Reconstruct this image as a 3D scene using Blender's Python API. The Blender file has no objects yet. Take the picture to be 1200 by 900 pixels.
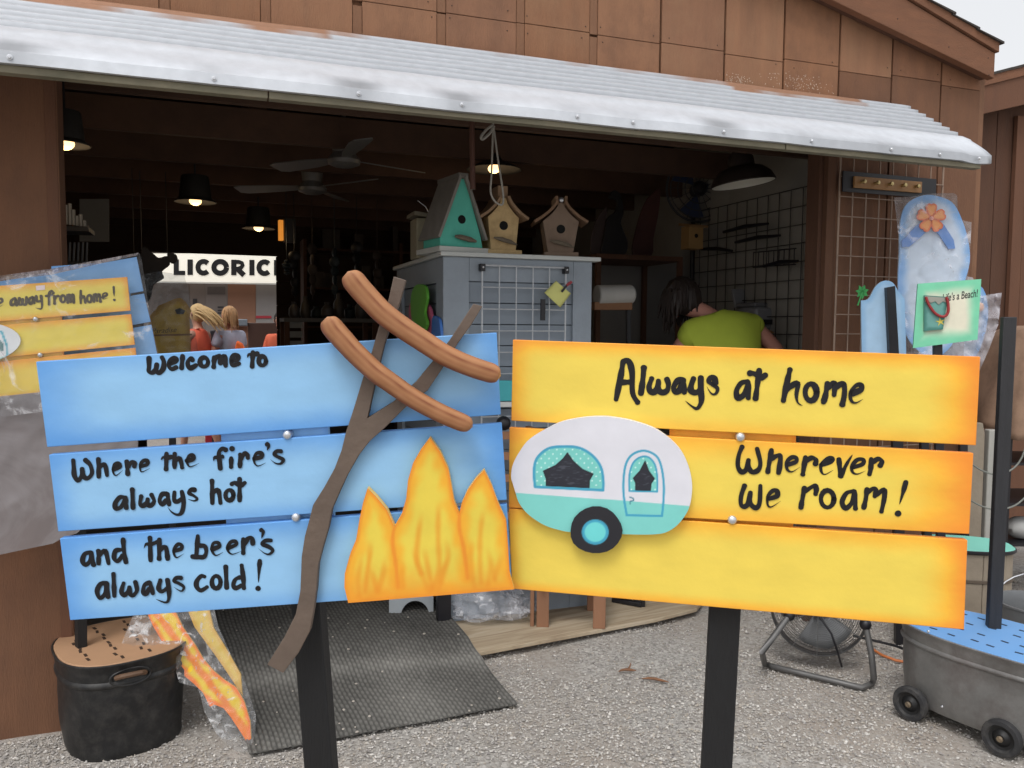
import bpy, math, random
import numpy as np
from mathutils import Vector, Matrix, noise
from mathutils.geometry import delaunay_2d_cdt
R = math.radians
random.seed(7)
scn = bpy.context.scene
col = scn.collection

# ---------------------------------------------------------------- camera
F_PX, CAM_H, PITCH, ROLL = 950.0, 1.45, R(4.0), 0.007      # focal length and picture points in pixels of the 1200 x 900 photograph
FW = Vector((0, math.cos(PITCH), -math.sin(PITCH)))
_rt = Vector((1, 0, 0)); _up = _rt.cross(FW)
RT = _rt * math.cos(ROLL) + _up * math.sin(ROLL)
UP = _up * math.cos(ROLL) - _rt * math.sin(ROLL)
EYE = Vector((0, 0, CAM_H))
cd = bpy.data.cameras.new("camera"); cam = bpy.data.objects.new("camera", cd); col.objects.link(cam)
cam.matrix_world = Matrix.Translation(EYE) @ Matrix((RT, UP, -FW)).transposed().to_4x4()
cd.sensor_width = 36; cd.lens = 36 * F_PX / 1200; cd.clip_start = 0.05; cd.clip_end = 500
scn.camera = cam

# ---------------------------------------------------------------- sky, sun, exposure
SUN_EL, SUN_AZ = R(58), R(200)          # high, behind the camera, veiled by cloud
world = bpy.data.worlds.new("World"); scn.world = world; world.use_nodes = True
wn = world.node_tree; wn.nodes.clear()
sky = wn.nodes.new("ShaderNodeTexSky"); sky.sky_type = 'NISHITA'; sky.sun_disc = False
sky.sun_elevation = SUN_EL; sky.sun_rotation = SUN_AZ; sky.air_density = 1.0; sky.dust_density = 6.0; sky.ozone_density = 1.0
hs = wn.nodes.new("ShaderNodeHueSaturation"); hs.inputs["Saturation"].default_value = 0.16
bg = wn.nodes.new("ShaderNodeBackground"); bg.inputs["Strength"].default_value = 0.15
wo = wn.nodes.new("ShaderNodeOutputWorld")
hs.inputs["Value"].default_value = 1.25
veil = wn.nodes.new("ShaderNodeMix"); veil.data_type = 'RGBA'; veil.inputs[0].default_value = 0.5; veil.inputs[7].default_value = (8.6, 8.75, 9.0, 1)   # even cloud veil
wn.links.new(sky.outputs[0], hs.inputs["Color"]); wn.links.new(hs.outputs[0], veil.inputs[6]); wn.links.new(veil.outputs[2], bg.inputs["Color"]); wn.links.new(bg.outputs[0], wo.inputs["Surface"])
sd = bpy.data.lights.new("sun", 'SUN'); sd.energy = 1.0; sd.angle = R(18); sd.color = (1, 0.97, 0.93)
sun = bpy.data.objects.new("sun", sd); col.objects.link(sun)
_sdir = Vector((math.sin(SUN_AZ) * math.cos(SUN_EL), math.cos(SUN_AZ) * math.cos(SUN_EL), math.sin(SUN_EL)))
sun.rotation_euler = _sdir.to_track_quat('Z', 'Y').to_euler(); sun.location = (0, -5, 8)
scn.view_settings.view_transform = 'Standard'; scn.view_settings.look = 'None'
scn.view_settings.exposure = -0.12; scn.view_settings.gamma = 1.0
scn.cycles.max_bounces = 7; scn.cycles.transparent_max_bounces = 16

# ---------------------------------------------------------------- frames
def ray(x, y): return FW + RT * ((x - 600) / F_PX) + UP * ((450 - y) / F_PX)
class Fr:                                # a plane in the place: origin, right, up, normal towards the yard
    def __init__(s, o, ex, n):
        s.o = Vector(o); s.n = Vector(n).normalized(); s.ex = Vector(ex); s.ex = (s.ex - s.n * s.ex.dot(s.n)).normalized(); s.ey = s.n.cross(s.ex)
    def hit(s, x, y, off=0.0):
        r = ray(x, y); return EYE + r * ((s.o + s.n * off - EYE).dot(s.n) / r.dot(s.n))
    def loc(s, p): q = p - s.o; return (q.dot(s.ex), q.dot(s.ey), q.dot(s.n))
    def w(s, a, b, c=0.0): return s.o + s.ex * a + s.ey * b + s.n * c
def ground(x, y, z=0.0):
    r = ray(x, y); return EYE + r * ((z - CAM_H) / r.z)
P0 = ground(0, 866)
BU = Vector((math.sin(R(70)), math.cos(R(70)), 0)); BN = Vector((math.cos(R(70)), -math.sin(R(70)), 0)); ZZ = Vector((0, 0, 1))
def B(u, d, z): return P0 + BU * u + BN * d + ZZ * z     # building frame: along the front, out towards the yard, up
FB = Fr(P0, BU, BN)
BMAT = Matrix((BU, -BN, ZZ)).transposed()                # columns: along, inwards, up
def bu(x, y, d=0.0): p = FB.hit(x, y, d); return FB.loc(p)[0], p.z
def rotz(a): return Matrix.Rotation(a, 3, 'Z')

# ---------------------------------------------------------------- geometry collector
class G:
    def __init__(s): s.v = []; s.f = []; s.c = None; s.uv = None
    def add(s, vs, fs):
        b = len(s.v); s.v += [Vector(p) for p in vs]; s.f += [tuple(i + b for i in f) for f in fs]; return s
    def box(s, c, size, rot=None):
        c = Vector(c); hx, hy, hz = size[0] / 2, size[1] / 2, size[2] / 2
        vs = [Vector((x, y, z)) for x in (-hx, hx) for y in (-hy, hy) for z in (-hz, hz)]
        if rot is not None: vs = [rot @ p for p in vs]
        return s.add([c + p for p in vs], [(0, 1, 3, 2), (4, 6, 7, 5), (0, 4, 5, 1), (2, 3, 7, 6), (0, 2, 6, 4), (1, 5, 7, 3)])
    def bbox(s, u0, u1, d0, d1, z0, z1):                 # box in the building frame
        vs = [B(u, d, z) for u in (u0, u1) for d in (d1, d0) for z in (z0, z1)]
        return s.add(vs, [(0, 1, 3, 2), (4, 6, 7, 5), (0, 4, 5, 1), (2, 3, 7, 6), (0, 2, 6, 4), (1, 5, 7, 3)])
    def beam(s, a, b, w, h, up=ZZ):                      # rectangular bar from a to b
        a, b = Vector(a), Vector(b); t = (b - a).normalized(); x = t.cross(up)
        if x.length < 1e-4: x = t.cross(Vector((0, 1, 0)))
        x.normalize(); y = x.cross(t)
        vs = [p + x * i * w / 2 + y * j * h / 2 for p in (a, b) for i, j in ((-1, -1), (1, -1), (1, 1), (-1, 1))]
        return s.add(vs, [(3, 2, 1, 0), (4, 5, 6, 7), (0, 1, 5, 4), (1, 2, 6, 5), (2, 3, 7, 6), (3, 0, 4, 7)])
    def tube(s, pts, r, n=8, caps=True):
        pts = [Vector(p) for p in pts]; rs = r if isinstance(r, (list, tuple)) else [r] * len(pts)
        b = len(s.v); ref = None
        for i, p in enumerate(pts):
            t = (pts[min(i + 1, len(pts) - 1)] - pts[max(i - 1, 0)]).normalized()
            if ref is None:
                ref = Vector((0, 0, 1)) if abs(t.z) < .9 else Vector((1, 0, 0))
            x = t.cross(ref)
            if x.length < 1e-5: x = t.orthogonal()
            x.normalize(); ref = x.cross(t)
            for k in range(n):
                a = 2 * math.pi * k / n; s.v.append(p + (x * math.cos(a) + ref * math.sin(a)) * rs[i])
        m = len(pts)
        for i in range(m - 1):
            for k in range(n):
                k2 = (k + 1) % n; s.f.append((b + i * n + k2, b + i * n + k, b + (i + 1) * n + k, b + (i + 1) * n + k2))
        if caps: s.f.append(tuple(b + k for k in range(n))); s.f.append(tuple(b + (m - 1) * n + k for k in reversed(range(n))))
        return s
    def lathe(s, prof, o, n=24, M=None, ell=(1, 1), close=False):   # profile of (radius, height) about z
        o = Vector(o); b = len(s.v)
        for r, z in prof:
            for k in range(n):
                a = 2 * math.pi * k / n; p = Vector((r * math.cos(a) * ell[0], r * math.sin(a) * ell[1], z))
                s.v.append(o + (M @ p if M is not None else p))
        for i in range(len(prof) - 1):
            for k in range(n):
                k2 = (k + 1) % n; s.f.append((b + i * n + k, b + i * n + k2, b + (i + 1) * n + k2, b + (i + 1) * n + k))
        if close:
            s.f.append(tuple(b + k for k in reversed(range(n)))); s.f.append(tuple(b + (len(prof) - 1) * n + k for k in range(n)))
        return s
    def ball(s, c, r, n=12, M=None):
        rr = r if isinstance(r, (list, tuple)) else (r, r, r)
        pr = [(max(math.sin(math.pi * i / (n // 2 + 1)), 1e-3), -math.cos(math.pi * i / (n // 2 + 1))) for i in range(n // 2 + 2)]
        b = len(s.v); s.lathe(pr, (0, 0, 0), n)
        for i in range(b, len(s.v)):
            p = Vector((s.v[i].x * rr[0], s.v[i].y * rr[1], s.v[i].z * rr[2])); s.v[i] = Vector(c) + (M @ p if M is not None else p)
        return s
    def extr(s, pts, vec):                               # polygon and its copy moved by vec
        n = len(pts); vec = Vector(vec)
        nrm = Vector((0, 0, 0))
        for i in range(n): nrm += Vector(pts[i]).cross(Vector(pts[(i + 1) % n]))
        if nrm.dot(vec) > 0: pts = list(reversed(pts))
        vs = [Vector(p) for p in pts] + [Vector(p) + vec for p in pts]
        fs = [tuple(range(n)), tuple(reversed(range(n, 2 * n)))]
        fs += [(i, i + n, (i + 1) % n + n, (i + 1) % n) for i in range(n)]
        return s.add(vs, fs)

def thing(name, label, cat, loc, group=None, kind=None):
    o = bpy.data.objects.new(name, None); col.objects.link(o); o.location = loc; o.empty_display_size = .1
    o['label'] = label; o['category'] = cat
    if group: o['group'] = group
    if kind: o['kind'] = kind
    return o
def root_loc(p):
    L = Vector((0, 0, 0))
    while p is not None: L += p.location; p = p.parent
    return L
def mk(name, g, mat, parent=None, smooth=35, bevel=0, label=None, cat=None, group=None, kind=None, loc=None, sub=0, solid=0):
    L = root_loc(parent) if parent else Vector(loc if loc else (0, 0, 0))
    me = bpy.data.meshes.new(name)
    me.from_pydata([tuple(p - L) for p in g.v], [], g.f); me.validate()
    if g.c is not None:
        a = me.color_attributes.new("paint", 'FLOAT_COLOR', 'POINT'); a.data.foreach_set("color", np.array([(*c, 1) for c in g.c], dtype=np.float32).ravel())
    if g.uv is not None:
        uvl = me.uv_layers.new(name="UVMap"); li = np.empty(len(me.loops), dtype=np.int32); me.loops.foreach_get("vertex_index", li)
        uvl.data.foreach_set("uv", np.array(g.uv, dtype=np.float32)[li].ravel())
    if smooth: me.shade_smooth(); me.set_sharp_from_angle(angle=R(smooth))
    me.materials.append(mat)
    o = bpy.data.objects.new(name, me); col.objects.link(o)
    if parent: o.parent = parent
    elif loc: o.location = loc
    if bevel:
        m = o.modifiers.new("bevel", 'BEVEL'); m.width = bevel; m.segments = 2; m.limit_method = 'ANGLE'; m.angle_limit = R(40)
    if sub: m = o.modifiers.new("subd", 'SUBSURF'); m.levels = sub; m.render_levels = sub
    if solid: m = o.modifiers.new("solid", 'SOLIDIFY'); m.thickness = solid
    if label: o['label'] = label
    if cat: o['category'] = cat
    if group: o['group'] = group
    if kind: o['kind'] = kind
    return o
def copy_tree(o, parent=None, delta=None):
    c = o.copy(); col.objects.link(c)
    if parent: c.parent = parent
    elif delta is not None: c.location = o.location + Vector(delta)
    for ch in [q for q in bpy.data.objects if q.parent == o]: copy_tree(ch, c)
    return c

# ---------------------------------------------------------------- materials
def lin(c): return tuple(((x / 255) / 12.92 if x / 255 <= 0.04045 else ((x / 255 + 0.055) / 1.055) ** 2.4) for x in c)
def nmat(name):
    m = bpy.data.materials.new(name); m.use_nodes = True; nt = m.node_tree
    return m, nt, nt.nodes["Principled BSDF"], nt.nodes["Material Output"]
def N(nt, t, **kw):
    n = nt.nodes.new(t)
    for k, v in kw.items():
        if k in n.inputs: n.inputs[k].default_value = v
        else: setattr(n, k, v)
    return n
def ramp(nt, stops):
    r = nt.nodes.new("ShaderNodeValToRGB"); e = r.color_ramp.elements
    while len(e) < len(stops): e.new(0.5)
    for i, (p, c) in enumerate(stops): e[i].position = p; e[i].color = (*c, 1) if len(c) == 3 else c
    return r
_mc = {}
def mat(rgb, rough=.6, var=.12, vs=6.0, bump=.15, bs=60.0, metal=0.0, st=(1, 1, 1), dirt=0.0, dirtc=(60, 50, 42), ds=3.0, rot=0.0, spec=.5, emit=None, trans=0.0):
    key = (rgb, rough, var, vs, bump, bs, metal, st, dirt, dirtc, ds, rot, spec, emit, trans)
    if key in _mc: return _mc[key]
    m, nt, p, out = nmat("surface"); c = lin(rgb)
    tc = N(nt, "ShaderNodeTexCoord"); mp = N(nt, "ShaderNodeMapping"); mp.inputs["Scale"].default_value = st; mp.inputs["Rotation"].default_value = (0, 0, rot)
    nt.links.new(tc.outputs["Object"], mp.inputs[0])
    n1 = N(nt, "ShaderNodeTexNoise", Scale=vs, Detail=6.0, Roughness=.65); nt.links.new(mp.outputs[0], n1.inputs["Vector"])
    r1 = ramp(nt, [(.25, tuple(x * (1 - var) for x in c)), (.75, tuple(min(x * (1 + var), 1) for x in c))]); nt.links.new(n1.outputs["Fac"], r1.inputs[0])
    src = r1.outputs[0]
    if dirt > 0:
        n2 = N(nt, "ShaderNodeTexNoise", Scale=ds, Detail=8.0, Roughness=.7); nt.links.new(tc.outputs["Object"], n2.inputs["Vector"])
        r2 = ramp(nt, [(.45, (0, 0, 0)), (.7, (dirt, dirt, dirt))]); nt.links.new(n2.outputs["Fac"], r2.inputs[0])
        mx = N(nt, "ShaderNodeMix", data_type='RGBA'); nt.links.new(r2.outputs[0], mx.inputs[0]); nt.links.new(src, mx.inputs[6]); mx.inputs[7].default_value = (*lin(dirtc), 1); src = mx.outputs[2]
    nt.links.new(src, p.inputs["Base Color"])
    n3 = N(nt, "ShaderNodeTexNoise", Scale=bs, Detail=4.0); nt.links.new(mp.outputs[0], n3.inputs["Vector"])
    mr = N(nt, "ShaderNodeMapRange"); mr.inputs["To Min"].default_value = max(rough - .12, .05); mr.inputs["To Max"].default_value = min(rough + .12, 1); nt.links.new(n1.outputs["Fac"], mr.inputs["Value"]); nt.links.new(mr.outputs[0], p.inputs["Roughness"])
    if bump: bp = N(nt, "ShaderNodeBump", Strength=bump, Distance=.004); nt.links.new(n3.outputs["Fac"], bp.inputs["Height"]); nt.links.new(bp.outputs[0], p.inputs["Normal"])
    p.inputs["Metallic"].default_value = metal; p.inputs["Specular IOR Level"].default_value = spec
    if emit: p.inputs["Emission Color"].default_value = (*lin(emit[0]), 1); p.inputs["Emission Strength"].default_value = emit[1]
    _mc[key] = m; return m
def attr_mat(rough=.5, bump=.08, metal=0.0, bs=80, spec=.4):             # colour painted per vertex (paint that is on the thing)
    m, nt, p, out = nmat("hand_painted"); a = N(nt, "ShaderNodeAttribute", attribute_name="paint")
    n1 = N(nt, "ShaderNodeTexNoise", Scale=25.0, Detail=5.0); mx = N(nt, "ShaderNodeMix", data_type='RGBA', blend_type='MULTIPLY'); mx.inputs[0].default_value = .35
    tc = N(nt, "ShaderNodeTexCoord"); nt.links.new(tc.outputs["Object"], n1.inputs["Vector"])
    r = ramp(nt, [(.3, (.8, .8, .8)), (.7, (1.08, 1.08, 1.08))]); nt.links.new(n1.outputs[0], r.inputs[0])
    nt.links.new(a.outputs["Color"], mx.inputs[6]); nt.links.new(r.outputs[0], mx.inputs[7]); nt.links.new(mx.outputs[2], p.inputs["Base Color"])
    n3 = N(nt, "ShaderNodeTexNoise", Scale=bs); nt.links.new(tc.outputs["Object"], n3.inputs["Vector"]); bp = N(nt, "ShaderNodeBump", Strength=bump, Distance=.003); nt.links.new(n3.outputs[0], bp.inputs["Height"]); nt.links.new(bp.outputs[0], p.inputs["Normal"])
    p.inputs["Roughness"].default_value = rough; p.inputs["Metallic"].default_value = metal; p.inputs["Specular IOR Level"].default_value = spec
    return m
PAINT = attr_mat()
def board_mat(ci, ce, L, Rr, T, Bt, ci2=None, W=5.0):                       # airbrushed board: centre colour fading to edge colour; widths in fractions (0 = none), strengths
    m, nt, p, out = nmat("airbrushed_board"); uv = N(nt, "ShaderNodeUVMap"); sp = N(nt, "ShaderNodeSeparateXYZ"); nt.links.new(uv.outputs[0], sp.inputs[0])
    nz = N(nt, "ShaderNodeTexNoise", Scale=5.0, Detail=3.0); mp = N(nt, "ShaderNodeMapping"); mp.inputs["Scale"].default_value = (W * .5, 1, 1); nt.links.new(uv.outputs[0], mp.inputs[0]); nt.links.new(mp.outputs[0], nz.inputs["Vector"])
    def side(sock, inv, w, s):
        a = N(nt, "ShaderNodeMath", operation='SUBTRACT'); 
        if inv: a.inputs[0].default_value = 1.0; nt.links.new(sock, a.inputs[1])
        else: nt.links.new(sock, a.inputs[0]); a.inputs[1].default_value = 0.0
        q = N(nt, "ShaderNodeMath", operation='MULTIPLY_ADD'); nt.links.new(nz.outputs["Fac"], q.inputs[0]); q.inputs[1].default_value = w * .26; q.inputs[2].default_value = -w * .13
        b = N(nt, "ShaderNodeMath", operation='ADD'); nt.links.new(a.outputs[0], b.inputs[0]); nt.links.new(q.outputs[0], b.inputs[1])
        r = N(nt, "ShaderNodeMapRange", interpolation_type='SMOOTHERSTEP'); r.inputs["From Min"].default_value = -w * .25; r.inputs["From Max"].default_value = w; r.inputs["To Min"].default_value = s; r.inputs["To Max"].default_value = 0.0; nt.links.new(b.outputs[0], r.inputs["Value"]); return r.outputs[0]
    cur = None
    for sock, inv, (w, s) in ((sp.outputs[0], 0, L), (sp.outputs[0], 1, Rr), (sp.outputs[1], 1, T), (sp.outputs[1], 0, Bt)):
        o = side(sock, inv, w, s)
        inv1 = N(nt, "ShaderNodeMath", operation='SUBTRACT'); inv1.inputs[0].default_value = 1.0; nt.links.new(o, inv1.inputs[1]); o = inv1.outputs[0]
        if cur is None: cur = o
        else: x = N(nt, "ShaderNodeMath", operation='MULTIPLY'); nt.links.new(cur, x.inputs[0]); nt.links.new(o, x.inputs[1]); cur = x.outputs[0]
    mid = tuple((a * .45 + b * .55) for a, b in zip(lin(ci), lin(ce)))
    r = ramp(nt, [(0, lin(ce)), (.45, mid if ci2 is None else lin(ci2)), (1, lin(ci))]); nt.links.new(cur, r.inputs[0])
    n2 = N(nt, "ShaderNodeTexNoise", Scale=3.0, Detail=6.0); nt.links.new(mp.outputs[0], n2.inputs["Vector"]); r2 = ramp(nt, [(.3, (.93, .93, .93)), (.7, (1.04, 1.04, 1.04))]); nt.links.new(n2.outputs[0], r2.inputs[0])
    mx = N(nt, "ShaderNodeMix", data_type='RGBA', blend_type='MULTIPLY'); mx.inputs[0].default_value = 1; nt.links.new(r.outputs[0], mx.inputs[6]); nt.links.new(r2.outputs[0], mx.inputs[7]); nt.links.new(mx.outputs[2], p.inputs["Base Color"])
    tc = N(nt, "ShaderNodeTexCoord"); n3 = N(nt, "ShaderNodeTexNoise", Scale=130.0); nt.links.new(tc.outputs["Object"], n3.inputs["Vector"]); bp = N(nt, "ShaderNodeBump", Strength=.12, Distance=.002); nt.links.new(n3.outputs[0], bp.inputs["Height"]); nt.links.new(bp.outputs[0], p.inputs["Normal"])
    p.inputs["Roughness"].default_value = .5; p.inputs["Specular IOR Level"].default_value = .35
    return m
def film_mat(op=.12, tint=(235, 238, 240), streak=.55, sc=9.0, bst=.35):              # clear plastic film with pale creases
    m, nt, p, out = nmat("plastic_film"); tc = N(nt, "ShaderNodeTexCoord")
    n1 = N(nt, "ShaderNodeTexNoise", Scale=sc, Detail=7.0, Roughness=.6, Distortion=1.6); nt.links.new(tc.outputs["Object"], n1.inputs["Vector"])
    r = ramp(nt, [(.40, (op, op, op)), (.56, (op * 1.4, op * 1.4, op * 1.4)), (.66, (streak, streak, streak)), (.72, (op, op, op))]); nt.links.new(n1.outputs["Fac"], r.inputs[0])
    tr = N(nt, "ShaderNodeBsdfTransparent"); tr.inputs[0].default_value = (.95, .96, .97, 1); mx = N(nt, "ShaderNodeMixShader")
    p.inputs["Base Color"].default_value = (*lin(tint), 1); p.inputs["Roughness"].default_value = .25; p.inputs["Specular IOR Level"].default_value = .8
    bp = N(nt, "ShaderNodeBump", Strength=bst, Distance=.01); nt.links.new(n1.outputs["Fac"], bp.inputs["Height"]); nt.links.new(bp.outputs[0], p.inputs["Normal"])
    nt.links.new(r.outputs[0], mx.inputs[0]); nt.links.new(tr.outputs[0], mx.inputs[1]); nt.links.new(p.outputs[0], mx.inputs[2]); nt.links.new(mx.outputs[0], out.inputs["Surface"])
    return m

WOOD_BROWN = mat((128, 92, 68), .85, .16, 5, .55, 90, st=(3, 3, .5), dirt=.35, dirtc=(96, 64, 46), ds=4)
WOOD_BROWN2 = mat((122, 83, 60), .85, .15, 7, .6, 110, st=(.6, .6, 4), dirt=.3, dirtc=(90, 60, 44), ds=5)
BROWN_DARK = mat((86, 58, 43), .9, .18, 5, .5, 60, st=(3, 3, .6))
RAFTER = mat((84, 61, 48), .9, .25, 5, .4, 50)
BLACKWOOD = mat((17, 17, 19), .7, .35, 20, .5, 120, st=(3, 3, .35))
BLACKPAINT = mat((26, 25, 30), .45, .1, 20, .05)
SHINGLE = mat((62, 56, 52), .95, .3, 40, .8, 90)
STEEL = mat((206, 208, 212), .28, .1, 20, .1, metal=.75)
WIRE = mat((120, 112, 108), .5, .25, 30, .1, metal=.5)
WIREDK = mat((38, 36, 36), .6, .2, 30, .1)
WHITE = mat((226, 226, 228), .55, .04, 6, .1)
# ================================================================ brush lettering and cut-outs
def cr(pts, seg=5, closed=False):                       # Catmull-Rom
    P = [Vector((*p[:2], 0)) for p in pts]
    if len(P) < 3 and not closed: 
        return [P[0].lerp(P[1], i / seg).to_2d() for i in range(seg + 1)]
    out = []; n = len(P)
    rng = range(n) if closed else range(n - 1)
    for i in rng:
        a, b, c, d = (P[(i - 1) % n], P[i], P[(i + 1) % n], P[(i + 2) % n]) if closed else (P[max(i - 1, 0)], P[i], P[i + 1], P[min(i + 2, n - 1)])
        for k in range(seg):
            t = k / seg
            out.append((0.5 * ((2 * b) + (c - a) * t + (2 * a - 5 * b + 4 * c - d) * t * t + (3 * b - a - 3 * c + d) * t ** 3)).to_2d())
    if not closed: out.append(P[-1].to_2d())
    return out
_k = [0]
def brush(g, fr, org, sc, w, strokes, off):
    """strokes: point lists in a local grid; ('o', cx, cy, rx, ry) ring; ('.', x, y) dot; ('t', pts) tapering tail"""
    ex = fr.ex; ey = fr.ey
    for s in strokes:
        _k[0] += 1; o = off + (_k[0] % 40) * .00002
        taper = 0
        if s[0] == 'o':
            _, cx, cy, rx, ry = s; pts = [(cx + rx * math.cos(a * math.pi / 8), cy + ry * math.sin(a * math.pi / 8)) for a in range(17)]; cv = [Vector(p) for p in pts]
        elif s[0] == '.': cv = [Vector((s[1], s[2])), Vector((s[1] + w * .12, s[2] + w * .1))]
        elif s[0] == 't': cv = cr(s[1]); taper = 1
        else: cv = cr(s)
        P = [fr.hit(org[0] + p[0] / sc, org[1] + p[1] / sc, o) for p in cv]
        ww = (fr.hit(org[0] + w / sc, org[1], o) - fr.hit(org[0], org[1], o)).length / 2 * 1.17
        m = len(P); b = len(g.v); L = []; Rr = []
        for i, p in enumerate(P):
            t = (P[min(i + 1, m - 1)] - P[max(i - 1, 0)])
            if t.length < 1e-7: t = ex.copy()
            t.normalize(); nn = fr.n.cross(t); f = i / (m - 1)
            a = ww * (1 + .13 * math.sin(7.3 * f + _k[0] * 1.7) + .06 * math.sin(19 * f + _k[0]))
            if taper: a *= max(1.0 - f ** 2.2, .06)
            if s[0] == '.': a *= 1.15
            L.append(p + nn * a); Rr.append(p - nn * a)
        g.add(L + Rr, [(i, m + i, m + i + 1, i + 1) for i in range(m - 1)])
        for end, sg in ((0, -1), (m - 1, 1)):
            if taper and end: continue
            c = P[end]; a = (L[end] - Rr[end]).length / 2; nn = (L[end] - Rr[end]).normalized(); t = nn.cross(fr.n) * 1.0
            if (P[min(end + 1, m - 1)] - P[max(end - 1, 0)]).dot(t) * sg < 0: t = -t
            cap = [c + nn * a * math.cos(q * math.pi / 8) + t * a * math.sin(q * math.pi / 8) * .9 for q in range(9)]
            g.add(cap, [tuple(range(9))] if sg == -1 else [tuple(reversed(range(9)))])
    return g
INK = mat((25, 24, 27), .5, .45, 30, .03, 200, spec=.3)

def inpoly(poly, X, Y):
    c = np.zeros(X.shape, bool); n = len(poly)
    for i in range(n):
        x1, y1 = poly[i]; x2, y2 = poly[(i + 1) % n]
        m = ((y1 > Y) != (y2 > Y)); xi = (x2 - x1) * (Y - y1) / ((y2 - y1) if y2 != y1 else 1e-9) + x1; c ^= m & (X < xi)
    return c
def dseg(X, Y, line, closed=False):
    n = len(line); D = np.full(X.shape, 1e9)
    for i in range(n if closed else n - 1):
        x1, y1 = line[i]; x2, y2 = line[(i + 1) % n]; dx, dy = x2 - x1, y2 - y1; q = dx * dx + dy * dy + 1e-9
        t = np.clip(((X - x1) * dx + (Y - y1) * dy) / q, 0, 1); D = np.minimum(D, np.hypot(X - x1 - t * dx, Y - y1 - t * dy))
    return D
def plate(fr, outline, off, th, fn, sp=3.0, edge=None, side_col=None, disp=None):
    """cut-out board: dense front face with painted colours fn(X, Y, distance to edge) -> Nx3 (sRGB 0..255), thickness th backwards"""
    P = [tuple(p) for p in outline]; n = len(P)
    xs = [p[0] for p in P]; ys = [p[1] for p in P]
    X, Y = np.meshgrid(np.arange(min(xs), max(xs), sp), np.arange(min(ys), max(ys), sp)); X = X.ravel() + .13; Y = Y.ravel() + .17
    k = inpoly(P, X, Y); X = X[k]; Y = Y[k]; D = dseg(X, Y, P, True); k = D > sp * .45; X = X[k]; Y = Y[k]
    pts = [Vector(p) for p in P] + [Vector((a, b)) for a, b in zip(X, Y)]
    v2, _, tr, _, _, _ = delaunay_2d_cdt(pts, [], [list(range(n))], 1, 1e-5)
    VX = np.array([p.x for p in v2]); VY = np.array([p.y for p in v2]); VD = dseg(VX, VY, P, True)
    c = np.array(fn(VX, VY, VD), dtype=float)
    g = G(); offs = np.full(VX.shape, 0.0) if disp is None else disp(VX, VY, VD)
    front = [fr.hit(x, y, off + o) for x, y, o in zip(VX, VY, offs)]
    t0 = tr[0]; a = (front[t0[1]] - front[t0[0]]).cross(front[t0[2]] - front[t0[0]])
    flip = a.dot(fr.n) < 0
    g.add(front, [tuple(reversed(t)) if flip else tuple(t) for t in tr])
    g.c = [tuple(lin(x)) for x in np.clip(c, 0, 255)]
    if th:
        sc = side_col or None; ring = [fr.hit(x, y, off) for x, y in P]; b = len(g.v)
        g.add(ring + [p - fr.n * th for p in ring], [(i, (i + 1) % n, (i + 1) % n + n, i + n) for i in range(n)] + [tuple(range(n, 2 * n))])
        cc = np.array(fn(np.array(xs, float), np.array(ys, float), np.zeros(n)), dtype=float)
        cs = [tuple(lin(sc)) if sc else tuple(lin(x)) for x in np.clip(cc, 0, 255)]
        g.c += cs + cs
    return g
def mixc(a, b, t): a = np.array(a, float); b = np.array(b, float); t = np.clip(t, 0, 1)[:, None]; return a * (1 - t) + b * t
def sst(x, a, b): t = np.clip((x - a) / (b - a), 0, 1); return t * t * (3 - 2 * t)
def board(fr, q, th, off, material, parent, name='board'):          # q: corners TL TR BR BL
    g = G(); A = [fr.hit(x, y, off) for x, y in q]; Bk = [p - fr.n * th for p in A]
    g.add(A + Bk, [(3, 2, 1, 0), (4, 5, 6, 7), (0, 1, 5, 4), (1, 2, 6, 5), (2, 3, 7, 6), (3, 0, 4, 7)])
    g.uv = [(0, 1), (1, 1), (1, 0), (0, 0)] * 2
    return mk(name, g, material, parent, bevel=.0009)
def bolt(fr, x, y, off, parent, r=.0058):
    g = G(); c = fr.hit(x, y, off); M = Matrix((fr.ex, fr.ey, fr.n)).transposed()
    g.lathe([(r, -.011), (r, 0), (r, r * .25), (r * .85, r * .62), (r * .5, r * .86), (.0001, r * .92)], c, 16, M)
    mk('bolt', g, STEEL, parent)
def post(fr, top, a, b, off, w, material, parent, name='post', zend=-.15):
    A = fr.hit(*a, off); Bb = fr.hit(*b, off); T = fr.hit(*top, off); d = (Bb - A).normalized(); t = (T - A).dot(d)
    T = A + d * t; E = T + d * ((zend - T.z) / d.z)
    g = G(); x = fr.n.cross(d).normalized(); y = fr.n
    vs = [p + x * i * w / 2 + y * j * w / 2 for p in (T, E) for i, j in ((-1, -1), (1, -1), (1, 1), (-1, 1))]
    g.add(vs, [(3, 2, 1, 0), (4, 5, 6, 7), (0, 1, 5, 4), (1, 2, 6, 5), (2, 3, 7, 6), (3, 0, 4, 7)])
    mk(name, g, material, parent, bevel=.002); return E

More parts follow.
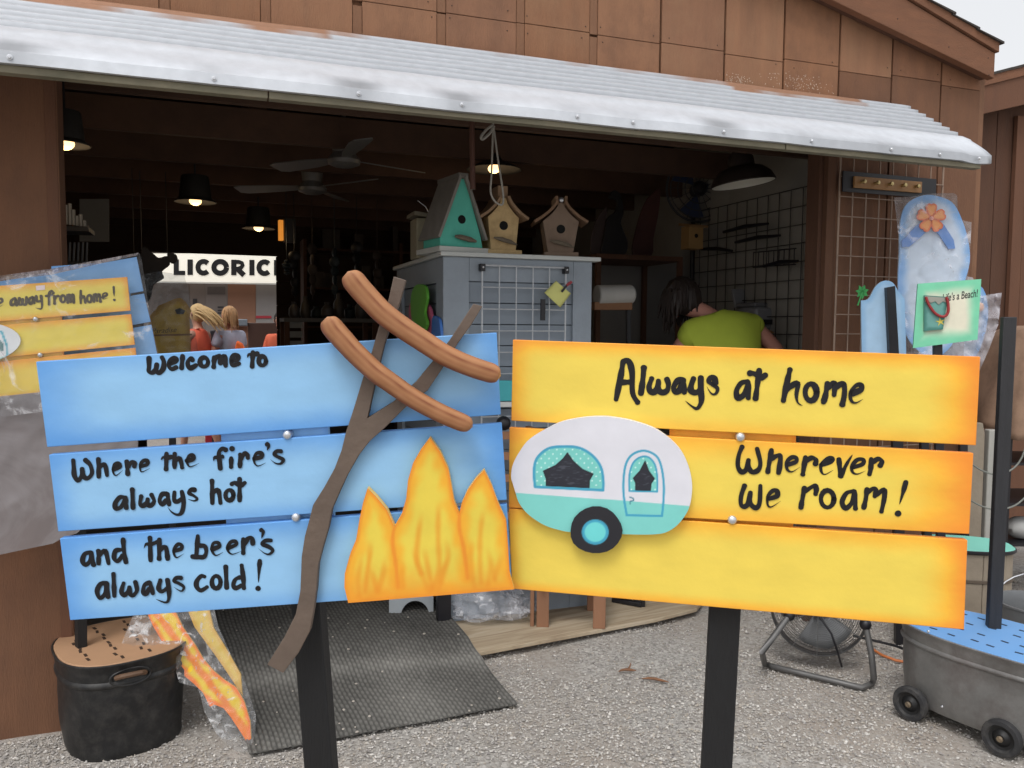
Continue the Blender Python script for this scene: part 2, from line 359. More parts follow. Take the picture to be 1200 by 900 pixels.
# ---------------------------------------------------------------- blue campfire sign
yaw, pit = R(1.5), R(-2.5)
nL = Vector((math.sin(yaw) * math.cos(pit), -math.cos(yaw) * math.cos(pit), math.sin(pit)))
FL = Fr(EYE + ray(310, 560) * 1.02, RT, nL)
eL = FL.hit(380, 1600, -.04); eL = Vector((eL.x, eL.y, 0))
SL = thing('camp_sign', 'blue board sign "Welcome to" with two hot dog and flame cut-outs on a leaning post', 'sign', eL)
BC, BE = (146, 194, 233), (92, 154, 222)
board(FL, [(42, 424), (582, 390), (587, 486), (55, 524)], .011, 0, board_mat(BC, BE, (.17, .8), (.10, .8), (.30, .55), (.40, .95)), SL)
board(FL, [(57, 533), (588, 496), (594, 586), (68, 623)], .011, 0, board_mat(BC, BE, (.08, .8), (.14, 1), (.40, .8), (.30, .7)), SL)
board(FL, [(70, 631), (594, 591), (600, 690), (82, 727)], .011, 0, board_mat(BC, BE, (.10, .9), (.06, .8), (.40, .9), (.28, .6)), SL)
board(FL, [(254, 430), (379, 420), (397, 690), (270, 700)], .011, -.0118, board_mat(BC, (106, 162, 220), (.1, .5), (.1, .5), (.05, .5), (.05, .5)), SL, 'backing_board')
bolt(FL, 337, 509.5, -.0012, SL); bolt(FL, 347, 606, -.0012, SL)
eL2 = post(FL, (350, 440), (362, 712), (377, 900), -.042, .038, BLACKWOOD, SL)
WL = [((165, 400), 7.5, 36, [
        [(72, 148), (72, 220), (70, 262), (98, 276), (130, 250), (140, 205)], [(140, 205), (134, 250), (160, 278), (196, 240), (202, 180), (185, 140)],
        [(255, 200), (298, 182), (312, 160), (290, 148), (258, 172), (246, 215), (272, 244), (312, 228)], [(367, 130), (358, 235)],
        [(455, 165), (440, 150), (415, 175), (415, 215), (440, 234), (485, 210)], ('o', 555, 182, 36, 40),
        [(645, 140), (640, 225)], [(645, 160), (670, 135), (695, 130), (700, 190)], [(700, 160), (735, 128), (745, 215)],
        [(800, 175), (848, 160), (855, 130), (820, 125), (795, 165), (808, 210), (865, 195)], [(985, 95), (978, 222)], ('t', [(1025, 108), (985, 118), (950, 115), (935, 145)]), ('o', 1068, 172, 32, 40)]),
      ((75, 515), 8.571, 40, [
        [(92, 208), (98, 290), (103, 360), (137, 412), (172, 370), (182, 295)], [(182, 305), (198, 372), (240, 388), (280, 338), (262, 255), (215, 208)],
        [(345, 198), (348, 375)], [(350, 290), (385, 255), (415, 268), (432, 362)], ('t', [(495, 305), (556, 272), (548, 242), (508, 255), (490, 315), (522, 362), (590, 308)]),
        [(630, 222), (640, 348)], [(645, 270), (680, 228), (708, 238), (706, 272)], ('t', [(770, 268), (832, 252), (835, 215), (795, 215), (764, 262), (778, 325), (862, 290)]),
        [(1030, 142), (1024, 300)], ('t', [(1078, 175), (1030, 185), (995, 180), (972, 208)])]),
      ((200, 505), 8.571, 40, [
        [(40, 228), (38, 368)], [(45, 300), (92, 278), (115, 368)], ('t', [(162, 300), (225, 280), (220, 245), (182, 253), (162, 310), (196, 360), (285, 325)]),
        [(552, 190), (520, 178), (485, 215), (490, 300), (498, 378)], ('t', [(520, 258), (470, 265), (438, 272), (430, 305)]), [(608, 272), (606, 363)], ('.', 613, 176),
        [(700, 238), (695, 358)], [(705, 285), (740, 228), (770, 242), (775, 272)], ('t', [(838, 278), (908, 262), (910, 225), (862, 225), (834, 292), (872, 352), (955, 320)]),
        ('t', [(970, 135), (985, 150), (968, 195)]), ('t', [(1108, 205), (1068, 203), (1040, 235), (1080, 262), (1132, 290), (1105, 328), (1055, 325), (1000, 285)])]),
      ((75, 515), 8.571, 40, [
        [(612, 582), (560, 582), (515, 640), (520, 695), (572, 678), (607, 610)], [(618, 582), (625, 688)], [(685, 502), (692, 688)],
        [(775, 570), (764, 640), (790, 668), (828, 640), (840, 600)], [(840, 600), (842, 650), (870, 665), (905, 620), (878, 555)],
        [(1030, 545), (985, 552), (960, 610), (985, 655), (1025, 612)], [(1038, 548), (1055, 655)]]),
      ((200, 505), 8.571, 40, [
        [(38, 615), (35, 690), (68, 710), (108, 680)], ('t', [(112, 610), (130, 720), (112, 815), (70, 842), (10, 815), (-30, 765)]),
        ('t', [(240, 592), (205, 592), (185, 625), (230, 650), (266, 682), (235, 702), (172, 685)]), [(415, 500), (418, 725)], [(430, 620), (478, 597), (500, 725)], ('o', 590, 645, 40, 52),
        [(692, 482), (692, 698)], [(612, 535), (645, 520), (700, 548), (745, 520)]]),
      ((85, 610), 8.185, 38, [
        [(172, 305), (118, 320), (95, 385), (122, 425), (165, 390), (178, 310)], [(176, 308), (202, 425)], [(248, 292), (250, 413)], [(260, 335), (312, 290), (345, 413)],
        [(462, 280), (412, 292), (398, 358), (432, 392), (478, 335)], [(485, 182), (492, 290), (512, 400)], [(742, 165), (748, 383)], ('t', [(812, 205), (750, 228), (705, 228), (684, 268)]),
        [(832, 182), (830, 368)], [(840, 280), (892, 252), (912, 368)]]),
      ((200, 610), 9.0, 42, [
        ('t', [(35, 320), (108, 300), (115, 260), (72, 253), (30, 320), (60, 390), (138, 350)]), [(286, 162), (270, 370)], [(228, 380), (290, 385), (350, 383), (375, 330), (360, 272), (315, 265)],
        ('t', [(440, 302), (512, 272), (500, 235), (450, 240), (434, 310), (475, 368), (552, 335)]), ('t', [(610, 290), (688, 255), (680, 220), (630, 230), (598, 300), (645, 355), (742, 325)]),
        [(765, 195), (765, 345)], [(775, 250), (818, 188), (860, 190), (865, 245)], ('t', [(955, 100), (975, 120), (958, 190)]),
        ('t', [(1058, 210), (1000, 212), (965, 248), (1030, 275), (1077, 315), (1040, 355), (990, 345), (925, 295)])]),
      ((85, 610), 8.185, 38, [
        [(328, 600), (268, 610), (235, 680), (263, 745), (310, 702), (325, 620)], [(328, 605), (340, 732)], [(392, 512), (400, 725)],
        [(490, 600), (468, 680), (495, 715), (530, 682), (545, 640)], [(545, 640), (550, 700), (580, 718), (617, 670), (602, 590)],
        [(738, 595), (690, 620), (675, 690), (702, 703), (735, 655)], [(742, 597), (770, 700)], [(842, 572), (825, 650), (855, 680), (903, 655)],
        ('t', [(910, 570), (925, 680), (918, 765), (885, 785), (800, 755)])]),
      ((200, 610), 9.0, 42, [
        ('t', [(108, 605), (62, 605), (35, 640), (90, 665), (138, 702), (110, 745), (30, 700)]), [(358, 592), (320, 587), (275, 640), (275, 700), (320, 737), (385, 700)],
        ('o', 480, 650, 46, 66), [(580, 487), (590, 708)], [(728, 600), (682, 622), (660, 682), (690, 712), (745, 685)], [(748, 472), (765, 600), (772, 715)],
        ('t', [(940, 425), (932, 520), (925, 655)]), ('.', 920, 715)])]
for k, (og, sc, w, st) in enumerate(WL):
    mk('lettering', brush(G(), FL, og, sc, w, st, .0006), INK, SL, smooth=0)
# flames
fire_o = [(405, 850), (388, 780), (390, 720), (415, 630), (440, 570), (455, 480), (470, 410), (490, 345), (530, 385), (575, 440), (608, 515), (640, 460), (660, 390), (668, 310), (690, 235), (725, 175), (765, 122), (810, 185), (845, 260), (860, 340), (870, 400), (893, 458), (905, 410), (930, 355), (965, 305), (1003, 265), (1035, 330), (1060, 400), (1100, 490), (1108, 600), (1115, 720), (1135, 790)]
zf = lambda L, o=(300, 480), s=3.75: [(o[0] + x / s, o[1] + y / s) for x, y in L]
fo = zf(fire_o)
fl1 = [tuple(p) for p in cr(zf([(608, 515), (600, 580), (612, 660), (625, 780)]))]; fl2 = [tuple(p) for p in cr(zf([(893, 458), (895, 530), (915, 620), (930, 740)]))]
fstr = [[tuple(p) for p in cr(zf(s))] for s in ([(503, 565), (500, 640), (492, 700), (480, 800)], [(500, 680), (530, 790)], [(565, 640), (560, 720), (535, 800)], [(728, 450), (712, 560), (705, 660), (725, 720)],
        [(803, 395), (800, 560), (805, 700), (770, 800)], [(740, 600), (755, 690), (775, 790)], [(855, 630), (820, 710), (800, 800)], [(1000, 430), (985, 560), (985, 690), (990, 760)], [(1040, 640), (1045, 740)], [(1080, 620), (1050, 750)], [(470, 620), (450, 740), (455, 820)], [(690, 600), (720, 700), (760, 800)], [(830, 560), (845, 640), (815, 760)], [(1015, 600), (1030, 680), (1020, 770)], [(950, 560), (945, 680), (960, 780)], [(640, 650), (645, 780)])]
rs_ = np.random.RandomState(3)
def nzv(X, Y, s): return np.array([noise.noise(Vector((x / s, y / s, 3.3))) for x, y in zip(X, Y)])
def fire_col(X, Y, D):
    e = np.minimum(D, np.minimum(dseg(X, Y, fl1), dseg(X, Y, fl2)) * 1.25); nz = nzv(X, Y, 14)
    c = mixc((233, 144, 42), (238, 174, 50), sst(e, .5, 5 + 2 * nz)); t = sst(e + nz * 6, 3.5, 19); c = c * (1 - t[:, None]) + np.array((228, 204, 78)) * t[:, None]
    for i, s in enumerate(fstr):
        d = dseg(X, Y, s); w = (.66 - .015 * i) * (1 - sst(d + nz, .3, 5.5)) * sst(Y, min(p[1] for p in s) - 2, min(p[1] for p in s) + 22); c = c * (1 - w[:, None]) + np.array((228, 146, 38)) * w[:, None]
    bt = sst(Y + nz * 8, 655, 700) * .6; c = c * (1 - bt[:, None]) + np.array((232, 146, 42)) * bt[:, None]
    return c
mk('flame_cutout', plate(FL, fo, .0145, .012, fire_col, 2.0, side_col=(240, 200, 110)), PAINT, SL)
# forked stick
stick_px = [(461.3, 324), (475.5, 328.5), (466.7, 360), (455.5, 388), (450, 405), (438.7, 453.3), (430.7, 490), (460, 471.5), (486.7, 448), (505.3, 425.3), (526.7, 398.7), (554.7, 356), (565.3, 359), (552, 381), (537.3, 401.3), (520, 429.3), (501.3, 457.3), (473.3, 479), (452, 500.5), (433.3, 517), (420, 534), (406.7, 557.5), (397, 578.7), (389, 597), (385, 618.7), (378.7, 640), (373, 662), (371, 690), (368, 713), (363, 740), (350, 765), (331.7, 789), (313, 779), (333, 747), (346.5, 720), (351.7, 693), (352.8, 670), (353.3, 653), (357, 629), (362.7, 608), (366.7, 592), (380, 570.7), (392, 549), (400, 528), (405.3, 506.7), (414.7, 478), (425.3, 442.7), (436, 411), (444, 382.7), (455.5, 350)]
g = G().extr([FL.hit(x, y, .013) for x, y in stick_px], FL.n * -.0125)
STICKM = mat((97, 83, 73), .7, .10, 12, .35, 90, dirt=.25, dirtc=(130, 112, 98), ds=9)
mk('forked_stick_cutout', g, STICKM, SL, bevel=.0008)
def hotdog(pts, hw0, hw1):
    P = [tuple(p) for p in cr(zf(pts, (300, 280)), 6)]; m = len(P); g = G(); g.c = []; L = 0; acc = [0]
    for i in range(1, m): L += math.dist(P[i], P[i - 1]); acc.append(L)
    cap = 13.0
    prof = []
    for k in range(44):
        t = 2 * math.pi * k / 44; cx, sz = math.cos(t), math.sin(t)
        prof.append((math.copysign(abs(cx) ** .62, cx), math.copysign(abs(sz) ** .72, sz)))
    n = len(prof)
    upx = (FL.hit(601, 450) - FL.hit(600, 450)).length
    for i, p in enumerate(P):
        a, b = P[max(i - 1, 0)], P[min(i + 1, m - 1)]; t = Vector((b[0] - a[0], b[1] - a[1])).normalized(); nn = Vector((t.y, -t.x))
        e = min(acc[i], L - acc[i]); hw = hw0 + (hw1 - hw0) * acc[i] / L
        s = math.sqrt(max(1 - (1 - min(e / cap, 1)) ** 2, 0)) * .55 + .45 if e < cap else 1.0
        if i in (0, m - 1): s = .50
        for j, (x, z) in enumerate(prof):
            wob = 1 + .025 * noise.noise(Vector((i * .35, j * .3, hw0)))
            q = (p[0] + nn.x * x * hw * s * wob, p[1] + nn.y * x * hw * s * wob)
            g.v.append(FL.hit(q[0], q[1], .026 + z * .0125 * (1 if z < 0 else (.55 + .45 * s))))
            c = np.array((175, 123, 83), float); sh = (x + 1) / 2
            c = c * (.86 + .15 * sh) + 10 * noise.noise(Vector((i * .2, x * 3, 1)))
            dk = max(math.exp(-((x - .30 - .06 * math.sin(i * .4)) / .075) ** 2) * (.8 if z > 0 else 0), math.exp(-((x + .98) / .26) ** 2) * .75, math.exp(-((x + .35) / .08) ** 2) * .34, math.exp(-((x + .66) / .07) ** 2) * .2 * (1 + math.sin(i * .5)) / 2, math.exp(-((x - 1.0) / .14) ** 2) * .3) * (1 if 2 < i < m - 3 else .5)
            if i in (0, m - 1): dk = .02
            c = c * (1 - dk) + np.array((120, 64, 40)) * dk; g.c.append(lin(tuple(np.clip(c, 0, 255))))
    for i in range(m - 1):
        for k in range(n): k2 = (k + 1) % n; g.f.append((i * n + k, i * n + k2, (i + 1) * n + k2, (i + 1) * n + k))
    for e in (0, m - 1):
        q = [g.v[e * n + k] for k in range(n)]; c = sum(q, Vector()) / n; t = (c - sum([g.v[(1 if e == 0 else m - 2) * n + k] for k in range(n)], Vector()) / n).normalized()
        c = c + t * .0025; g.v.append(c); g.c.append(lin((190, 142, 106))); b = len(g.v) - 1
        g.f += [(e * n + k, b, e * n + (k + 1) % n) if e else (e * n + (k + 1) % n, b, e * n + k) for k in range(n)]
    return g
HDM = attr_mat(.6, .3, 0, 60)
mk('hot_dog_cutout', hotdog([(408, 150), (428, 182), (475, 238), (555, 322), (640, 387), (735, 450), (830, 510), (930, 555), (1035, 590), (1068, 600)], 13.8, 11.8), HDM, SL, smooth=50)
mk('hot_dog_cutout', hotdog([(316, 350), (335, 388), (375, 435), (440, 505), (520, 580), (610, 645), (690, 700), (790, 755), (870, 792), (945, 822)], 13.2, 10.6), HDM, SL, smooth=50)

# ---------------------------------------------------------------- yellow camper sign
yaw, pit = R(-11), R(0.5)
nR = Vector((math.sin(yaw) * math.cos(pit), -math.cos(yaw) * math.cos(pit), math.sin(pit)))
FR_ = Fr(EYE + ray(870, 560) * 1.0, RT, nR)
e = FR_.hit(820, 1700, -.04)
SR = thing('camper_sign', 'large yellow and orange board sign "Always at home" with a white and turquoise camper', 'sign', (e.x, e.y, 0))
YC, YE, YM = (233, 206, 88), (240, 142, 50), (242, 184, 62)
board(FR_, [(601, 398), (1149, 418), (1144, 522), (599, 493)], .011, 0, board_mat(YC, YE, (.07, .75), (.13, 1), (.27, .85), (.26, .5), YM), SR)
board(FR_, [(597, 501), (1141, 531), (1136, 626), (596, 595)], .011, 0, board_mat(YC, YE, (.08, .75), (.20, 1), (.40, .7), (.36, .65), YM), SR)
board(FR_, [(596, 596), (1134, 633), (1130, 738), (600, 690)], .011, 0, board_mat(YC, YE, (.04, .7), (.11, 1), (.30, .65), (.18, .75), YM), SR)
board(FR_, [(786, 440), (935, 446), (927, 700), (780, 685)], .011, -.0118, board_mat((238, 182, 72), YE, (.2, .8), (.2, .8), (.05, .5), (.05, .5), YM), SR, 'backing_board')
bolt(FR_, 867.5, 512, -.0012, SR); bolt(FR_, 858, 609, -.0012, SR)
post(FR_, (862, 470), (849, 712), (839, 900), -.042, .038, BLACKWOOD, SR)
WR = [((710, 410), 8.0, 46, [
        [(160, 110), (142, 230), (95, 465)], [(160, 108), (215, 108), (245, 210), (250, 400), (298, 492)], [(145, 305), (240, 300)], [(356, 168), (345, 290), (328, 408)],
        [(430, 268), (405, 340), (418, 392), (460, 390), (490, 332), (492, 290)], [(492, 300), (490, 370), (530, 400), (575, 378), (586, 320), (572, 275)],
        [(718, 282), (670, 292), (636, 350), (652, 398), (690, 380), (718, 312)], [(725, 284), (735, 398)], [(822, 268), (798, 340), (802, 388), (850, 398), (888, 362)],
        ('t', [(890, 262), (890, 370), (895, 480), (858, 548), (808, 530), (745, 478)]), ('t', [(1025, 308), (1020, 268), (985, 262), (962, 295), (1000, 325), (1047, 362), (1030, 410), (990, 410), (946, 345)])]),
      ((850, 420), 7.06, 40, [
        [(185, 192), (130, 205), (92, 270), (107, 328), (160, 292), (187, 215)], [(190, 195), (190, 328)], [(280, 98), (265, 220), (250, 332)], [(202, 122), (245, 128), (290, 160), (332, 138)],
        [(535, 92), (510, 200), (480, 350)], ('t', [(500, 270), (540, 232), (600, 207), (588, 300), (600, 365), (640, 392)]), ('o', 708, 280, 48, 70),
        [(845, 207), (830, 300), (812, 363)], [(845, 250), (880, 218), (906, 212), (900, 302)], [(905, 245), (950, 215), (983, 222), (985, 300), (968, 382)],
        ('t', [(1050, 290), (1120, 260), (1125, 222), (1085, 222), (1036, 280), (1042, 348), (1080, 368), (1138, 338)])]),
      ((855, 510), 9.0, 44, [
        [(132, 122), (97, 210), (87, 320), (122, 385), (172, 365), (200, 262)], [(200, 262), (202, 340), (240, 388), (300, 368), (325, 290), (290, 142)],
        [(442, 157), (420, 280), (403, 388)], [(440, 250), (490, 220), (535, 217), (530, 310), (516, 398)], ('t', [(620, 310), (700, 280), (702, 238), (650, 236), (600, 292), (612, 365), (662, 385), (742, 335)]),
        [(800, 232), (785, 330), (772, 413)], [(812, 265), (868, 238), (912, 262), (906, 302)],
        [(158, 532), (122, 640), (120, 728), (155, 753), (195, 720), (220, 605)], [(220, 605), (216, 710), (270, 765), (315, 718), (325, 532)],
        ('t', [(420, 670), (500, 640), (500, 588), (452, 588), (402, 650), (404, 738), (445, 755), (538, 695)]), [(790, 557), (770, 660), (752, 763)], [(792, 592), (895, 533), (915, 562), (907, 622)]]),
      ((930, 510), 8.571, 42, [
        ('t', [(275, 300), (368, 272), (390, 237), (342, 237), (276, 300), (284, 375), (322, 392), (398, 350)]), [(455, 242), (472, 410)], ('t', [(475, 412), (530, 295), (592, 195)]),
        ('t', [(600, 322), (690, 292), (702, 247), (640, 247), (586, 312), (594, 372), (642, 390), (722, 358)]), [(780, 237), (775, 333), (762, 393)], [(798, 268), (848, 238), (888, 262), (870, 305)],
        ('o', 340, 640, 66, 86), [(602, 562), (532, 582), (487, 670), (522, 733), (582, 682), (607, 592)], [(612, 562), (622, 738)],
        [(738, 543), (725, 640), (705, 728)], [(742, 575), (800, 535), (828, 560), (815, 615)], [(835, 600), (905, 548), (912, 625), (882, 768)],
        ('t', [(1128, 472), (1098, 580), (1064, 695)]), ('.', 1048, 785)])]
for og, sc, w, st in WR: mk('lettering', brush(G(), FR_, og, sc, w, st, .0006), INK, SR, smooth=0)
# camper cut-out
van = [(703, 488), (682.5, 489.3), (659, 494), (640, 502.5), (620, 515), (608.6, 529.7), (600.8, 545), (599, 559), (601, 567), (603.7, 576), (608.6, 590), (620, 603.6), (637.8, 615.3), (655, 621), (669, 623.5), (700, 625), (731, 626), (752, 626.5), (769, 626), (781, 623.6), (793, 616), (803, 603.8), (808.5, 591.8), (811, 574.6), (810, 559), (805, 541.8), (796.5, 526.3), (782.7, 512.6), (765.4, 501.4), (739.6, 492.8), (717, 488.8)]
vo = [tuple(p) for p in cr(van, 5, True)]
W1 = [tuple(p) for p in cr([(627, 570.6), (625.7, 553), (629, 537.5), (641.7, 526), (659, 523.2), (678.6, 524.8), (694, 533.6), (704, 547), (707, 562.8), (706.8, 574.5)], 4)]
DR = [tuple(p) for p in cr([(734.4, 603.8), (731, 581.5), (730.7, 562.5), (733.6, 543.6), (741.3, 532.5), (755, 528.2), (768.9, 534.2), (775, 547), (777.9, 567.7), (777.5, 586.6), (775.8, 604.7)], 4)]
W2 = [tuple(p) for p in cr([(737.5, 575.4), (737.5, 557.3), (741.8, 542.8), (750.7, 535.6), (760.3, 536), (767.5, 544.6), (770.2, 559), (770.3, 576.3)], 4)]
K1 = [(636.8, 552), (651.4, 545.3), (660, 537.5), (665, 530.7), (671.8, 540.4), (682.5, 550), (695, 555.4), (690.7, 562.8), (690.3, 571.5), (640, 569), (640, 560.8)]
K2 = [(742.2, 560.4), (750, 552), (756, 540.5), (760.3, 552), (766.8, 560.8), (762.9, 566.8), (762.3, 574.6), (745, 574.2), (745, 566)]
dots = [(x + 4.6 * (r % 2), 527 + 5.2 * r, ) for r in range(10) for x in np.arange(625, 775, 9.2)]
def van_col(X, Y, D):
    yb = np.interp(X, [604, 700, 715, 809], [577.4, 584.6, 585.2, 593]); c = mixc((216, 216, 224), (124, 204, 197), sst(Y - yb, -.4, .6))
    def over(c, rgb, w): return c * (1 - w[:, None]) + np.array(rgb, float) * w[:, None]
    i1 = inpoly(W1, X, Y); i2 = inpoly(W2, X, Y)
    c = over(c, (120, 202, 194), (i1 | i2) * 1.0)
    dd = np.full(X.shape, 1e9)
    for a, b in dots: dd = np.minimum(dd, np.hypot(X - a, Y - b))
    c = over(c, (215, 240, 236), (i1 | i2) * .85 * (1 - sst(dd, .7, 1.3)))
    for line, w, cl in ((W1, 1.5, 1), (W2, 1.0, 1), (DR, 1.25, 1)):
        c = over(c, (66, 158, 190), 1 - sst(dseg(X, Y, line, True), w - .35, w + .45))
    nz = nzv(X * .5, Y * 2, 3.0)
    for K in (K1, K2):
        k = inpoly(K, X, Y) * 1.0; c = over(c, (38, 40, 50), k); c = over(c, (104, 108, 118), k * sst(nz, .1, .6) * .45 * sst(dseg(X, Y, K, True), 1, 4))
        c = over(c, (30, 30, 38), 1 - sst(dseg(X, Y, K, True), .2, 1.0))
    hd = [(738, 582.5), (742, 584), (742.5, 586.5), (738.5, 587.5), (738.5, 590.5)]
    c = over(c, (60, 120, 140), (1 - sst(dseg(X, Y, hd), .4, 1.1)) * .9)
    return c
mk('camper_cutout', plate(FR_, vo, .0125, .0115, van_col, .85, side_col=(235, 235, 232)), PAINT, SR)
def blob(cx, cy, rx, ry, n=22, j=.02, ph=0): return [(cx + rx * math.cos(2 * math.pi * i / n) * (1 + j * math.sin(3 * 2 * math.pi * i / n + ph) + j * math.cos(5 * 2 * math.pi * i / n)), cy + ry * math.sin(2 * math.pi * i / n) * (1 + j * math.sin(3 * 2 * math.pi * i / n + ph))) for i in range(n)]
def wheel_col(X, Y, D):
    d = np.hypot((X - 697.5) / 15.5, (Y - 623.5) / 14.5); c = mixc((110, 212, 212), (64, 160, 190), sst(d, .74, .86)); return c * (1 - sst(d, .98, 1.06)[:, None]) + np.array((34, 34, 40)) * sst(d, .98, 1.06)[:, None]
mk('wheel_cutout', plate(FR_, blob(698.5, 621.5, 30.5, 27.5), .0155, .003, wheel_col, 1.1, side_col=(34, 34, 40)), PAINT, SR)
# ================================================================ ground
def gravel_mat():
    m, nt, p, out = nmat("gravel_ground"); tc = N(nt, "ShaderNodeTexCoord")
    v = N(nt, "ShaderNodeTexVoronoi", Scale=95.0); nt.links.new(tc.outputs["Object"], v.inputs["Vector"])
    r = ramp(nt, [(0, lin((138, 134, 129))), (.35, lin((160, 157, 152))), (.7, lin((172, 168, 163))), (1, lin((190, 187, 182)))]); sep = N(nt, "ShaderNodeSeparateColor"); nt.links.new(v.outputs["Color"], sep.inputs[0]); nt.links.new(sep.outputs[0], r.inputs[0])
    n2 = N(nt, "ShaderNodeTexNoise", Scale=1.1, Detail=9.0, Roughness=.7); nt.links.new(tc.outputs["Object"], n2.inputs["Vector"])
    r2 = ramp(nt, [(.42, (0, 0, 0)), (.62, (.75, .75, .75))]); nt.links.new(n2.outputs[0], r2.inputs[0])
    mx = N(nt, "ShaderNodeMix", data_type='RGBA'); nt.links.new(r2.outputs[0], mx.inputs[0]); nt.links.new(r.outputs[0], mx.inputs[6]); mx.inputs[7].default_value = (*lin((160, 149, 138)), 1)
    nt.links.new(mx.outputs[2], p.inputs["Base Color"]); p.inputs["Roughness"].default_value = .95
    n3 = N(nt, "ShaderNodeTexNoise", Scale=160.0, Detail=4.0); nt.links.new(tc.outputs["Object"], n3.inputs["Vector"]); bp = N(nt, "ShaderNodeBump", Strength=.6, Distance=.01); nt.links.new(n3.outputs[0], bp.inputs["Height"]); nt.links.new(bp.outputs[0], p.inputs["Normal"])
    return m
g = G(); g.add([(-80, -60, -.006), (80, -60, -.006), (80, 140, -.006), (-80, 140, -.006)], [(0, 1, 2, 3)])
mk('ground', g, gravel_mat(), kind='structure', smooth=0)
# near gravel: uneven sheet and loose stones
def gh(x, y): return .010 * noise.noise(Vector((x * 1.3, y * 1.3, 0))) + .004 * noise.noise(Vector((x * 7, y * 7, 4)))
g = G(); nx, ny = 150, 130; X0, X1, Y0, Y1 = -3.2, 4.0, .6, 5.4
g.v = [Vector((X0 + (X1 - X0) * i / nx, Y0 + (Y1 - Y0) * j / ny, 0)) for j in range(ny + 1) for i in range(nx + 1)]
for p in g.v:
    e = min(p.x - X0, X1 - p.x, p.y - Y0, Y1 - p.y); inside = (p - P0).dot(BN)
    k = max(min(e / .4, 1), 0) * max(min((inside + .6) / .12, 1), 0); p.z = gh(p.x, p.y) * k - .003
g.f = [(j * (nx + 1) + i, j * (nx + 1) + i + 1, (j + 1) * (nx + 1) + i + 1, (j + 1) * (nx + 1) + i) for j in range(ny) for i in range(nx)]
mk('gravel_yard', g, bpy.data.materials['gravel_ground'], kind='structure', smooth=60)
rs = np.random.RandomState(11); V = []; Fc = []; Cc = []; nst = 0
base = np.array([(1, 0, 0), (-1, 0, 0), (0, 1, 0), (0, -1, 0), (0, 0, 1), (0, 0, -1)], float); tf = [(0, 2, 4), (2, 1, 4), (1, 3, 4), (3, 0, 4), (2, 0, 5), (1, 2, 5), (3, 1, 5), (0, 3, 5)]
pal = np.array([lin(c) for c in ((174, 170, 165), (162, 158, 154), (184, 180, 175), (150, 146, 142), (164, 156, 146), (194, 190, 185), (138, 134, 131), (168, 162, 154))])
while nst < 48000:
    yy = 1.9 + 2.9 * rs.rand() ** .9; xx = (rs.rand() - .5) * 1.42 * yy * 1.02
    q = Vector((xx, yy, 0)) - P0; uu, dd = q.dot(BU), q.dot(BN)
    if dd < -.48 or (dd < .03 and uu < .2): continue
    if noise.noise(Vector((xx * 1.5, yy * 1.5, 9))) < -.08 and rs.rand() < .7: continue
    s = .0028 + .0036 * rs.rand() ** 2.2
    if rs.rand() < .03: s *= 1.5
    sc = s * (0.7 + .6 * rs.rand(3)) * np.array([1, 1, .7]); a = rs.rand() * 6.28; ca, sa = math.cos(a), math.sin(a)
    b = base * sc * (0.8 + .4 * rs.rand(6, 1)) + rs.randn(6, 3) * s * .18; b = np.stack([b[:, 0] * ca - b[:, 1] * sa, b[:, 0] * sa + b[:, 1] * ca, b[:, 2]], 1) + (xx, yy, gh(xx, yy) + s * .3)
    o = nst * 6; V.append(b); Fc += [(i + o, j + o, k + o) for i, j, k in tf]; Cc.append(np.repeat((pal[rs.randint(len(pal))] * (1.04 + .28 * rs.rand()))[None], 6, 0)); nst += 1
me = bpy.data.meshes.new('gravel'); me.from_pydata(np.concatenate(V).tolist(), [], Fc)
ca_ = me.color_attributes.new("paint", 'FLOAT_COLOR', 'POINT'); cc = np.concatenate(Cc); ca_.data.foreach_set("color", np.concatenate([cc, np.ones((len(cc), 1))], 1).astype(np.float32).ravel())
me.materials.append(attr_mat(.95, .5, 0, 300, .2)); o = bpy.data.objects.new('gravel', me); col.objects.link(o); o['kind'] = 'stuff'; o['label'] = 'loose pale grey gravel on the yard'
for k, (x, y, l, a) in enumerate([(735, 786, .075, .2), (768, 797, .11, -.25), (497, 0, 0, 0)]):
    if l:
        c = ground(x, y, .012); g = G(); g.tube([c + rotz(a) @ Vector((l * (t - .5), .006 * math.sin(t * 5), .004 * math.sin(3 * t))) for t in (0, .25, .5, .75, 1)], [.002, .005, .006, .005, .0015], 6)
        if k == 0: g.tube([c, c + Vector((.012, .01, .012)), c + Vector((.018, .014, .03))], [.004, .004, .001], 5)
        mk('wood_scrap', g, mat((128, 92, 68), .9, .3, 30, .4), loc=c, label=['small forked bark scrap lying on the gravel left of the yellow sign\'s post', 'thin splinter of brown wood lying flat on the gravel beside the yellow sign\'s post'][k], cat='wood scrap')

# ================================================================ workshop building
U0, U1, OL, OR, OT, CE = -1.3, 4.45, .235, bu(943, 300, -.10)[0], 2.36, 2.69      # left/right corner, opening, lintel, seam
BD = -5.0                                                      # back wall
SH = thing('workshop_building', 'brown wood sided open-front shop with a gable roof behind the two signs', 'building', B(1.6, -2.4, 0))
RID = 1.55
DF = .085                                                      # the rake boards stand this far in front of the siding
_t0, _t1, _b0, _b1 = bu(1095, 0, DF), bu(1168, 45, DF), bu(975, 0, DF), bu(1165, 92, DF)
_mt = (_t0[1] - _t1[1]) / (_t1[0] - _t0[0]); _mb = (_b0[1] - _b1[1]) / (_b1[0] - _b0[0]); UE = _b1[0]
def rtop(u): u = u if u > RID else 2 * RID - u; return _t1[1] + _mt * (_t1[0] - u)
def rbot(u): u = u if u > RID else 2 * RID - u; return _b1[1] + _mb * (_b1[0] - u)
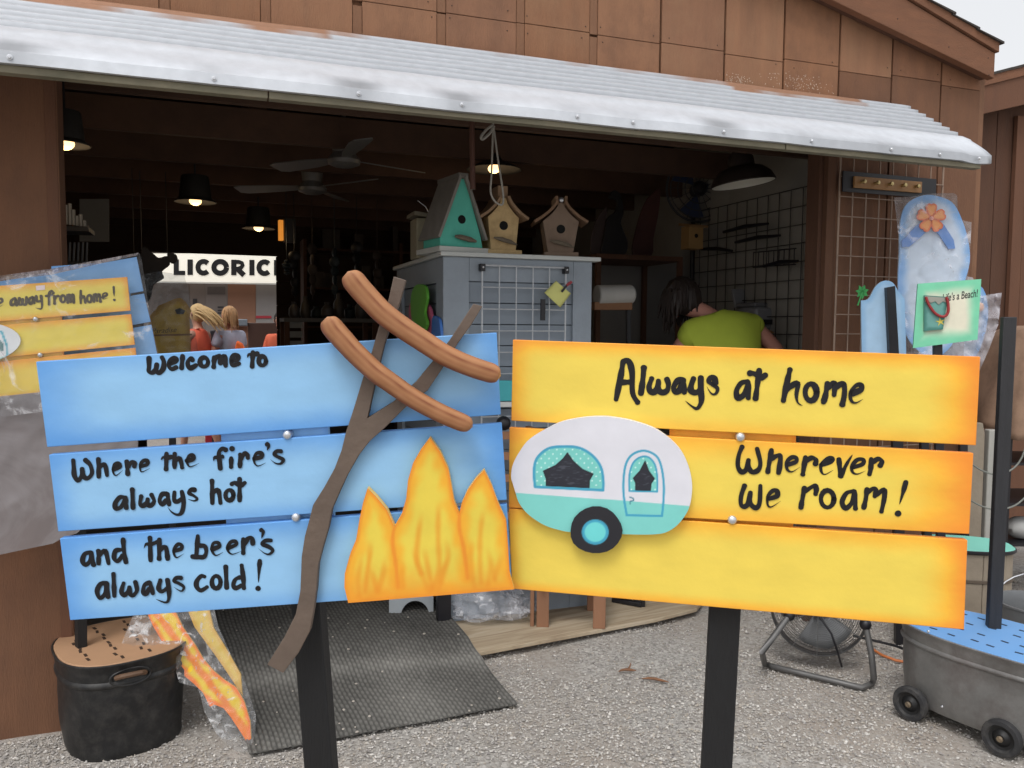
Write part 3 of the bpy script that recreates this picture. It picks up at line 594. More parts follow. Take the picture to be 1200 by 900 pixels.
gro = [-.75, -.42, -.10, .24, .566, .908, 1.243, 1.573, 1.906, 2.235, 2.571, 2.899, 3.22, 3.54, 3.862, 4.18, 4.45]
def sboard(u0, u1, z0, z1, m=WOOD_BROWN, d=0.0, th=.016, name='siding_board'):
    g = G(); za = z1 if not callable(z1) else None; a = z1(u0) if za is None else za; b = z1(u1) if za is None else za
    pts = [B(u0, d, z0), B(u1, d, z0), B(u1, d, b), B(u0, d, a)]
    if u0 < RID < u1 and callable(z1): pts.insert(3, B(RID, d, z1(RID)))
    return mk(name, g.extr(pts, -BN * th), m, SH, bevel=.0015)
g = G()   # framing sheet behind the siding
g.bbox(U0, OL - .02, -.09, -.020, 0, 2.4); g.bbox(OR + .05, U1 - .006, -.09, -.020, 0, 2.4)
g.extr([B(U0, -.020, 2.4), B(U1 - .006, -.020, 2.4), B(U1 - .006, -.020, rtop(U1) - .04), B(RID, -.020, rtop(RID) - .04), B(U0, -.020, rtop(U0) - .04)], -BN * .07)
mk('wall', g, WOOD_BROWN, SH, label='front wall framing behind the siding boards')
lo = random.Random(4)
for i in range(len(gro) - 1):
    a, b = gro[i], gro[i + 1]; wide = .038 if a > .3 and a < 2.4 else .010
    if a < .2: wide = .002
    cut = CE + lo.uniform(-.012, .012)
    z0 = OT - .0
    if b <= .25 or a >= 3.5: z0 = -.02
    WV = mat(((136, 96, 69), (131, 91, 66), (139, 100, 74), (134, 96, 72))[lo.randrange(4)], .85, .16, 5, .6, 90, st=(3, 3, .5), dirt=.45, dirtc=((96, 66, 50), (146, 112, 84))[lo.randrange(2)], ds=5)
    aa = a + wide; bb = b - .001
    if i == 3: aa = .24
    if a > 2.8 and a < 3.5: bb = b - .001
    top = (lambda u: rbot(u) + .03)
    sboard(aa, bb, z0 if z0 > 1 else -.02, cut - .001, WV if z0 > 1 else mat((114, 79, 57), .85, .16, 5, .6, 90, st=(3, 3, .5), dirt=.4, dirtc=(88, 60, 45), ds=5)); sboard(aa, bb, cut + .0015, top, WV)  # lower boards: same paint, darkened to hold the shade under the awning
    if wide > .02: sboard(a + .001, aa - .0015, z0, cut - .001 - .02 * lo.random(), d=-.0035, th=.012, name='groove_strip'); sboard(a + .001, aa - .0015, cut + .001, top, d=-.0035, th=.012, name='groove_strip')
g = G()
for i in range(3, len(gro) - 1):
    for z in (CE - .03, CE + .03):
        for u in (gro[i] + .055, gro[i + 1] - .03): 
            if lo.random() < .55 and z < rbot(u) - .02: g.ball(B(u + lo.uniform(-.01, .01), .0005, z + lo.uniform(-.01, .01)), (.0028, .0028, .0028), 6)
mk('nail_heads', g, mat((58, 42, 34), .7), SH, kind='stuff', label='rusty nail heads along the siding seam')
SC = mat((186, 164, 146), .9, .1); g = G()
for k in range(280):
    u = 3.30 + lo.gauss(0, .10); z = 2.60 + lo.gauss(0, .022)
    if k % 3 == 0: u = 2.97 + lo.gauss(0, .05); z = 2.575 + lo.gauss(0, .012)
    if any(abs(u - q) < .014 for q in gro): continue
    s = lo.uniform(.0008, .0034); g.add([B(u + s * lo.uniform(.5, 1.4) * math.cos(a), .0006, z + s * lo.uniform(.5, 1.5) * math.sin(a)) for a in (0, 1.2, 2.5, 3.9, 5.2)], [(0, 1, 2, 3, 4)])
mk('scuff_marks', g, SC, SH, kind='stuff', label='pale scuffed chips in the brown paint above the awning', smooth=0)
# left pillar lower board rows are plain: opening trims
TR = mat((104, 70, 51), .85, .15, 5, .5, 90, st=(3, 3, .5))
mk('jamb_trim', G().bbox(.1995, OL, -.14, .0025, 0, OT), TR, SH, bevel=.002)
mk('jamb_trim', G().bbox(OR, 3.484, -.10, -.012, 0, OT), BROWN_DARK, SH, bevel=.002)
mk('jamb_trim', G().bbox(3.4845, 3.538, -.03, .018, 0, OT), mat((96, 66, 48), .85, .15, 5, .5, 90, st=(3, 3, .5)), SH, bevel=.003)
mk('header_beam', G().bbox(OL, OR, -.19, -.0201, OT - .005, OT + .2), BROWN_DARK, SH)
# right side wall, back wall with its opening, left side wall
mk('side_wall', G().bbox(U1 - .006, U1 + .03, BD, -.001, 0, rtop(U1) - .035), WOOD_BROWN, SH); mk('side_wall', G().bbox(U0 - .04, U0, BD, 0, 0, rtop(U0) - .035), WOOD_BROWN, SH)
KU0, KU1, KT = bu(168, 350, -5.0)[0], bu(324, 350, -5.0)[0], 2.05
pw = .235; k = 0; u = U0
mk('gap_light_block', G().bbox(U0, KU0 - .01, BD - .06, BD - .031, 0, 3.2).bbox(KU1 + .01, U1 - .01, BD - .06, BD - .031, 0, 3.2).bbox(KU0 - .009, KU1 + .009, BD - .06, BD - .031, 2.125, 3.2), BROWN_DARK, SH)  # sheet added behind the planks to block light through their gaps
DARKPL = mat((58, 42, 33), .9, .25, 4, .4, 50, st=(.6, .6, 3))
for zz in [.0 + .235 * i for i in range(12)]:
    for (a, b) in (((U0, KU0), (KU1, U1 - .01)) if zz < KT - .1 else ((U0, U1 - .01),)):
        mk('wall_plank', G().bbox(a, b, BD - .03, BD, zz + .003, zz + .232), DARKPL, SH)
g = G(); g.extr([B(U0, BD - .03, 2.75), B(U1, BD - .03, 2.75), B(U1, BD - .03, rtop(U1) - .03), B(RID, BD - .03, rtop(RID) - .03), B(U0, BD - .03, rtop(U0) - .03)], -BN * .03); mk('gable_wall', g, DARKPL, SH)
# interior partition on the right, pale
WALLW = mat((150, 147, 141), .85, .1, 2, .1, dirt=.4, dirtc=(110, 100, 92), ds=2)
for k in range(4): mk('wall_panel', G().bbox(3.93, 3.95, -.22 - 1.19 * (k + 1) + .004, -.22 - 1.19 * k, 0, 2.78), WALLW, SH)
# joists, rafters, roof
for k in range(7):
    dd = -.55 - .72 * k; mk('ceiling_joist', G().bbox(U0 + .02, 3.925 if k < 6 else 4.4, dd - .04, dd, 2.40, 2.56), RAFTER, SH)
    if k % 2 == 0:
        gg = G(); gg.beam(B(.9 + .1 * k, dd - .02, 2.55), B(.55 + .1 * k, dd - .02, 3.2), .035, .09); mk('brace', gg, RAFTER, SH)
        gg = G(); gg.beam(B(2.3, dd - .02, 2.55), B(2.8, dd - .02, 3.1), .035, .09); mk('brace', gg, RAFTER, SH)
DECK = mat((52, 40, 33), .9, .3, 3, .3)
for sgn in (-1, 1):
    n_ = 10
    ue = UE if sgn > 0 else 2 * RID - UE
    for k in range(n_):
        t0, t1 = k / n_, (k + 1) / n_; a = RID + (ue - RID) * t0; b = RID + (ue - RID) * t1
        pts = [B(a, .05, rtop(a) - .045), B(b, .05, rtop(b) - .045), B(b, .05, rtop(b) - .025), B(a, .05, rtop(a) - .025)]
        mk('roof_deck_board', G().extr(pts, -BN * 5.4), DECK, SH)
    nc = 18
    for k in range(nc):      # shingle courses
        t0, t1 = k / nc, (k + 1) / nc; a = RID + (ue + .03 * sgn - RID) * t0; b = RID + (ue + .03 * sgn - RID) * t1
        j = .012 * lo.random(); pts = [B(a - .02 * sgn, .100 + j, rtop(a) - .020), B(b, .100 + j, rtop(b) - .012), B(b, .100 + j, rtop(b) - .0225), B(a - .02 * sgn, .100 + j, rtop(a) - .024)]
        mk('shingle_course', G().extr(pts, -BN * 5.5), SHINGLE, SH)
    pts = [B(RID, DF, rbot(RID)), B(ue, DF, rbot(ue)), B(ue, DF, rtop(ue) - .075), B(RID, DF, rtop(RID) - .075)]
    mk('fascia_board', G().extr(pts, -BN * .04), WOOD_BROWN2, SH, bevel=.003, label='brown painted rake fascia, cracked along its top')
    pts = [B(RID, .097, rtop(RID) - .07), B(ue + .012 * sgn, .097, rtop(ue) - .072), B(ue + .012 * sgn, .097, rtop(ue) - .022), B(RID, .097, rtop(RID) - .022)]
    mk('fascia_trim', G().extr(pts, -BN * .055), WOOD_BROWN2, SH, bevel=.002)
    pts = [B(RID, DF - .041, rbot(RID) + .012), B(ue, DF - .041, rbot(ue) + .012), B(ue, DF - .041, rbot(ue) + .028), B(RID, DF - .041, rbot(RID) + .028)]
    mk('soffit', G().extr(pts, -BN * .04), BROWN_DARK, SH)
for (x, y) in [(1052, 22), (1112, 55), (1158, 68), (1159, 88)]:
    g = G(); c = FB.hit(x, y, DF + .0005); g.ball(c, .003, 6); mk('nail', g, WIREDK, SH)
# floor
mk('workshop_floor', G().bbox(U0, U1 - .01, BD - .3, -.5, -.05, .022), mat((84, 78, 72), .85, .25, 3, .3, dirt=.5, dirtc=(60, 54, 48), ds=1.5), kind='structure')

# ---------------------------------------------------------------- awning
AW = thing('corrugated_awning', 'galvanised corrugated metal awning over the shop opening, brown overspray along its top edge', 'awning', B(1.4, .2, 2.3))
prof = [(0.0, 2.548)]; nr = 7; dA, zA, dE, zE = .01, 2.542, .335, 2.322
for k in range(nr):
    for t, h in ((.03, 0), (.10, .017), (.80, .026), (.87, .0)):
        f = (k + t) / nr; prof.append((dA + (dE - dA) * f, zA + (zE - zA) * f + h))
prof += [(.340, 2.318), (.352, 2.331), (.395, 2.306), (.402, 2.297), (.445, 2.266), (.478, 2.240), (.500, 2.219), (.5055, 2.213), (.5065, 2.180), (.497, 2.177)]
g = G(); g.c = []; us = np.arange(-1.45, 3.945, .03).tolist() + [3.945]; npf = len(prof)
bolts_u = [bu(x, y, .5)[0] for x, y in ((12, 66), (251, 95), (420, 112), (541, 124), (676, 136), (741, 144), (847, 153), (950, 164), (1043, 175), (1100, 178), (1146, 183))]
for u in us:
    for j, (d, z) in enumerate(prof):
        f = j / npf; sag = .006 * noise.noise(Vector((u * .9, 0, 0))) * f + .003 * noise.noise(Vector((u * 3, j * .2, 1)))
        dent = 0
        if j >= npf - 5:
            for q in bolts_u: dent += .0035 * math.exp(-((u - q) / .05) ** 2) * (1 if j < npf - 3 else .3)
        if u > 3.78 and j >= npf - 5: dent += .012 * math.sin((u - 3.78) / .165 * math.pi)
        g.v.append(B(u, d - dent * .7, z + sag - dent * .4))
        nzv_ = noise.noise(Vector((u * 1.6, d * 3, 5))) + .5 * noise.noise(Vector((u * 7, d * 9, 2)))
        lim = .055 + .05 * nzv_ + (.06 if 2.9 < u < 3.65 else 0) + (.06 if u < 1.15 else 0)
        k = min(max((lim - d) / .03, 0), 1); 
        if u > 3.66: k = 0
        br = np.array(lin((164, 122, 95))); gv = np.array(lin((200, 204, 210))) * (1 + .03 * noise.noise(Vector((u * 5, d * 14, 8))) + .05 * noise.noise(Vector((u * 30, d * 30, 8))))
        gv = gv * (1.16 if j >= npf - 9 else (.5 if j < 29 and (j - 1) % 4 in (0, 3) else 1.0))  # smooth panel lightened, rib creases darkened: light and shade baked into the colour
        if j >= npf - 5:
            for iq, q in enumerate(bolts_u): gv = gv * (1 - (.5 if iq in (0, 2, 3, 6) else .15) * math.exp(-((u - q) / .085) ** 2) * (1 if j < npf - 3 else .6))  # shade of the dents round the screws, baked into the sheet colour
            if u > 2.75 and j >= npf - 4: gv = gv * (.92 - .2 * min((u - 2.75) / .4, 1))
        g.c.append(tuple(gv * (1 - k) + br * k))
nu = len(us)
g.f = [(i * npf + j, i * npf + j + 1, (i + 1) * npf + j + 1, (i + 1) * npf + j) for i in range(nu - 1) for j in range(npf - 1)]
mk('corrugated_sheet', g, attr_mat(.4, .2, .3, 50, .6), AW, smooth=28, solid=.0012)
for q in bolts_u:
    c = B(q, .5068, 2.1975); M = Matrix((BU, ZZ, BN)).transposed() if Matrix((BU, ZZ, BN)).determinant() > 0 else Matrix((-BU, ZZ, BN)).transposed(); g = G()
    g.lathe([(.008, 0), (.008, .002), (.005, .0025), (.005, .005), (.0035, .0065), (.0001, .0065)], c, 10, M); mk('roofing_screw', g, STEEL, AW)
STRIP = mat((122, 116, 98), .85, .25, 8, .3, 60, st=(1, 1, 4), dirt=.5, dirtc=(86, 88, 70), ds=5)
for a, b in ((-1.4, .9), (.904, 2.86), (2.865, 3.9)): mk('edge_batten', G().bbox(a, b, .455, .492, 2.158, 2.181), STRIP, AW, bevel=.002)
for u in (-.9, .1, 1.2, 2.2, 3.2, 3.85): g = G(); g.beam(B(u, 0, 2.515), B(u, .46, 2.185), .035, .03); mk('rafter', g, mat((110, 100, 84), .85, .25, 8, .3), AW)
# scribbled mark stamped on the rim of the awning
g = G(); fr = Fr(B(0, .5055, 2.19), BU, BN)
for s in ([(899, 160), (900, 152), (903, 152), (904, 160)], [(907, 153), (905, 156), (908, 160)], [(909, 153), (911, 156), (914, 152)], [(911, 156), (911, 160)]):
    brush(g, fr, (0, 0), 1, 1.0, [s], .006)

# ================================================================ neighbouring shed
NB = thing('neighbour_shed', 'second brown shed with shingled roof at the right edge', 'building', B(7, -2.5, 0))
def nq(pts, d): return [FB.hit(x, y, d) for x, y in pts]
dN = -1.2; a = bu(1143, 300, dN)[0]
a = 5.45
for k in range(9):
    u0 = a + .3 * k; zt = lambda u: 3.02 + .262 * (u - 5.85)
    mk('siding_board', G().extr([B(u0 + .004, dN - .02, 0), B(u0 + .296, dN - .02, 0), B(u0 + .296, dN - .02, zt(u0 + .3) + .05), B(u0 + .004, dN - .02, zt(u0) + .05)], -BN * .02), BROWN_DARK if k < 3 else TR, NB, bevel=.001)
mk('corner_trim', G().bbox(6.20, 6.30, dN - .01, dN + .02, 0, 3.0), TR, NB)
pts = [B(5.2, dN + .14, 2.80), B(6.34, dN + .14, 3.10), B(6.34, dN + .14, 3.37), B(5.2, dN + .14, 3.03)]
mk('fascia_board', G().extr(pts, -BN * .04), TR, NB, bevel=.003)
mk('fascia_trim', G().extr([B(5.2, dN + .152, 2.975), B(6.34, dN + .152, 3.31), B(6.34, dN + .152, 3.375), B(5.2, dN + .152, 3.035)], -BN * .011), WOOD_BROWN2, NB)
pts = [B(6.35, dN + .14, 3.055), B(8.2, dN + .14, 3.5), B(8.2, dN + .14, 3.95), B(6.35, dN + .14, 3.33)]
mk('fascia_board', G().extr(pts, -BN * .04), BROWN_DARK, NB, bevel=.003)
for k in range(12):
    u0, u1 = 5.15 + .26 * k, 5.15 + .26 * (k + 1) + .02; z = lambda u: 3.03 + .30 * (u - 5.2)
    mk('shingle_course', G().extr([B(u0, dN + .16, z(u0)), B(u1, dN + .16, z(u1) + .002), B(u1, dN + .16, z(u1) + .019), B(u0, dN + .16, z(u0) + .018)], -BN * 4.5), SHINGLE, NB)
mk('side_wall', G().bbox(5.43, 5.45, dN - 4, dN - .02, 0, 2.85), BROWN_DARK, NB)
# ================================================================ rubber mat, plywood sheet
A0, A1 = ground(560, 768, .03), ground(822, 718, .03)
ax = (A1 - A0).normalized(); ax.z = 0; iy = Vector((-ax.y, ax.x, 0))
PLY = mat((168, 150, 124), .85, .12, 3, .2, 40, st=(1, 1, 1), dirt=.35, dirtc=(130, 112, 92), ds=4)
def ply_mat():
    m, nt, p, out = nmat("plywood"); tc = N(nt, "ShaderNodeTexCoord"); mp = N(nt, "ShaderNodeMapping"); mp.inputs["Rotation"].default_value = (0, 0, -math.atan2(ax.y, ax.x)); mp.inputs["Scale"].default_value = (1, 1, 1); nt.links.new(tc.outputs["Object"], mp.inputs[0])
    mp2 = N(nt, "ShaderNodeMapping"); mp2.inputs["Scale"].default_value = (.7, 7, 1); nt.links.new(mp.outputs[0], mp2.inputs[0])
    w = N(nt, "ShaderNodeTexNoise", Scale=3.5, Detail=8.0, Roughness=.6, Distortion=1.2); nt.links.new(mp2.outputs[0], w.inputs["Vector"])
    r = ramp(nt, [(.3, lin((140, 120, 98))), (.5, lin((174, 157, 132))), (.7, lin((190, 176, 154)))]); nt.links.new(w.outputs[0], r.inputs[0]); nt.links.new(r.outputs[0], p.inputs["Base Color"]); p.inputs["Roughness"].default_value = .8
    bp = N(nt, "ShaderNodeBump", Strength=.3, Distance=.004); nt.links.new(w.outputs[0], bp.inputs["Height"]); nt.links.new(bp.outputs[0], p.inputs["Normal"]); return m
outl = [A0 - ax * .06, A0 + ax * .2, A0 + ax * .6, A0 + ax * .95, A0 + ax * 1.22 + iy * .03, A0 + ax * 1.34 + iy * .12, A0 + ax * 1.38 + iy * .3, A0 + ax * 1.38 + iy * 1.22, A0 - ax * .06 + iy * 1.22]
mk('plywood_sheet', G().extr([Vector((p.x, p.y, .043)) for p in outl], Vector((0, 0, -.018))), ply_mat(), loc=(A0.x, A0.y, 0), bevel=.002, label='bare plywood sheet in front of the kiosk, right of the rubber mat', cat='plywood sheet')
# mat
mFR, mBR, mFL, mBL = ground(607, 826, .015), ground(498, 690, .06), ground(292, 885, .015), ground(240, 706, .04)
g = G(); nu_, nv_ = 240, 150; g.c = []
for j in range(nv_ + 1):
    v = j / nv_
    for i in range(nu_ + 1):
        u = i / nu_; p = (mFL.lerp(mFR, u)).lerp(mBL.lerp(mBR, u), v)
        p = p + Vector((.006 * noise.noise(Vector((v * 6, u * 2, 0))), .006 * noise.noise(Vector((u * 7, v, 3))), 0))
        fold = 0.34 + .03 * math.sin(u * 4)
        z = .016 + .045 * min(max((v - fold + .1) / .22, 0), 1) ** 1.5 + .006 * math.exp(-((v - fold) / .03) ** 2) + .004 * noise.noise(Vector((u * 5, v * 5, 1)))
        rib = .0032 * (1 if (i % 4) in (0, 1) else 0) * (.5 + .5 * math.sin(v * 230 + (i // 4) * 1.9))
        g.v.append(Vector((p.x, p.y, z + rib)))
        wn_ = noise.noise(Vector((u * 4, v * 4, 6))); b = 102 + 18 * wn_ + (20 * (.5 + .5 * math.sin(v * 230 + (i // 4) * 1.9)) if (i % 4) in (0, 1) else -12) + 22 * math.exp(-((v - fold) / .05) ** 2) - 22 * v + 10 * noise.noise(Vector((u * 40, v * 30, 6)))  # rib highlights painted into the dusty tone, grooves darker
        g.c.append(lin((b, b * .985, b * .95)))
W_ = nu_ + 1
g.f = [(j * W_ + i, j * W_ + i + 1, (j + 1) * W_ + i + 1, (j + 1) * W_ + i) for j in range(nv_) for i in range(nu_)]
mk('rubber_mat', g, attr_mat(.9, .35, 0, 250, .25), loc=ground(430, 790), smooth=0, solid=-.006, label='dusty black ribbed rubber mat lying across the shop threshold', cat='rubber mat')
g = G(); rp = np.random.RandomState(5)
for k in range(46):
    u, v = rp.rand(), rp.rand() ** 1.4 * .9; p = (mFL.lerp(mFR, u)).lerp(mBL.lerp(mBR, u), v); s = .0035 + .004 * rp.rand()
    z = .022 + .045 * min(max((v - .26) / .22, 0), 1) ** 1.5; g.ball((p.x, p.y, z + s * .5), (s, s * .8, s * .5), 6, rotz(rp.rand() * 6))
mk('stray_gravel', g, mat((180, 172, 162), .9, .2, 20, .3), kind='stuff', label='stray gravel stones scattered on the rubber mat')

# ================================================================ oval tubs
def sup(a, b, n=40, e=2.6):
    return [(a * math.copysign(abs(math.cos(t)) ** (2 / e), math.cos(t)), b * math.copysign(abs(math.sin(t)) ** (2 / e), math.sin(t))) for t in [2 * math.pi * k / n for k in range(n)]]
def loftov(g, c, ang, rings, n=40, cap=(1, 1)):              # rings: (a, b, z)
    M = rotz(ang); b0 = len(g.v)
    for a, b, z in rings:
        for x, y in sup(a, b, n): g.v.append(Vector(c) + M @ Vector((x, y, z)))
    m = len(rings)
    for i in range(m - 1):
        for k in range(n): k2 = (k + 1) % n; g.f.append((b0 + i * n + k, b0 + i * n + k2, b0 + (i + 1) * n + k2, b0 + (i + 1) * n + k))
    if cap[0]: g.f.append(tuple(b0 + k for k in reversed(range(n))))
    if cap[1]: g.f.append(tuple(b0 + (m - 1) * n + k for k in range(n)))
    return g
def boiler(t, c, a, b, ang, z0, H, bodym, lidm, slotm, taper=.88, slots=True, rimm=None):
    R1 = []
    for z, k in ((0, taper), (.006, taper + .008), (H * .3, taper + (1 - taper) * .35), (H * .755, .960), (H * .77, .985), (H * .79, .994), (H * .81, .985), (H * .825, .965), (H * .97, 1.0), (H * .985, 1.018), (H, 1.02), (H * 1.008, 1.0), (H * .99, .985)):
        R1.append((a * k, b * k, z0 + z))
    R2 = [R1[0]]
    for (a0, b0_, z0_), (a1, b1, z1) in zip(R1, R1[1:]):
        n_ = max(int((z1 - z0_) / .02), 1)
        for k in range(1, n_ + 1): f = k / n_; R2.append((a0 + (a1 - a0) * f, b0_ + (b1 - b0_) * f, z0_ + (z1 - z0_) * f))
    g = loftov(G(), c, ang, R2, 72, cap=(1, 0))
    for p in g.v:
        q = p - Vector(c); w = min(max((q.z - z0) / .03, 0), 1) * min(max((z0 + H * .76 - q.z) / .03, 0), 1)
        d = .006 * noise.noise(q * 6) + .003 * noise.noise(q * 17); e = Vector((q.x, q.y, 0)).normalized(); p += e * d * w
    mk('tub_body', g, bodym, t, smooth=40)
    mk('lid', loftov(G(), c, ang, [(a * .975, b * .975, z0 + H * .955), (a * .985, b * .985, z0 + H * 1.0), (a * .975, b * .975, z0 + H * 1.012)]), lidm, t, bevel=.001)
    if slots:
        M = rotz(ang); g = G()
        for i in range(-4, 5):
            for j in (-1.5, -.5, .5, 1.5):
                x, y = i * a * .19 + random.uniform(-.01, .01), j * b * .42 + random.uniform(-.012, .012)
                if (x / a) ** 2 + (y / b) ** 2 > .72: continue
                g.box(Vector(c) + M @ Vector((x, y, z0 + H * 1.012 + .0005)), (.026, .009, .0016), M @ rotz(random.uniform(-.15, .15)))
        mk('slots', g, slotm, t, kind='stuff', label='rows of short slots cut in the lid')
cL = Vector((-1.378, 2.80, 0)); aL = R(128)
TL_ = thing('washtub_stand', 'black oval metal washtub with a tan slotted lid at the left corner post', 'washtub', cL)
TUBBLK = mat((35, 35, 36), .5, .35, 5, .4, 25, dirt=.28, dirtc=(98, 95, 90), ds=22, metal=.2)
boiler(TL_, cL, .222, .208, aL, .0, .335, TUBBLK, mat((178, 140, 108), .7, .1, 5, .2, dirt=.2, dirtc=(140, 104, 78)), mat((60, 42, 30), .9))
g = G(); M = rotz(aL); hc = FB
hp = ground(148, 783, .275); dirv = (hp - cL); dirv.z = 0; dirv.normalize(); sx = Vector((-dirv.y, dirv.x, 0)); hc = cL + dirv * .212 + ZZ * .285
g.tube([hc + sx * .062 * math.cos(t) + ZZ * (.028 * math.sin(t)) + dirv * (.004 + .002 * abs(math.sin(t))) for t in [2 * math.pi * k / 20 for k in range(21)]], .0048, 6)
mk('handle_ring', g, TUBBLK, TL_)
g = G(); g.tube([hc + sx * x + ZZ * z + dirv * o for x, z, o in ((-.045, .004, .006), (-.03, .012, .022), (0, .014, .027), (.03, .012, .022), (.045, .004, .006))], .0085, 8)
mk('handle', g, mat((96, 72, 54), .6, .3, 20, .3), TL_)

cR = Vector((1.80, 2.855, 0)); aR = math.atan2(-.8, .6)
TR_ = thing('rolling_tub', 'dark galvanised oval tub on black castors with a bright blue slotted lid, lower right', 'washtub', cR)
TUBGAL = mat((132, 131, 129), .4, .4, 4, .35, 30, metal=.4, dirt=.55, dirtc=(72, 48, 44), ds=5)
boiler(TR_, cR, .37, .205, aR, .055, .285, TUBGAL, mat((108, 158, 212), .7, .08, 6, .15, dirt=.15, dirtc=(140, 120, 100)), mat((40, 52, 70), .9), taper=.93)
nn_ = Vector((-.8, -.6, 0)); ad = Vector((.6, -.8, 0)); TY = mat((44, 44, 46), .75, .2, 20, .3, dirt=.4, dirtc=(120, 116, 110), ds=15)
for s in (-.245, .07):
    for side in (1, -1):
        c = cR + ad * s + nn_ * (.2 * side) + ZZ * .063; M = Matrix((ad, ZZ, nn_ * side)).transposed()
        if M.determinant() < 0: M = Matrix((-ad, ZZ, nn_ * side)).transposed()
        w = mk('castor_wheel', G().lathe([(.040, -.014), (.060, -.016), (.0635, -.008), (.0635, .008), (.060, .016), (.046, .017), (.043, .012), (.040, .008)], c, 28, M), TY, TR_)
        mk('wheel_disc', G().lathe([(.041, -.006), (.041, .008), (.030, .005), (.024, .010), (.016, .016), (.0001, .016)], c, 24, M), mat((22, 22, 23), .5), w)
        mk('axle_nut', G().lathe([(.011, .016), (.011, .020), (.007, .022), (.006, .026), (.0001, .026)], c, 8, M), mat((150, 135, 115), .4, .2, 20, .2, metal=.7), w)
    gg = G(); gg.tube([cR + ad * s + nn_ * .19 + ZZ * .063, cR + ad * s - nn_ * .19 + ZZ * .063], .006, 8); mk('axle', gg, WIREDK, TR_)
for (x, y) in ((1088, 740), (1104, 828), (1157, 856)):
    r_ = ray(x, y); best = EYE + r_ * 1.0
    tt = (cR + nn_ * .198 - EYE).dot(nn_) / r_.dot(nn_); g = G(); g.ball(EYE + r_ * tt, .0055, 8); mk('rivet', g, STEEL, TR_)
# square black stake standing in the blue lid
BLKSTK = mat((40, 40, 43), .6, .3, 15, .4, 100, st=(3, 3, .4))
sb = ground(1164, 734, .345)
g = G(); g.box((sb.x, sb.y, (.34 + 1.50) / 2), (.044, .04, 1.16), rotz(-.25)); mk('square_stake', g, BLKSTK, bevel=.003, loc=(sb.x, sb.y, .34), label='bare black square stake standing upright in the blue-lidded tub', cat='stake')

# keg with the teal lid
cK = Vector((2.13, 3.76, 0)); WD = mat((150, 138, 122), .85, .2, 4, .4, 70, st=(1, 1, .8), dirt=.4, dirtc=(108, 96, 82), ds=5)
TK = thing('wooden_keg', 'weathered wood oval keg with a teal slotted lid behind the yellow sign', 'keg', cK)
nst_ = 22
for k in range(nst_):
    p0_ = sup(.205, .14, nst_)[k]; p1_ = sup(.205, .14, nst_)[(k + 1) % nst_]; M = rotz(-.2); a_, b_ = (cK + M @ Vector((*p, 0)) for p in (p0_, p1_)); a2, b2 = a_.lerp(b_, .03), a_.lerp(b_, .97); inn = (cK - (a_ + b_) / 2).normalized()
    mk('stave', G().extr([a2 + ZZ * .002, b2 + ZZ * .002, b2 + ZZ * .435, a2 + ZZ * .435], inn * .015), WD, TK, bevel=.001)
mk('hoop', loftov(G(), cK, -.2, [(.208, .143, .30), (.210, .145, .302), (.210, .145, .314), (.208, .143, .316)], cap=(0, 0)), mat((96, 84, 72), .7), TK)
mk('lid', loftov(G(), cK, -.2, [(.205, .14, .436), (.212, .147, .438), (.212, .147, .45), (.208, .143, .453)]), mat((126, 200, 184), .65, .08, 6, .1), TK)
mk('lid_rim', loftov(G(), cK, -.2, [(.2125, .1475, .434), (.2175, .1525, .44), (.2175, .1525, .449), (.2125, .1475, .452)], cap=(0, 0)), BLACKPAINT, TK)

# weathered plank, pale downspout, rack with canvas, cables, bucket
dp = 4.15
FX = Fr((0, dp, 1), RT, (0, -1, 0))
def fbox(fr, q, th, m, name, parent=None, off=0, **kw): return mk(name, G().extr([fr.hit(x, y, off) for x, y in q], fr.n * -th), m, parent, **kw)
b_ = FX.hit(1145, 720); 
g = G(); g.extr([Vector((p.x, p.y, z)) for p, z in ((FX.hit(1128, 600), 0), (FX.hit(1152, 600), 0), (FX.hit(1150, 600), .92), (FX.hit(1147, 600), .975), (FX.hit(1132, 600), .98), (FX.hit(1129, 600), .90))], (0, .03, 0)); mk('weathered_plank', g, WD, bevel=.004, loc=(b_.x, b_.y, 0), label='grey weathered plank with a knot standing behind the yellow sign\'s right edge', cat='plank')
g = G(); p = FX.hit(1158, 600, -.02); g.box((p.x, p.y, .47), (.055, .05, .94)); mk('downspout', g, mat((168, 166, 160), .55, .1, 6, .2, dirt=.3, dirtc=(120, 116, 108)), bevel=.006, loc=(p.x, p.y, 0), label='pale grey square downspout end just right of the weathered plank', cat='downspout')
rk = FX.hit(1205, 640, -.15); RK = thing('metal_rack', 'black metal rack under the brown canvas at the right edge', 'rack', (rk.x, rk.y, 0))
for dx in (-.13, .42):
    for dy in (0, .4): mk('leg', G().box((rk.x + dx, rk.y + dy, .48), (.022, .022, .96)), BLACKPAINT, RK)
for z in (.30, .52, .74): mk('shelf', G().box((rk.x + .145, rk.y + .2, z), (.57, .42, .015)), BLACKPAINT, RK)
for i, (dx, z, s) in enumerate(((.02, .37, .09), (.2, .59, .1), (.3, .37, .08))): mk('stored_bag', G().ball((rk.x + dx, rk.y + .1, z), (s, s * .8, s * .7), 10), mat((170, 170, 168), .6, .2, 9, .6, 12), loc=(rk.x + dx, rk.y + .1, z - s), label=['small pale bag on the lowest rack shelf, left side', 'pale bag on the middle rack shelf', 'small pale bag on the lowest rack shelf, right side'][i], cat='bag')
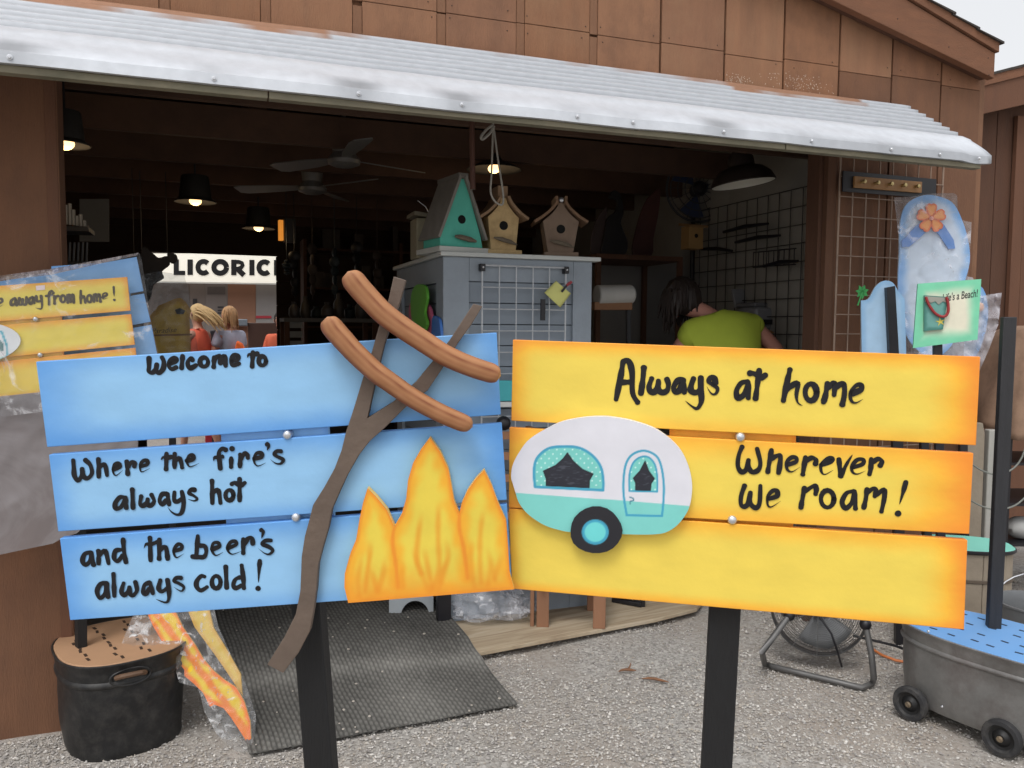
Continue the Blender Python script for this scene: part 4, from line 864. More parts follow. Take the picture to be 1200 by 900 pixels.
# canvas draped over the rack
CAN = mat((146, 118, 98), .95, .18, 5, .7, 18, dirt=.5, dirtc=(98, 76, 62), ds=7)
g = G(); nA, nB = 40, 22
cx_, cy_ = rk.x + .16, rk.y + .2
for j in range(nB + 1):
    f = j / nB
    for i in range(nA):
        t = 2 * math.pi * i / nA; sx_, sy_ = sup(1, 1, nA, 3.5)[i]
        if f < .25: k = f / .25 * .55; z = 1.47 - .03 * f
        else: k = .55 + .45 * ((f - .25) / .75) ** .55; z = 1.46 - (f - .25) / .75 * .56
        fold = 1 + (.09 * math.sin(t * 9 + f * 3) + .10 * noise.noise(Vector((math.cos(t) * 2, math.sin(t) * 2, f * 3)))) * max(f - .2, 0)
        g.v.append(Vector((cx_ + sx_ * .36 * k * fold, cy_ + sy_ * .28 * k * fold, z + .03 * noise.noise(Vector((sx_ * 3 * k, sy_ * 3 * k, 2))) - .02 * math.cos(t * 3) * f)))
g.f = [(j * nA + i, j * nA + (i + 1) % nA, (j + 1) * nA + (i + 1) % nA, (j + 1) * nA + i) for j in range(nB) for i in range(nA)]
mk('canvas_cover', g, CAN, loc=(cx_, cy_, .9), smooth=60, solid=.004, label='brown canvas cover draped over the rack beside the black stake', cat='canvas')
CB = mat((120, 122, 116), .5, .1)
for i, L in enumerate(([(1135, 541), (1150, 551), (1168, 556), (1186, 550), (1198, 535), (1205, 510)], [(1132, 583), (1150, 593), (1168, 597), (1190, 592), (1210, 574)])):
    g = G(); g.tube([FX.hit(*[*p], .10) for p in cr(L)], .0045, 6); p = FX.hit(*L[2], .1); mk('cable', g, CB, loc=p, label=['upper grey cable looping behind the black stake', 'lower grey cable looping behind the black stake'][i], cat='cable')
cb = Vector((2.14, 3.22, 0)); TB = thing('galvanised_bucket', 'galvanised round bucket at the right frame edge behind the blue lid', 'bucket', cb)
mk('bucket_body', G().lathe([(.11, 0), (.112, .004), (.15, .34), (.156, .345), (.156, .352), (.148, .352), (.145, .33), (.11, .01)], cb, 28), mat((150, 152, 154), .4, .15, 6, .2, metal=.6), TB)
g = G(); g.tube([cb + Vector((.155 * math.cos(t), .04, .34 + .12 * math.sin(t))) for t in [math.pi * k / 12 for k in range(13)]], .003, 6); mk('bail_handle', g, STEEL, TB)

# ================================================================ drum fan on the gravel
fc = Vector((1.33, 3.42, .255)); FN = thing('floor_fan', 'grey round floor fan on a tube stand on the gravel', 'fan', (fc.x, fc.y, 0))
fd = Vector((-.38, -.90, .16)).normalized(); fx = fd.cross(ZZ).normalized() * -1; fy = fd.cross(fx)
if fy.z < 0: fy = -fy
FM = Matrix((fx, fd.cross(fx) * 1, fd)).transposed(); Rf = .195
FG = mat((112, 112, 112), .5, .15, 20, .1, metal=.4)
def circ(r, z, n=48): return [fc + fx * r * math.cos(2 * math.pi * k / n) + fy * r * math.sin(2 * math.pi * k / n) + fd * z for k in range(n + 1)]
g = G()
for k in range(5, 26): r = Rf * k / 26; g.tube(circ(r, .062 - .03 * (r / Rf) ** 2 * 1.0, 40), .00115, 3, False)
for k in range(12):
    a = 2 * math.pi * k / 12; g.tube([fc + (fx * math.cos(a) + fy * math.sin(a)) * (Rf * f) + fd * (.062 - .03 * f * f + .001) for f in (.15, .5, .8, 1.0)], .002, 5)
for k in range(4, 20): r = Rf * k / 20; g.tube(circ(r, -.075 + .03 * (r / Rf) ** 2, 32), .0012, 3, False)
mk('wire_guard', g, FG, FN)
mk('drum', G().lathe([(Rf + .004, -.045), (Rf + .006, -.05), (Rf + .004, .034), (Rf + .002, .038), (Rf, .034), (Rf, -.045)], fc, 40, FM), mat((92, 92, 92), .5, .15, 10, .2, metal=.4), FN)
mk('motor', G().lathe([(.0001, .05), (.035, .048), (.04, .03), (.045, -.06), (.03, -.07), (.0001, -.07)], fc, 20, FM), BLACKPAINT, FN)
for k in range(3):
    g = G(); vs = []
    for i in range(7):
        for j in range(5):
            a = 2 * math.pi * k / 3 + (i / 6) * 1.55; r = .04 + .135 * j / 4 * (1 - .12 * abs(i - 3) / 3); vs.append(fc + (fx * math.cos(a) + fy * math.sin(a)) * r + fd * (.02 - .045 * i / 6))
    g.add(vs, [(i * 5 + j, i * 5 + j + 1, (i + 1) * 5 + j + 1, (i + 1) * 5 + j) for i in range(6) for j in range(4)]); mk('blade', g, mat((128, 130, 132), .4, .1, metal=.3), FN, solid=.002)
gl, gr_ = ground(893, 772), ground(1027, 806)
s1 = fc - fx * 0; pl = FB
pL, pR = ground(905, 781, .014), ground(1010, 806, .014)
tl = [EYE + ray(925, 721) * 3.42, EYE + ray(905, 748) * 3.36, EYE + ray(893, 764) * 3.32, ground(896, 778, .016), pL, pL.lerp(pR, .35), pL.lerp(pR, .7), pR, ground(1022, 801, .016), ground(1024, 795, .05)]
a_ = tl[-1]; tl += [a_ + Vector((0, .03, .09)), a_ + Vector((-.015, .06, .2))]
mk('tube_stand', G().tube(tl, .0125, 10), mat((104, 103, 102), .45, .15, 10, .1, metal=.4), FN, smooth=60)
for p in (tl[0], tl[-1]): g = G(); g.ball(p, .024, 10); mk('knob', g, BLACKPAINT, FN)
g = G(); g.tube([fc + fd * .066 + fy * -.02, fc + fd * .075 - fy * .09 + fx * .055, fc + fd * .06 - fy * .16 + fx * .08, fc - fy * .235 + fx * .10], .0045, 6); mk('cord', g, BLACKPAINT, FN)
g = G(); g.tube([ground(x, y, .012) for x, y in ((1018, 758), (1034, 768), (1050, 774), (1062, 776), (1075, 780))], .006, 6); mk('extension_cord', g, mat((206, 122, 72), .5), loc=ground(1040, 770), label='orange extension cord on the gravel between the fan and the rolling tub', cat='cord')
g = G(); g.tube([ground(x, y, .03) for x, y in ((1000, 745), (1030, 752), (1050, 757), (1065, 763))], .006, 6); mk('power_cord', g, BLACKPAINT, loc=ground(1040, 755), label='black cord on the gravel behind the floor fan', cat='cord')

# ================================================================ small stool, plastic, stand feet under the signs
CED = mat((142, 102, 76), .7, .15, 5, .3, 60, st=(2, 2, .5))
q = ground(662, 735, .043); ST = thing('wooden_stool', 'low brown wooden stool with board legs on the plywood sheet', 'stool', q)
Ms = rotz(-.06); zt = .043
def sbx(c, s): return G().box(q + Ms @ Vector(c) - ZZ * 0, s, Ms)
mk('seat', sbx((0, .12, .235), (.40, .26, .022)), CED, ST, bevel=.002)
for (x, y) in ((-.105, .0), (.16, .0), (-.15, .24), (.14, .24)): mk('leg', sbx((x, y, .112), (.058, .02, .224)), CED, ST, bevel=.002)
mk('leg', sbx((-.155, .03, .112), (.018, .07, .224)), CED, ST, bevel=.002)
mk('apron', sbx((.03, .004, .195), (.21, .016, .05)), CED, ST, bevel=.002)
p = ground(735, 708, .045); g = G(); g.box(p + Vector((0, 0, .012)), (.16, .03, .02), rotz(-.5)); g.box(p + Vector((.075, -.03, .05)), (.02, .02, .1)); g.beam(p + Vector((-.05, .02, .09)), p + Vector((.07, -.03, .015)), .018, .018); mk('sign_stand', g, BLACKPAINT, bevel=.002, loc=p, label='black stand foot with a brace beside the brown stool', cat='stand')
FLM = film_mat(.22, (225, 225, 230), .75, 14); 
def lump(c, r, seed, amp=.35, n=36):
    g = G(); g.ball((0, 0, 0), 1, n)
    for i, p in enumerate(g.v):
        k = 1 + amp * (noise.noise(p * 1.7 + Vector((seed, 0, 0))) + .6 * noise.noise(p * 4.3 + Vector((0, seed, 0))) + .3 * abs(noise.noise(p * 9)))
        v = Vector((p.x * r[0], p.y * r[1], max(p.z * r[2] * k, -r[2] * .55))); v.x *= k; v.y *= k; g.v[i] = Vector(c) + v
    return g
for i, (x, y, rx, rz_) in enumerate(((570, 712, .17, .085), (605, 700, .10, .10))):
    c = ground(x, y + 12, .06) + ZZ * .05; c.y += .02; mk('crumpled_plastic', lump(c, (rx, .10, rz_), i * 3.3 + 1, .4), FLM, loc=(c.x, c.y, .045), smooth=25, label=['crumpled clear plastic wrap lying in front of the kiosk', 'upright bunch of crumpled clear plastic against the kiosk front, behind the flames'][i], cat='plastic wrap')

# ================================================================ wrapped signs, upper left
FW1 = Fr(B(0, .15, 1.4), BU, BN)
WS = thing('wrapped_sign', 'yellow sign "away from home!" in clear plastic hung at the left corner post', 'sign', B(.2, .15, .34))
YB = board_mat((232, 210, 96), (238, 150, 62), (.03, .3), (.05, .8), (.35, .8), (.28, .8), (236, 184, 78)); YB3 = board_mat((230, 200, 90), (236, 146, 60), (.03, .3), (.05, .8), (.40, .9), (.15, .6), (236, 180, 78))
board(FW1, [(-90, 341), (149, 324.5), (153, 364), (-90, 384)], .012, .03, YB, WS); board(FW1, [(-90, 389), (153.5, 368), (158, 404), (-90, 428)], .012, .03, YB, WS); board(FW1, [(-90, 433), (158.6, 407.5), (163, 447), (-90, 476)], .012, .03, YB3, WS)
board(FW1, [(-20, 345), (71, 340), (76, 440), (-15, 450)], .012, .017, YB3, WS, 'backing_board')
for x, y in ((41.5, 374), (47, 416)): bolt(FW1, x, y, .031, WS, .008)
mk('lettering', brush(G(), FW1, (0, 320), 8, 24, [('t', [(-15, 285), (20, 268), (15, 242), (-10, 250), (-15, 312), (32, 295)]), [(140, 235), (105, 260), (108, 300), (140, 285), (147, 240), (156, 302)], [(182, 235), (175, 290), (205, 292), (212, 245)], [(212, 245), (216, 292), (245, 287), (248, 225)],
    [(305, 222), (275, 245), (280, 287), (306, 270), (312, 225), (322, 282)], [(340, 215), (345, 263), (375, 263)], ('t', [(385, 215), (394, 290), (385, 335), (332, 325)]), [(500, 187), (485, 168), (462, 195), (460, 295)], [(430, 215), (490, 205)], [(510, 215), (512, 287)], [(515, 240), (530, 218), (550, 215)],
    ('o', 590, 242, 22, 32), [(632, 205), (635, 278)], [(635, 225), (655, 200), (662, 270)], [(662, 225), (685, 200), (692, 278)], [(757, 165), (757, 282)], [(760, 240), (785, 217), (800, 277)], ('o', 838, 240, 22, 33), [(880, 202), (882, 270)], [(882, 222), (902, 197), (910, 260)], [(910, 225), (932, 197), (942, 268)],
    ('t', [(962, 228), (1000, 207), (995, 187), (966, 198), (966, 242), (1010, 232)]), ('t', [(1066, 130), (1070, 222)]), ('.', 1070, 250)], .031), mat((78, 68, 48), .6), WS, smooth=0)
g = G(); g.extr([FW1.hit(x, y, .0312) for x, y in ((42, 335), (52.5, 334), (52.8, 339.5), (42.3, 340.5))], FW1.n * .0004); mk('price_tag', g, mat((232, 214, 214), .6), WS)
wv = [(-60 + 84 * math.cos(2 * math.pi * k / 40), 405 + 29 * math.sin(2 * math.pi * k / 40) - 6 * (math.cos(2 * math.pi * k / 40))) for k in range(40)]
def wvc(X, Y, D):
    c = mixc((226, 228, 230), (142, 208, 190), sst(Y - (419 - .03 * X), -.5, .8)); dl = [(-24, 430), (-24, 400), (-10, 386), (2, 389), (8, 405), (9, 428)]
    w = 1 - sst(dseg(X, Y, dl, True), .7, 1.7); c = c * (1 - w[:, None]) + np.array((76, 170, 190)) * w[:, None]
    k = inpoly([(-16, 398), (-4, 394), (4, 402), (4, 412), (-16, 414)], X, Y) * 1.0; return c * (1 - k[:, None]) + np.array((90, 130, 130)) * k[:, None]
mk('camper_cutout', plate(FW1, wv, .042, .01, wvc, 1.6, side_col=(230, 230, 228)), PAINT, WS)
WB = thing('wrapped_sign', 'light blue three-board sign tilted behind the plastic-wrapped yellow sign', 'sign', B(.3, .1, .34))
BLM = board_mat((128, 176, 226), (104, 156, 214), (.05, .4), (.05, .4), (.3, .6), (.3, .6))
board(FW1, [(-90, 346), (160, 301), (168, 341), (-90, 388)], .012, -.02, BLM, WB); board(FW1, [(-90, 391), (168.6, 344), (176.4, 377), (-90, 426)], .012, -.02, BLM, WB); board(FW1, [(-90, 429), (177.2, 380.5), (186, 425), (-90, 474)], .012, -.02, BLM, WB)
board(FW1, [(60, 312), (150, 306), (158, 420), (66, 430)], .012, -.032, BLM, WB, 'backing_board')
st = FW1.hit(95, 400, -.05); sb2 = ground(95, 757, .34)
g = G(); g.beam((sb2.x, sb2.y, .335), FW1.hit(92, 330, -.05), .036, .03); mk('stake', g, BLACKWOOD, WB, bevel=.002)
def film(fr, outline, off, amp, sc, sp, seed=0.0):
    P = [tuple(p) for p in outline]; xs = [p[0] for p in P]; ys = [p[1] for p in P]; dens = []
    for i in range(len(P)):
        a, b = P[i], P[(i + 1) % len(P)]; n = max(int(math.dist(a, b) / (sp * 2)), 1); dens += [(a[0] + (b[0] - a[0]) * k / n, a[1] + (b[1] - a[1]) * k / n) for k in range(n)]
    X, Y = np.meshgrid(np.arange(min(xs), max(xs), sp), np.arange(min(ys), max(ys), sp)); X = X.ravel() + .13; Y = Y.ravel() + .17; k = inpoly(dens, X, Y); X, Y = X[k], Y[k]; k = dseg(X, Y, dens, True) > sp * .4; X, Y = X[k], Y[k]
    v2, _, tr, _, _, _ = delaunay_2d_cdt([Vector(p) for p in dens] + [Vector((a, b)) for a, b in zip(X, Y)], [], [list(range(len(dens)))], 1, 1e-5)
    g = G(); vs = []
    for p in v2:
        q = Vector((p.x / sc, p.y / sc, seed)); r = abs(noise.noise(q)) + .5 * abs(noise.noise(q * 2.3)) + .3 * abs(noise.noise(Vector((q.x * 5, q.y * 1.3, seed))))
        vs.append(fr.hit(p.x, p.y, off + amp * (1 - r * 1.6)))
    g.add(vs, [tuple(t) for t in tr]); return g
FILM1 = film_mat(.05, (235, 235, 238), .5, 7); FILM2 = film_mat(.62, (136, 131, 133), .80, 3, .06)
mk('plastic_wrap', film(FW1, [(-92, 335), (0, 325), (60, 317), (163, 296), (166, 304), (176, 372), (190, 432), (150, 470), (-92, 500)], .058, .016, 34, 4), FILM1, WS, smooth=60)
mk('plastic_wrap', film(FW1, [(-92, 474), (60, 458), (165, 445), (160, 560), (90, 625), (74, 630), (62, 637), (0, 650), (-40, 656), (-92, 658)], .05, .005, 60, 4, 3.0), FILM2, WS, smooth=60, label='grey slack lower part of the plastic wrap')
g = G(); gg_ = film(FW1, [(-92, 339), (0, 329), (60, 322), (161, 299), (163, 296), (60, 315), (0, 323), (-92, 334)], .03, .02, 14, 2.0, 5.0); mk('folded_edge', gg_, film_mat(.6, (150, 140, 142), .9, 20), WB, smooth=30)

# flame sign in a plastic bag, leaning at the tub
c0 = ground(292, 868, .02); FWF = Fr(c0 + Vector((0, 0, 0)), RT, Vector((.1, -1, .35)))
WF = thing('wrapped_flame_sign', 'orange and yellow flame cut-out in a clear plastic bag leaning beside the black washtub', 'sign', (c0.x, c0.y, .02))
o1 = [(164, 700), (180, 735), (195, 760), (208, 775), (216, 785), (216, 792), (228, 802), (238, 812), (246, 828), (252, 826), (262, 830), (270, 840), (278, 852), (289, 869), (294, 866), (293, 845), (286, 822), (277, 806), (262, 796), (250, 786), (238, 772), (228, 755), (214, 735), (203, 712), (198, 700)]
def fcol(X, Y, D): 
    nz = nzv(X, Y, 12); c = mixc((238, 118, 26), (232, 196, 40), sst(D + nz * 4, 1, 6)); w = sst(np.sin((X * .79 - Y * .61) / 3.4 + nz * .7), .0, .8) * .8; return c * (1 - w[:, None]) + np.array((236, 112, 28)) * w[:, None]
mk('flame_cutout', plate(FWF, o1, 0, .012, fcol, 2.0, side_col=(240, 190, 90)), PAINT, WF)
o2 = [(214, 700), (228, 735), (248, 762), (262, 782), (274, 800), (284, 815), (282, 790), (268, 765), (250, 735), (243, 705)]
mk('flame_cutout', plate(FWF, o2, -.03, .012, lambda X, Y, D: mixc((206, 160, 70), (214, 182, 84), sst(D, 1, 5)), 2.5, side_col=(200, 170, 90)), PAINT, WF)
FILM3 = film_mat(.09, (225, 225, 226), .8, 13)
bag = [(165, 700), (150, 735), (138, 765), (150, 772), (172, 768), (190, 785), (203, 776), (210, 800), (232, 806), (240, 835), (255, 862), (275, 880), (292, 882), (299, 860), (300, 838), (290, 806), (272, 770), (256, 735), (248, 700)]
mk('plastic_bag', film(FWF, bag, .012, .03, 26, 3, 2.0), FILM3, WF, smooth=60); mk('plastic_bag', film(FWF, bag, -.05, -.03, 26, 3, 7.0), FILM3, WF, smooth=60)

# ================================================================ right: wire grid panel with hook rail
GP = thing('wire_grid_panel', 'tall wire grid panel hung on the brown siding right of the opening', 'grid panel', B(3.88, .03, .95))
g = G(); ulo, uhi = bu(981, 300, .035)[0], bu(1101, 300, .035)[0]; ztop = bu(981, 183, .035)[1]
nvw, nhw = 8, 17
for k in range(nvw + 1): u = ulo + (uhi - ulo) * k / nvw; g.tube([B(u, .035, ztop), B(u, .035, ztop - .0935 * nhw)], .0032 if 0 < k < nvw else .005, 6)
for k in range(nhw + 1): z = ztop - .0935 * k; g.tube([B(ulo, .0405, z), B(uhi, .0405, z)], .0028, 6)
mk('wire_mesh', g, mat((150, 128, 112), .5, .3, 12, .2, metal=.3), GP)
zz = bu(985, 212, .05)[1]
HR = thing('hook_rail', 'wood strip with brass knobs on a black board, wired to the grid panel', 'hook rail', B(3.8, .05, zz))
mk('back_board', G().bbox(ulo + .005, ulo + .585, .0445, .052, zz - .048, zz + .048), BLACKPAINT, HR); u1 = bu(1001, 213, .06)[0]; u2 = bu(1080, 216, .06)[0]
mk('rail', G().bbox(u1, u2, .0522, .064, zz - .028, zz + .026), mat((158, 116, 72), .6, .25, 9, .2), HR, bevel=.002)
for k in range(5): c = B(u1 + (u2 - u1) * (.1 + .2 * k), .064, zz); g = G(); g.lathe([(.008, 0), (.006, .008), (.011, .016), (.009, .022), (.0001, .024)], c, 12, Matrix((BU, -ZZ, BN)).transposed() if Matrix((BU, -ZZ, BN)).determinant() > 0 else Matrix((BU, ZZ, BN)).transposed()); mk('knob', g, mat((190, 170, 120), .3, .1, metal=.8), HR)

# flip flop signs
FS = Fr(EYE + ray(1100, 400) * 3.75, RT, (-.12, -1, 0)); zg = lambda L: [(930 + x / 3.463, 180 + y / 3.463) for x, y in L]
base = FS.hit(1090, 700, -.03)
FF = thing('wrapped_flip_flop_sign', 'tall pale blue flip-flop sign with an orange flower, wrapped in clear plastic', 'sign', (base.x, base.y, 0))
sole = [tuple(p) for p in cr(zg([(560, 168), (500, 178), (452, 215), (432, 290), (430, 400), (424, 520), (432, 640), (470, 760), (560, 830), (640, 780), (668, 680), (690, 540), (715, 440), (708, 350), (680, 260), (640, 195)]), 4, True)]
def solec(X, Y, D): c = mixc((122, 172, 226), (206, 218, 232), sst(D + nzv(X, Y, 20) * 4, 2, 14)); w = sst(np.sin(X * .16 + Y * .07 + nzv(X, Y, 14) * 4), .5, 1) * .35; return c * (1 - w[:, None]) + np.array((178, 188, 202)) * w[:, None]
mk('sole_cutout', plate(FS, sole, 0, .012, solec, 2.5, side_col=(150, 190, 225)), PAINT, FF)
STRAP = mat((88, 136, 204), .5, .06); 
fbox(FS, zg([(552, 262), (500, 290), (455, 340), (438, 355), (440, 378), (470, 378), (520, 335), (565, 290)]), .01, STRAP, 'strap', FF, off=.0125, smooth=0); fbox(FS, zg([(560, 262), (610, 288), (650, 350), (656, 385), (630, 388), (592, 330), (556, 290)]), .01, STRAP, 'strap', FF, off=.0125, smooth=0)
for k in range(5):
    a = math.pi / 2 + 2 * math.pi * k / 5; pt = [tuple(p) for p in cr([(1091.5 + 2 * math.cos(a + s) * 1, 255.5 - 2 * math.sin(a + s)) if r == 0 else (1091.5 + r * math.cos(a + s), 255.5 - r * math.sin(a + s)) for r, s in ((3, -.9), (10, -.60), (16, -.42), (17.5, -.15), (16.2, 0), (17.5, .15), (16, .42), (10, .60), (3, .9))], 3, True)]
    mk('petal', plate(FS, pt, .0235, .008, lambda X, Y, D: mixc((226, 100, 44), (240, 160, 82), sst(D, .4, 3.2)), 1.5), PAINT, FF)
g = G(); g.ball(FS.hit(1091.5, 256, .026), .010, 8); mk('flower_centre', g, mat((234, 160, 140), .6), FF)
post(FS, (1080, 420), (1082, 500), (1084, 560), -.032, .035, BLACKPAINT, FF, 'stake', -.05)
mk('plastic_bag', film(FS, zg([(408, 178), (470, 175), (560, 162), (650, 160), (664, 170), (668, 268), (722, 278), (716, 420), (700, 560), (690, 830), (440, 850), (420, 600), (425, 330)]), .04, .03, 26, 3, 1.0), film_mat(.10, (222, 222, 230), .55, 6), FF, smooth=60)
mk('plastic_bag', film(FS, zg([(408, 178), (470, 175), (560, 162), (650, 160), (664, 170), (668, 268), (722, 278), (716, 420), (700, 560), (690, 830), (440, 850), (420, 600), (425, 330)]), -.04, -.03, 26, 4, 4.0), film_mat(.3, (150, 130, 120), .4, 8), FF, smooth=60)
FS2 = Fr(EYE + ray(1140, 400) * 3.95, RT, (-.2, -1, 0)); base = FS2.hit(1135, 700, -.03)
F2 = thing('wrapped_flip_flop_sign', 'lower flip-flop sign in plastic, half hidden behind the green beach sign', 'sign', (base.x, base.y, 0))
sole2 = [tuple(p) for p in cr([(1112, 345), (1130, 330), (1152, 338), (1158, 370), (1150, 405), (1138, 424), (1120, 428), (1104, 420), (1098, 400), (1100, 370)], 4, True)]
mk('sole_cutout', plate(FS2, sole2, 0, .012, solec, 3, side_col=(150, 190, 225)), PAINT, F2)
mk('plastic_bag', film(FS2, [(1096, 338), (1118, 322), (1140, 325), (1150, 347), (1160, 345), (1174, 343), (1170, 380), (1158, 412), (1148, 434), (1120, 438), (1096, 430)], .03, .03, 20, 3, 2.5), film_mat(.34, (214, 212, 220), .7, 9), F2, smooth=60)
post(FS2, (1128, 420), (1128, 500), (1129, 560), -.032, .035, BLACKPAINT, F2, 'stake', -.05); g = G(); g.ball(FS2.hit(1149, 360, .016), (.018, .008, .022), 8); mk('flower', g, mat((236, 160, 90), .6), F2)
FS3 = Fr(EYE + ray(1030, 400) * 3.7, RT, (-.1, -1, 0)); base = FS3.hit(1045, 700, -.03)
F3 = thing('palm_sign', 'pale blue scalloped sign with a small green palm and black stake', 'sign', (base.x, base.y, 0))
sc = [tuple(p) for p in cr([(1009, 352), (1018, 350), (1026, 336), (1036, 329), (1046, 331), (1052, 340)], 4)] + [(1060, 350), (1062, 412), (1058, 470), (1014, 475), (1010, 412)]
mk('scalloped_board', plate(FS3, sc, 0, .012, lambda X, Y, D: mixc((140, 180, 216), (168, 200, 228), sst(D, 1, 8)), 4, side_col=(190, 210, 225)), PAINT, F3)
g = G(); c = FS3.hit(1010.5, 342, .004)
for k in range(7):
    a = 2 * math.pi * k / 7 + .3; e = c + FS3.ex * .030 * math.cos(a) + FS3.ey * .034 * math.sin(a); s = FS3.n.cross(e - c).normalized() * .009; g.extr([c + s * .3, (c + e) / 2 + s, e, (c + e) / 2 - s, c - s * .3], FS3.n * -.006)
g.beam(c, FS3.hit(1005, 358, .002), .008, .006); mk('palm_cutout', g, mat((46, 136, 68), .6), F3, smooth=0)
fbox(FS3, [(1039, 337), (1049, 335), (1058, 490), (1046, 490)], .03, BLACKPAINT, 'stake', F3, off=.032); fbox(FS3, [(1046, 480), (1058, 480), (1066, 1000), (1054, 1000)], .03, BLACKPAINT, 'stake', F3, off=.032)
# green beach sign
FBc = Fr(EYE + ray(1110, 370) * 3.3, RT, (-.25, -1, .02)); base = FBc.hit(1100, 700, -.03)
BS = thing('beach_sign', 'small green-edged sign "Life\'s a Beach!" with a sand bucket and red handle', 'sign', (base.x, base.y, 0))
bq = [(1075.5, 332.5), (1150, 327), (1145.5, 398), (1070, 408)]
mk('board', plate(FBc, bq, 0, .012, lambda X, Y, D: mixc((122, 206, 168), (226, 222, 200), sst(D + nzv(X, Y, 15) * 5, 5, 20)), 1.6, side_col=(80, 160, 130)), PAINT, BS)
tcu = bpy.data.curves.new('t', 'FONT'); tcu.body = "Life's a Beach!"; tcu.size = 1; tcu.shear = .15; tcu.offset = .012; tob = bpy.data.objects.new('t', tcu); tm = bpy.data.meshes.new_from_object(tob)
wmax = max(v.co.x for v in tm.vertices); g = G(); p0_ = (1104, 353.5); p1_ = (1146, 347.5)
for v in tm.vertices:
    f = v.co.x / wmax; g.v.append(FBc.hit(p0_[0] + (p1_[0] - p0_[0]) * f, p0_[1] + (p1_[1] - p0_[1]) * f - v.co.y * 12.5, .0008))
g.f = [tuple(p.vertices) for p in tm.polygons]; mk('lettering', g, mat((46, 48, 48), .6), BS, smooth=0); bpy.data.objects.remove(tob)
bq2 = [(1083, 346), (1111, 348), (1105, 386), (1083, 388)]
mk('bucket_cutout', plate(FBc, bq2, .012, .011, lambda X, Y, D: mixc((66, 122, 112), (104, 158, 150), sst(D + nzv(X, Y, 6) * 2, .5, 5)), 1.5, side_col=(60, 110, 100)), PAINT, BS)
fbox(FBc, [(1084, 347), (1111, 349), (1110, 355), (1105, 353), (1100, 357), (1096, 353), (1091, 355), (1087, 352), (1084, 354)], .003, mat((150, 150, 140), .6), 'bucket_rim', BS, off=.0155)
g = G(); g.tube([FBc.hit(*p, .02) for p in cr([(1085, 348), (1089, 358), (1097, 368), (1106, 371), (1111, 366), (1111, 356), (1109, 348)])], .0055, 8); mk('bucket_handle', g, mat((150, 44, 46), .45), BS)
g = G(); c = FBc.hit(1102, 377, .0135)
for k in range(5):
    a = 2 * math.pi * k / 5 + .5; a2 = a + math.pi / 5; g.add([c, c + FBc.ex * .006 * math.cos(a - math.pi / 5) + FBc.ey * .006 * math.sin(a - math.pi / 5), c + FBc.ex * .020 * math.cos(a) + FBc.ey * .020 * math.sin(a), c + FBc.ex * .006 * math.cos(a2) + FBc.ey * .006 * math.sin(a2)], [(0, 1, 2, 3)])
mk('starfish', g, mat((206, 190, 84), .6), BS, smooth=0)
post(FBc, (1099, 395), (1100, 500), (1101, 560), -.032, .032, BLACKPAINT, BS, 'stake', -.05)

# little grey stool with an arched side, left of the kiosk foot
q = ground(482, 722, .05); SG = thing('step_stool', 'small light grey stool with an arched side board on the rubber mat', 'stool', q)
GS = mat((176, 182, 186), .6, .08, 6, .15, dirt=.2); Mq = rotz(.12)
for k, dy in enumerate((0, .20)):
    pts = [(-.107, 0), (-.107, .26), (.107, .26), (.107, 0), (.09, 0)] + [(.018 + .068 * math.cos(math.pi * j / 12), .075 * math.sin(math.pi * j / 12)) for j in range(0, 13)]
    mk('side_board', G().extr([q + Mq @ Vector((x, dy, z)) for x, z in pts], Mq @ Vector((0, .016, 0))), GS, SG, bevel=.001)
mk('seat', G().box(q + Mq @ Vector((0, .108, .271)), (.25, .26, .018), Mq), GS, SG, bevel=.002)
def wbox(name, x0, y0, x1, y1, d, th, m, label, cat, **kw):
    P = [FB.hit(*q, d) for q in ((x0, y0), (x1, y0), (x1, y1), (x0, y1))]; return mk(name, G().extr(P, BN * -th), m, loc=P[3], label=label, cat=cat, bevel=.002, **kw)
# ================================================================ kiosk with bird houses
K0, K1, KD0, KD1, KH = 1.727, 2.485, -.47, -1.5, 1.775
KI = thing('display_kiosk', 'grey-blue painted kiosk with slatted panels just inside the shop opening', 'kiosk', B(2.1, -1.0, 0))
GREY = mat((148, 158, 169), .7, .07, 4, .25, 60, dirt=.25, dirtc=(112, 118, 124), ds=5); GREY2 = mat((136, 146, 157), .75, .08, 4, .25, 60)
GREYL = mat((196, 200, 198), .6, .08, 6, .15)
pu0, pu1, pz1, pz0 = 1.852, 2.385, 1.665, .25
mk('frame_board', G().bbox(K0, pu0, KD0 - .018, KD0, .0, KH), GREY, KI, bevel=.0015); mk('frame_board', G().bbox(pu1, K1, KD0 - .018, KD0, .0, KH), GREY, KI, bevel=.0015)
mk('frame_board', G().bbox(pu0 + .001, pu1 - .001, KD0 - .018, KD0 - .001, pz1, KH), GREY, KI, bevel=.0015); mk('frame_board', G().bbox(pu0 + .001, pu1 - .001, KD0 - .018, KD0 - .001, .0, pz0), GREY, KI, bevel=.0015)
n_ = 14
for k in range(n_): z0 = pz0 + (pz1 - pz0) * k / n_; mk('slat', G().bbox(pu0 - .01, pu1 + .01, KD0 - .034, KD0 - .0185, z0 + .002, z0 + (pz1 - pz0) / n_ - .002), GREY2, KI, bevel=.001)
for a, b in ((KD0 - .019, -.60), (KD1 + .13, KD1)): mk('frame_board', G().bbox(K0, K0 + .018, b, a, .08 if a > -1 else .0, KH), GREY, KI, bevel=.0015)
mk('frame_board', G().bbox(K0 + .001, K0 + .018, KD1 + .131, -.601, 1.66, KH), GREY, KI, bevel=.0015)
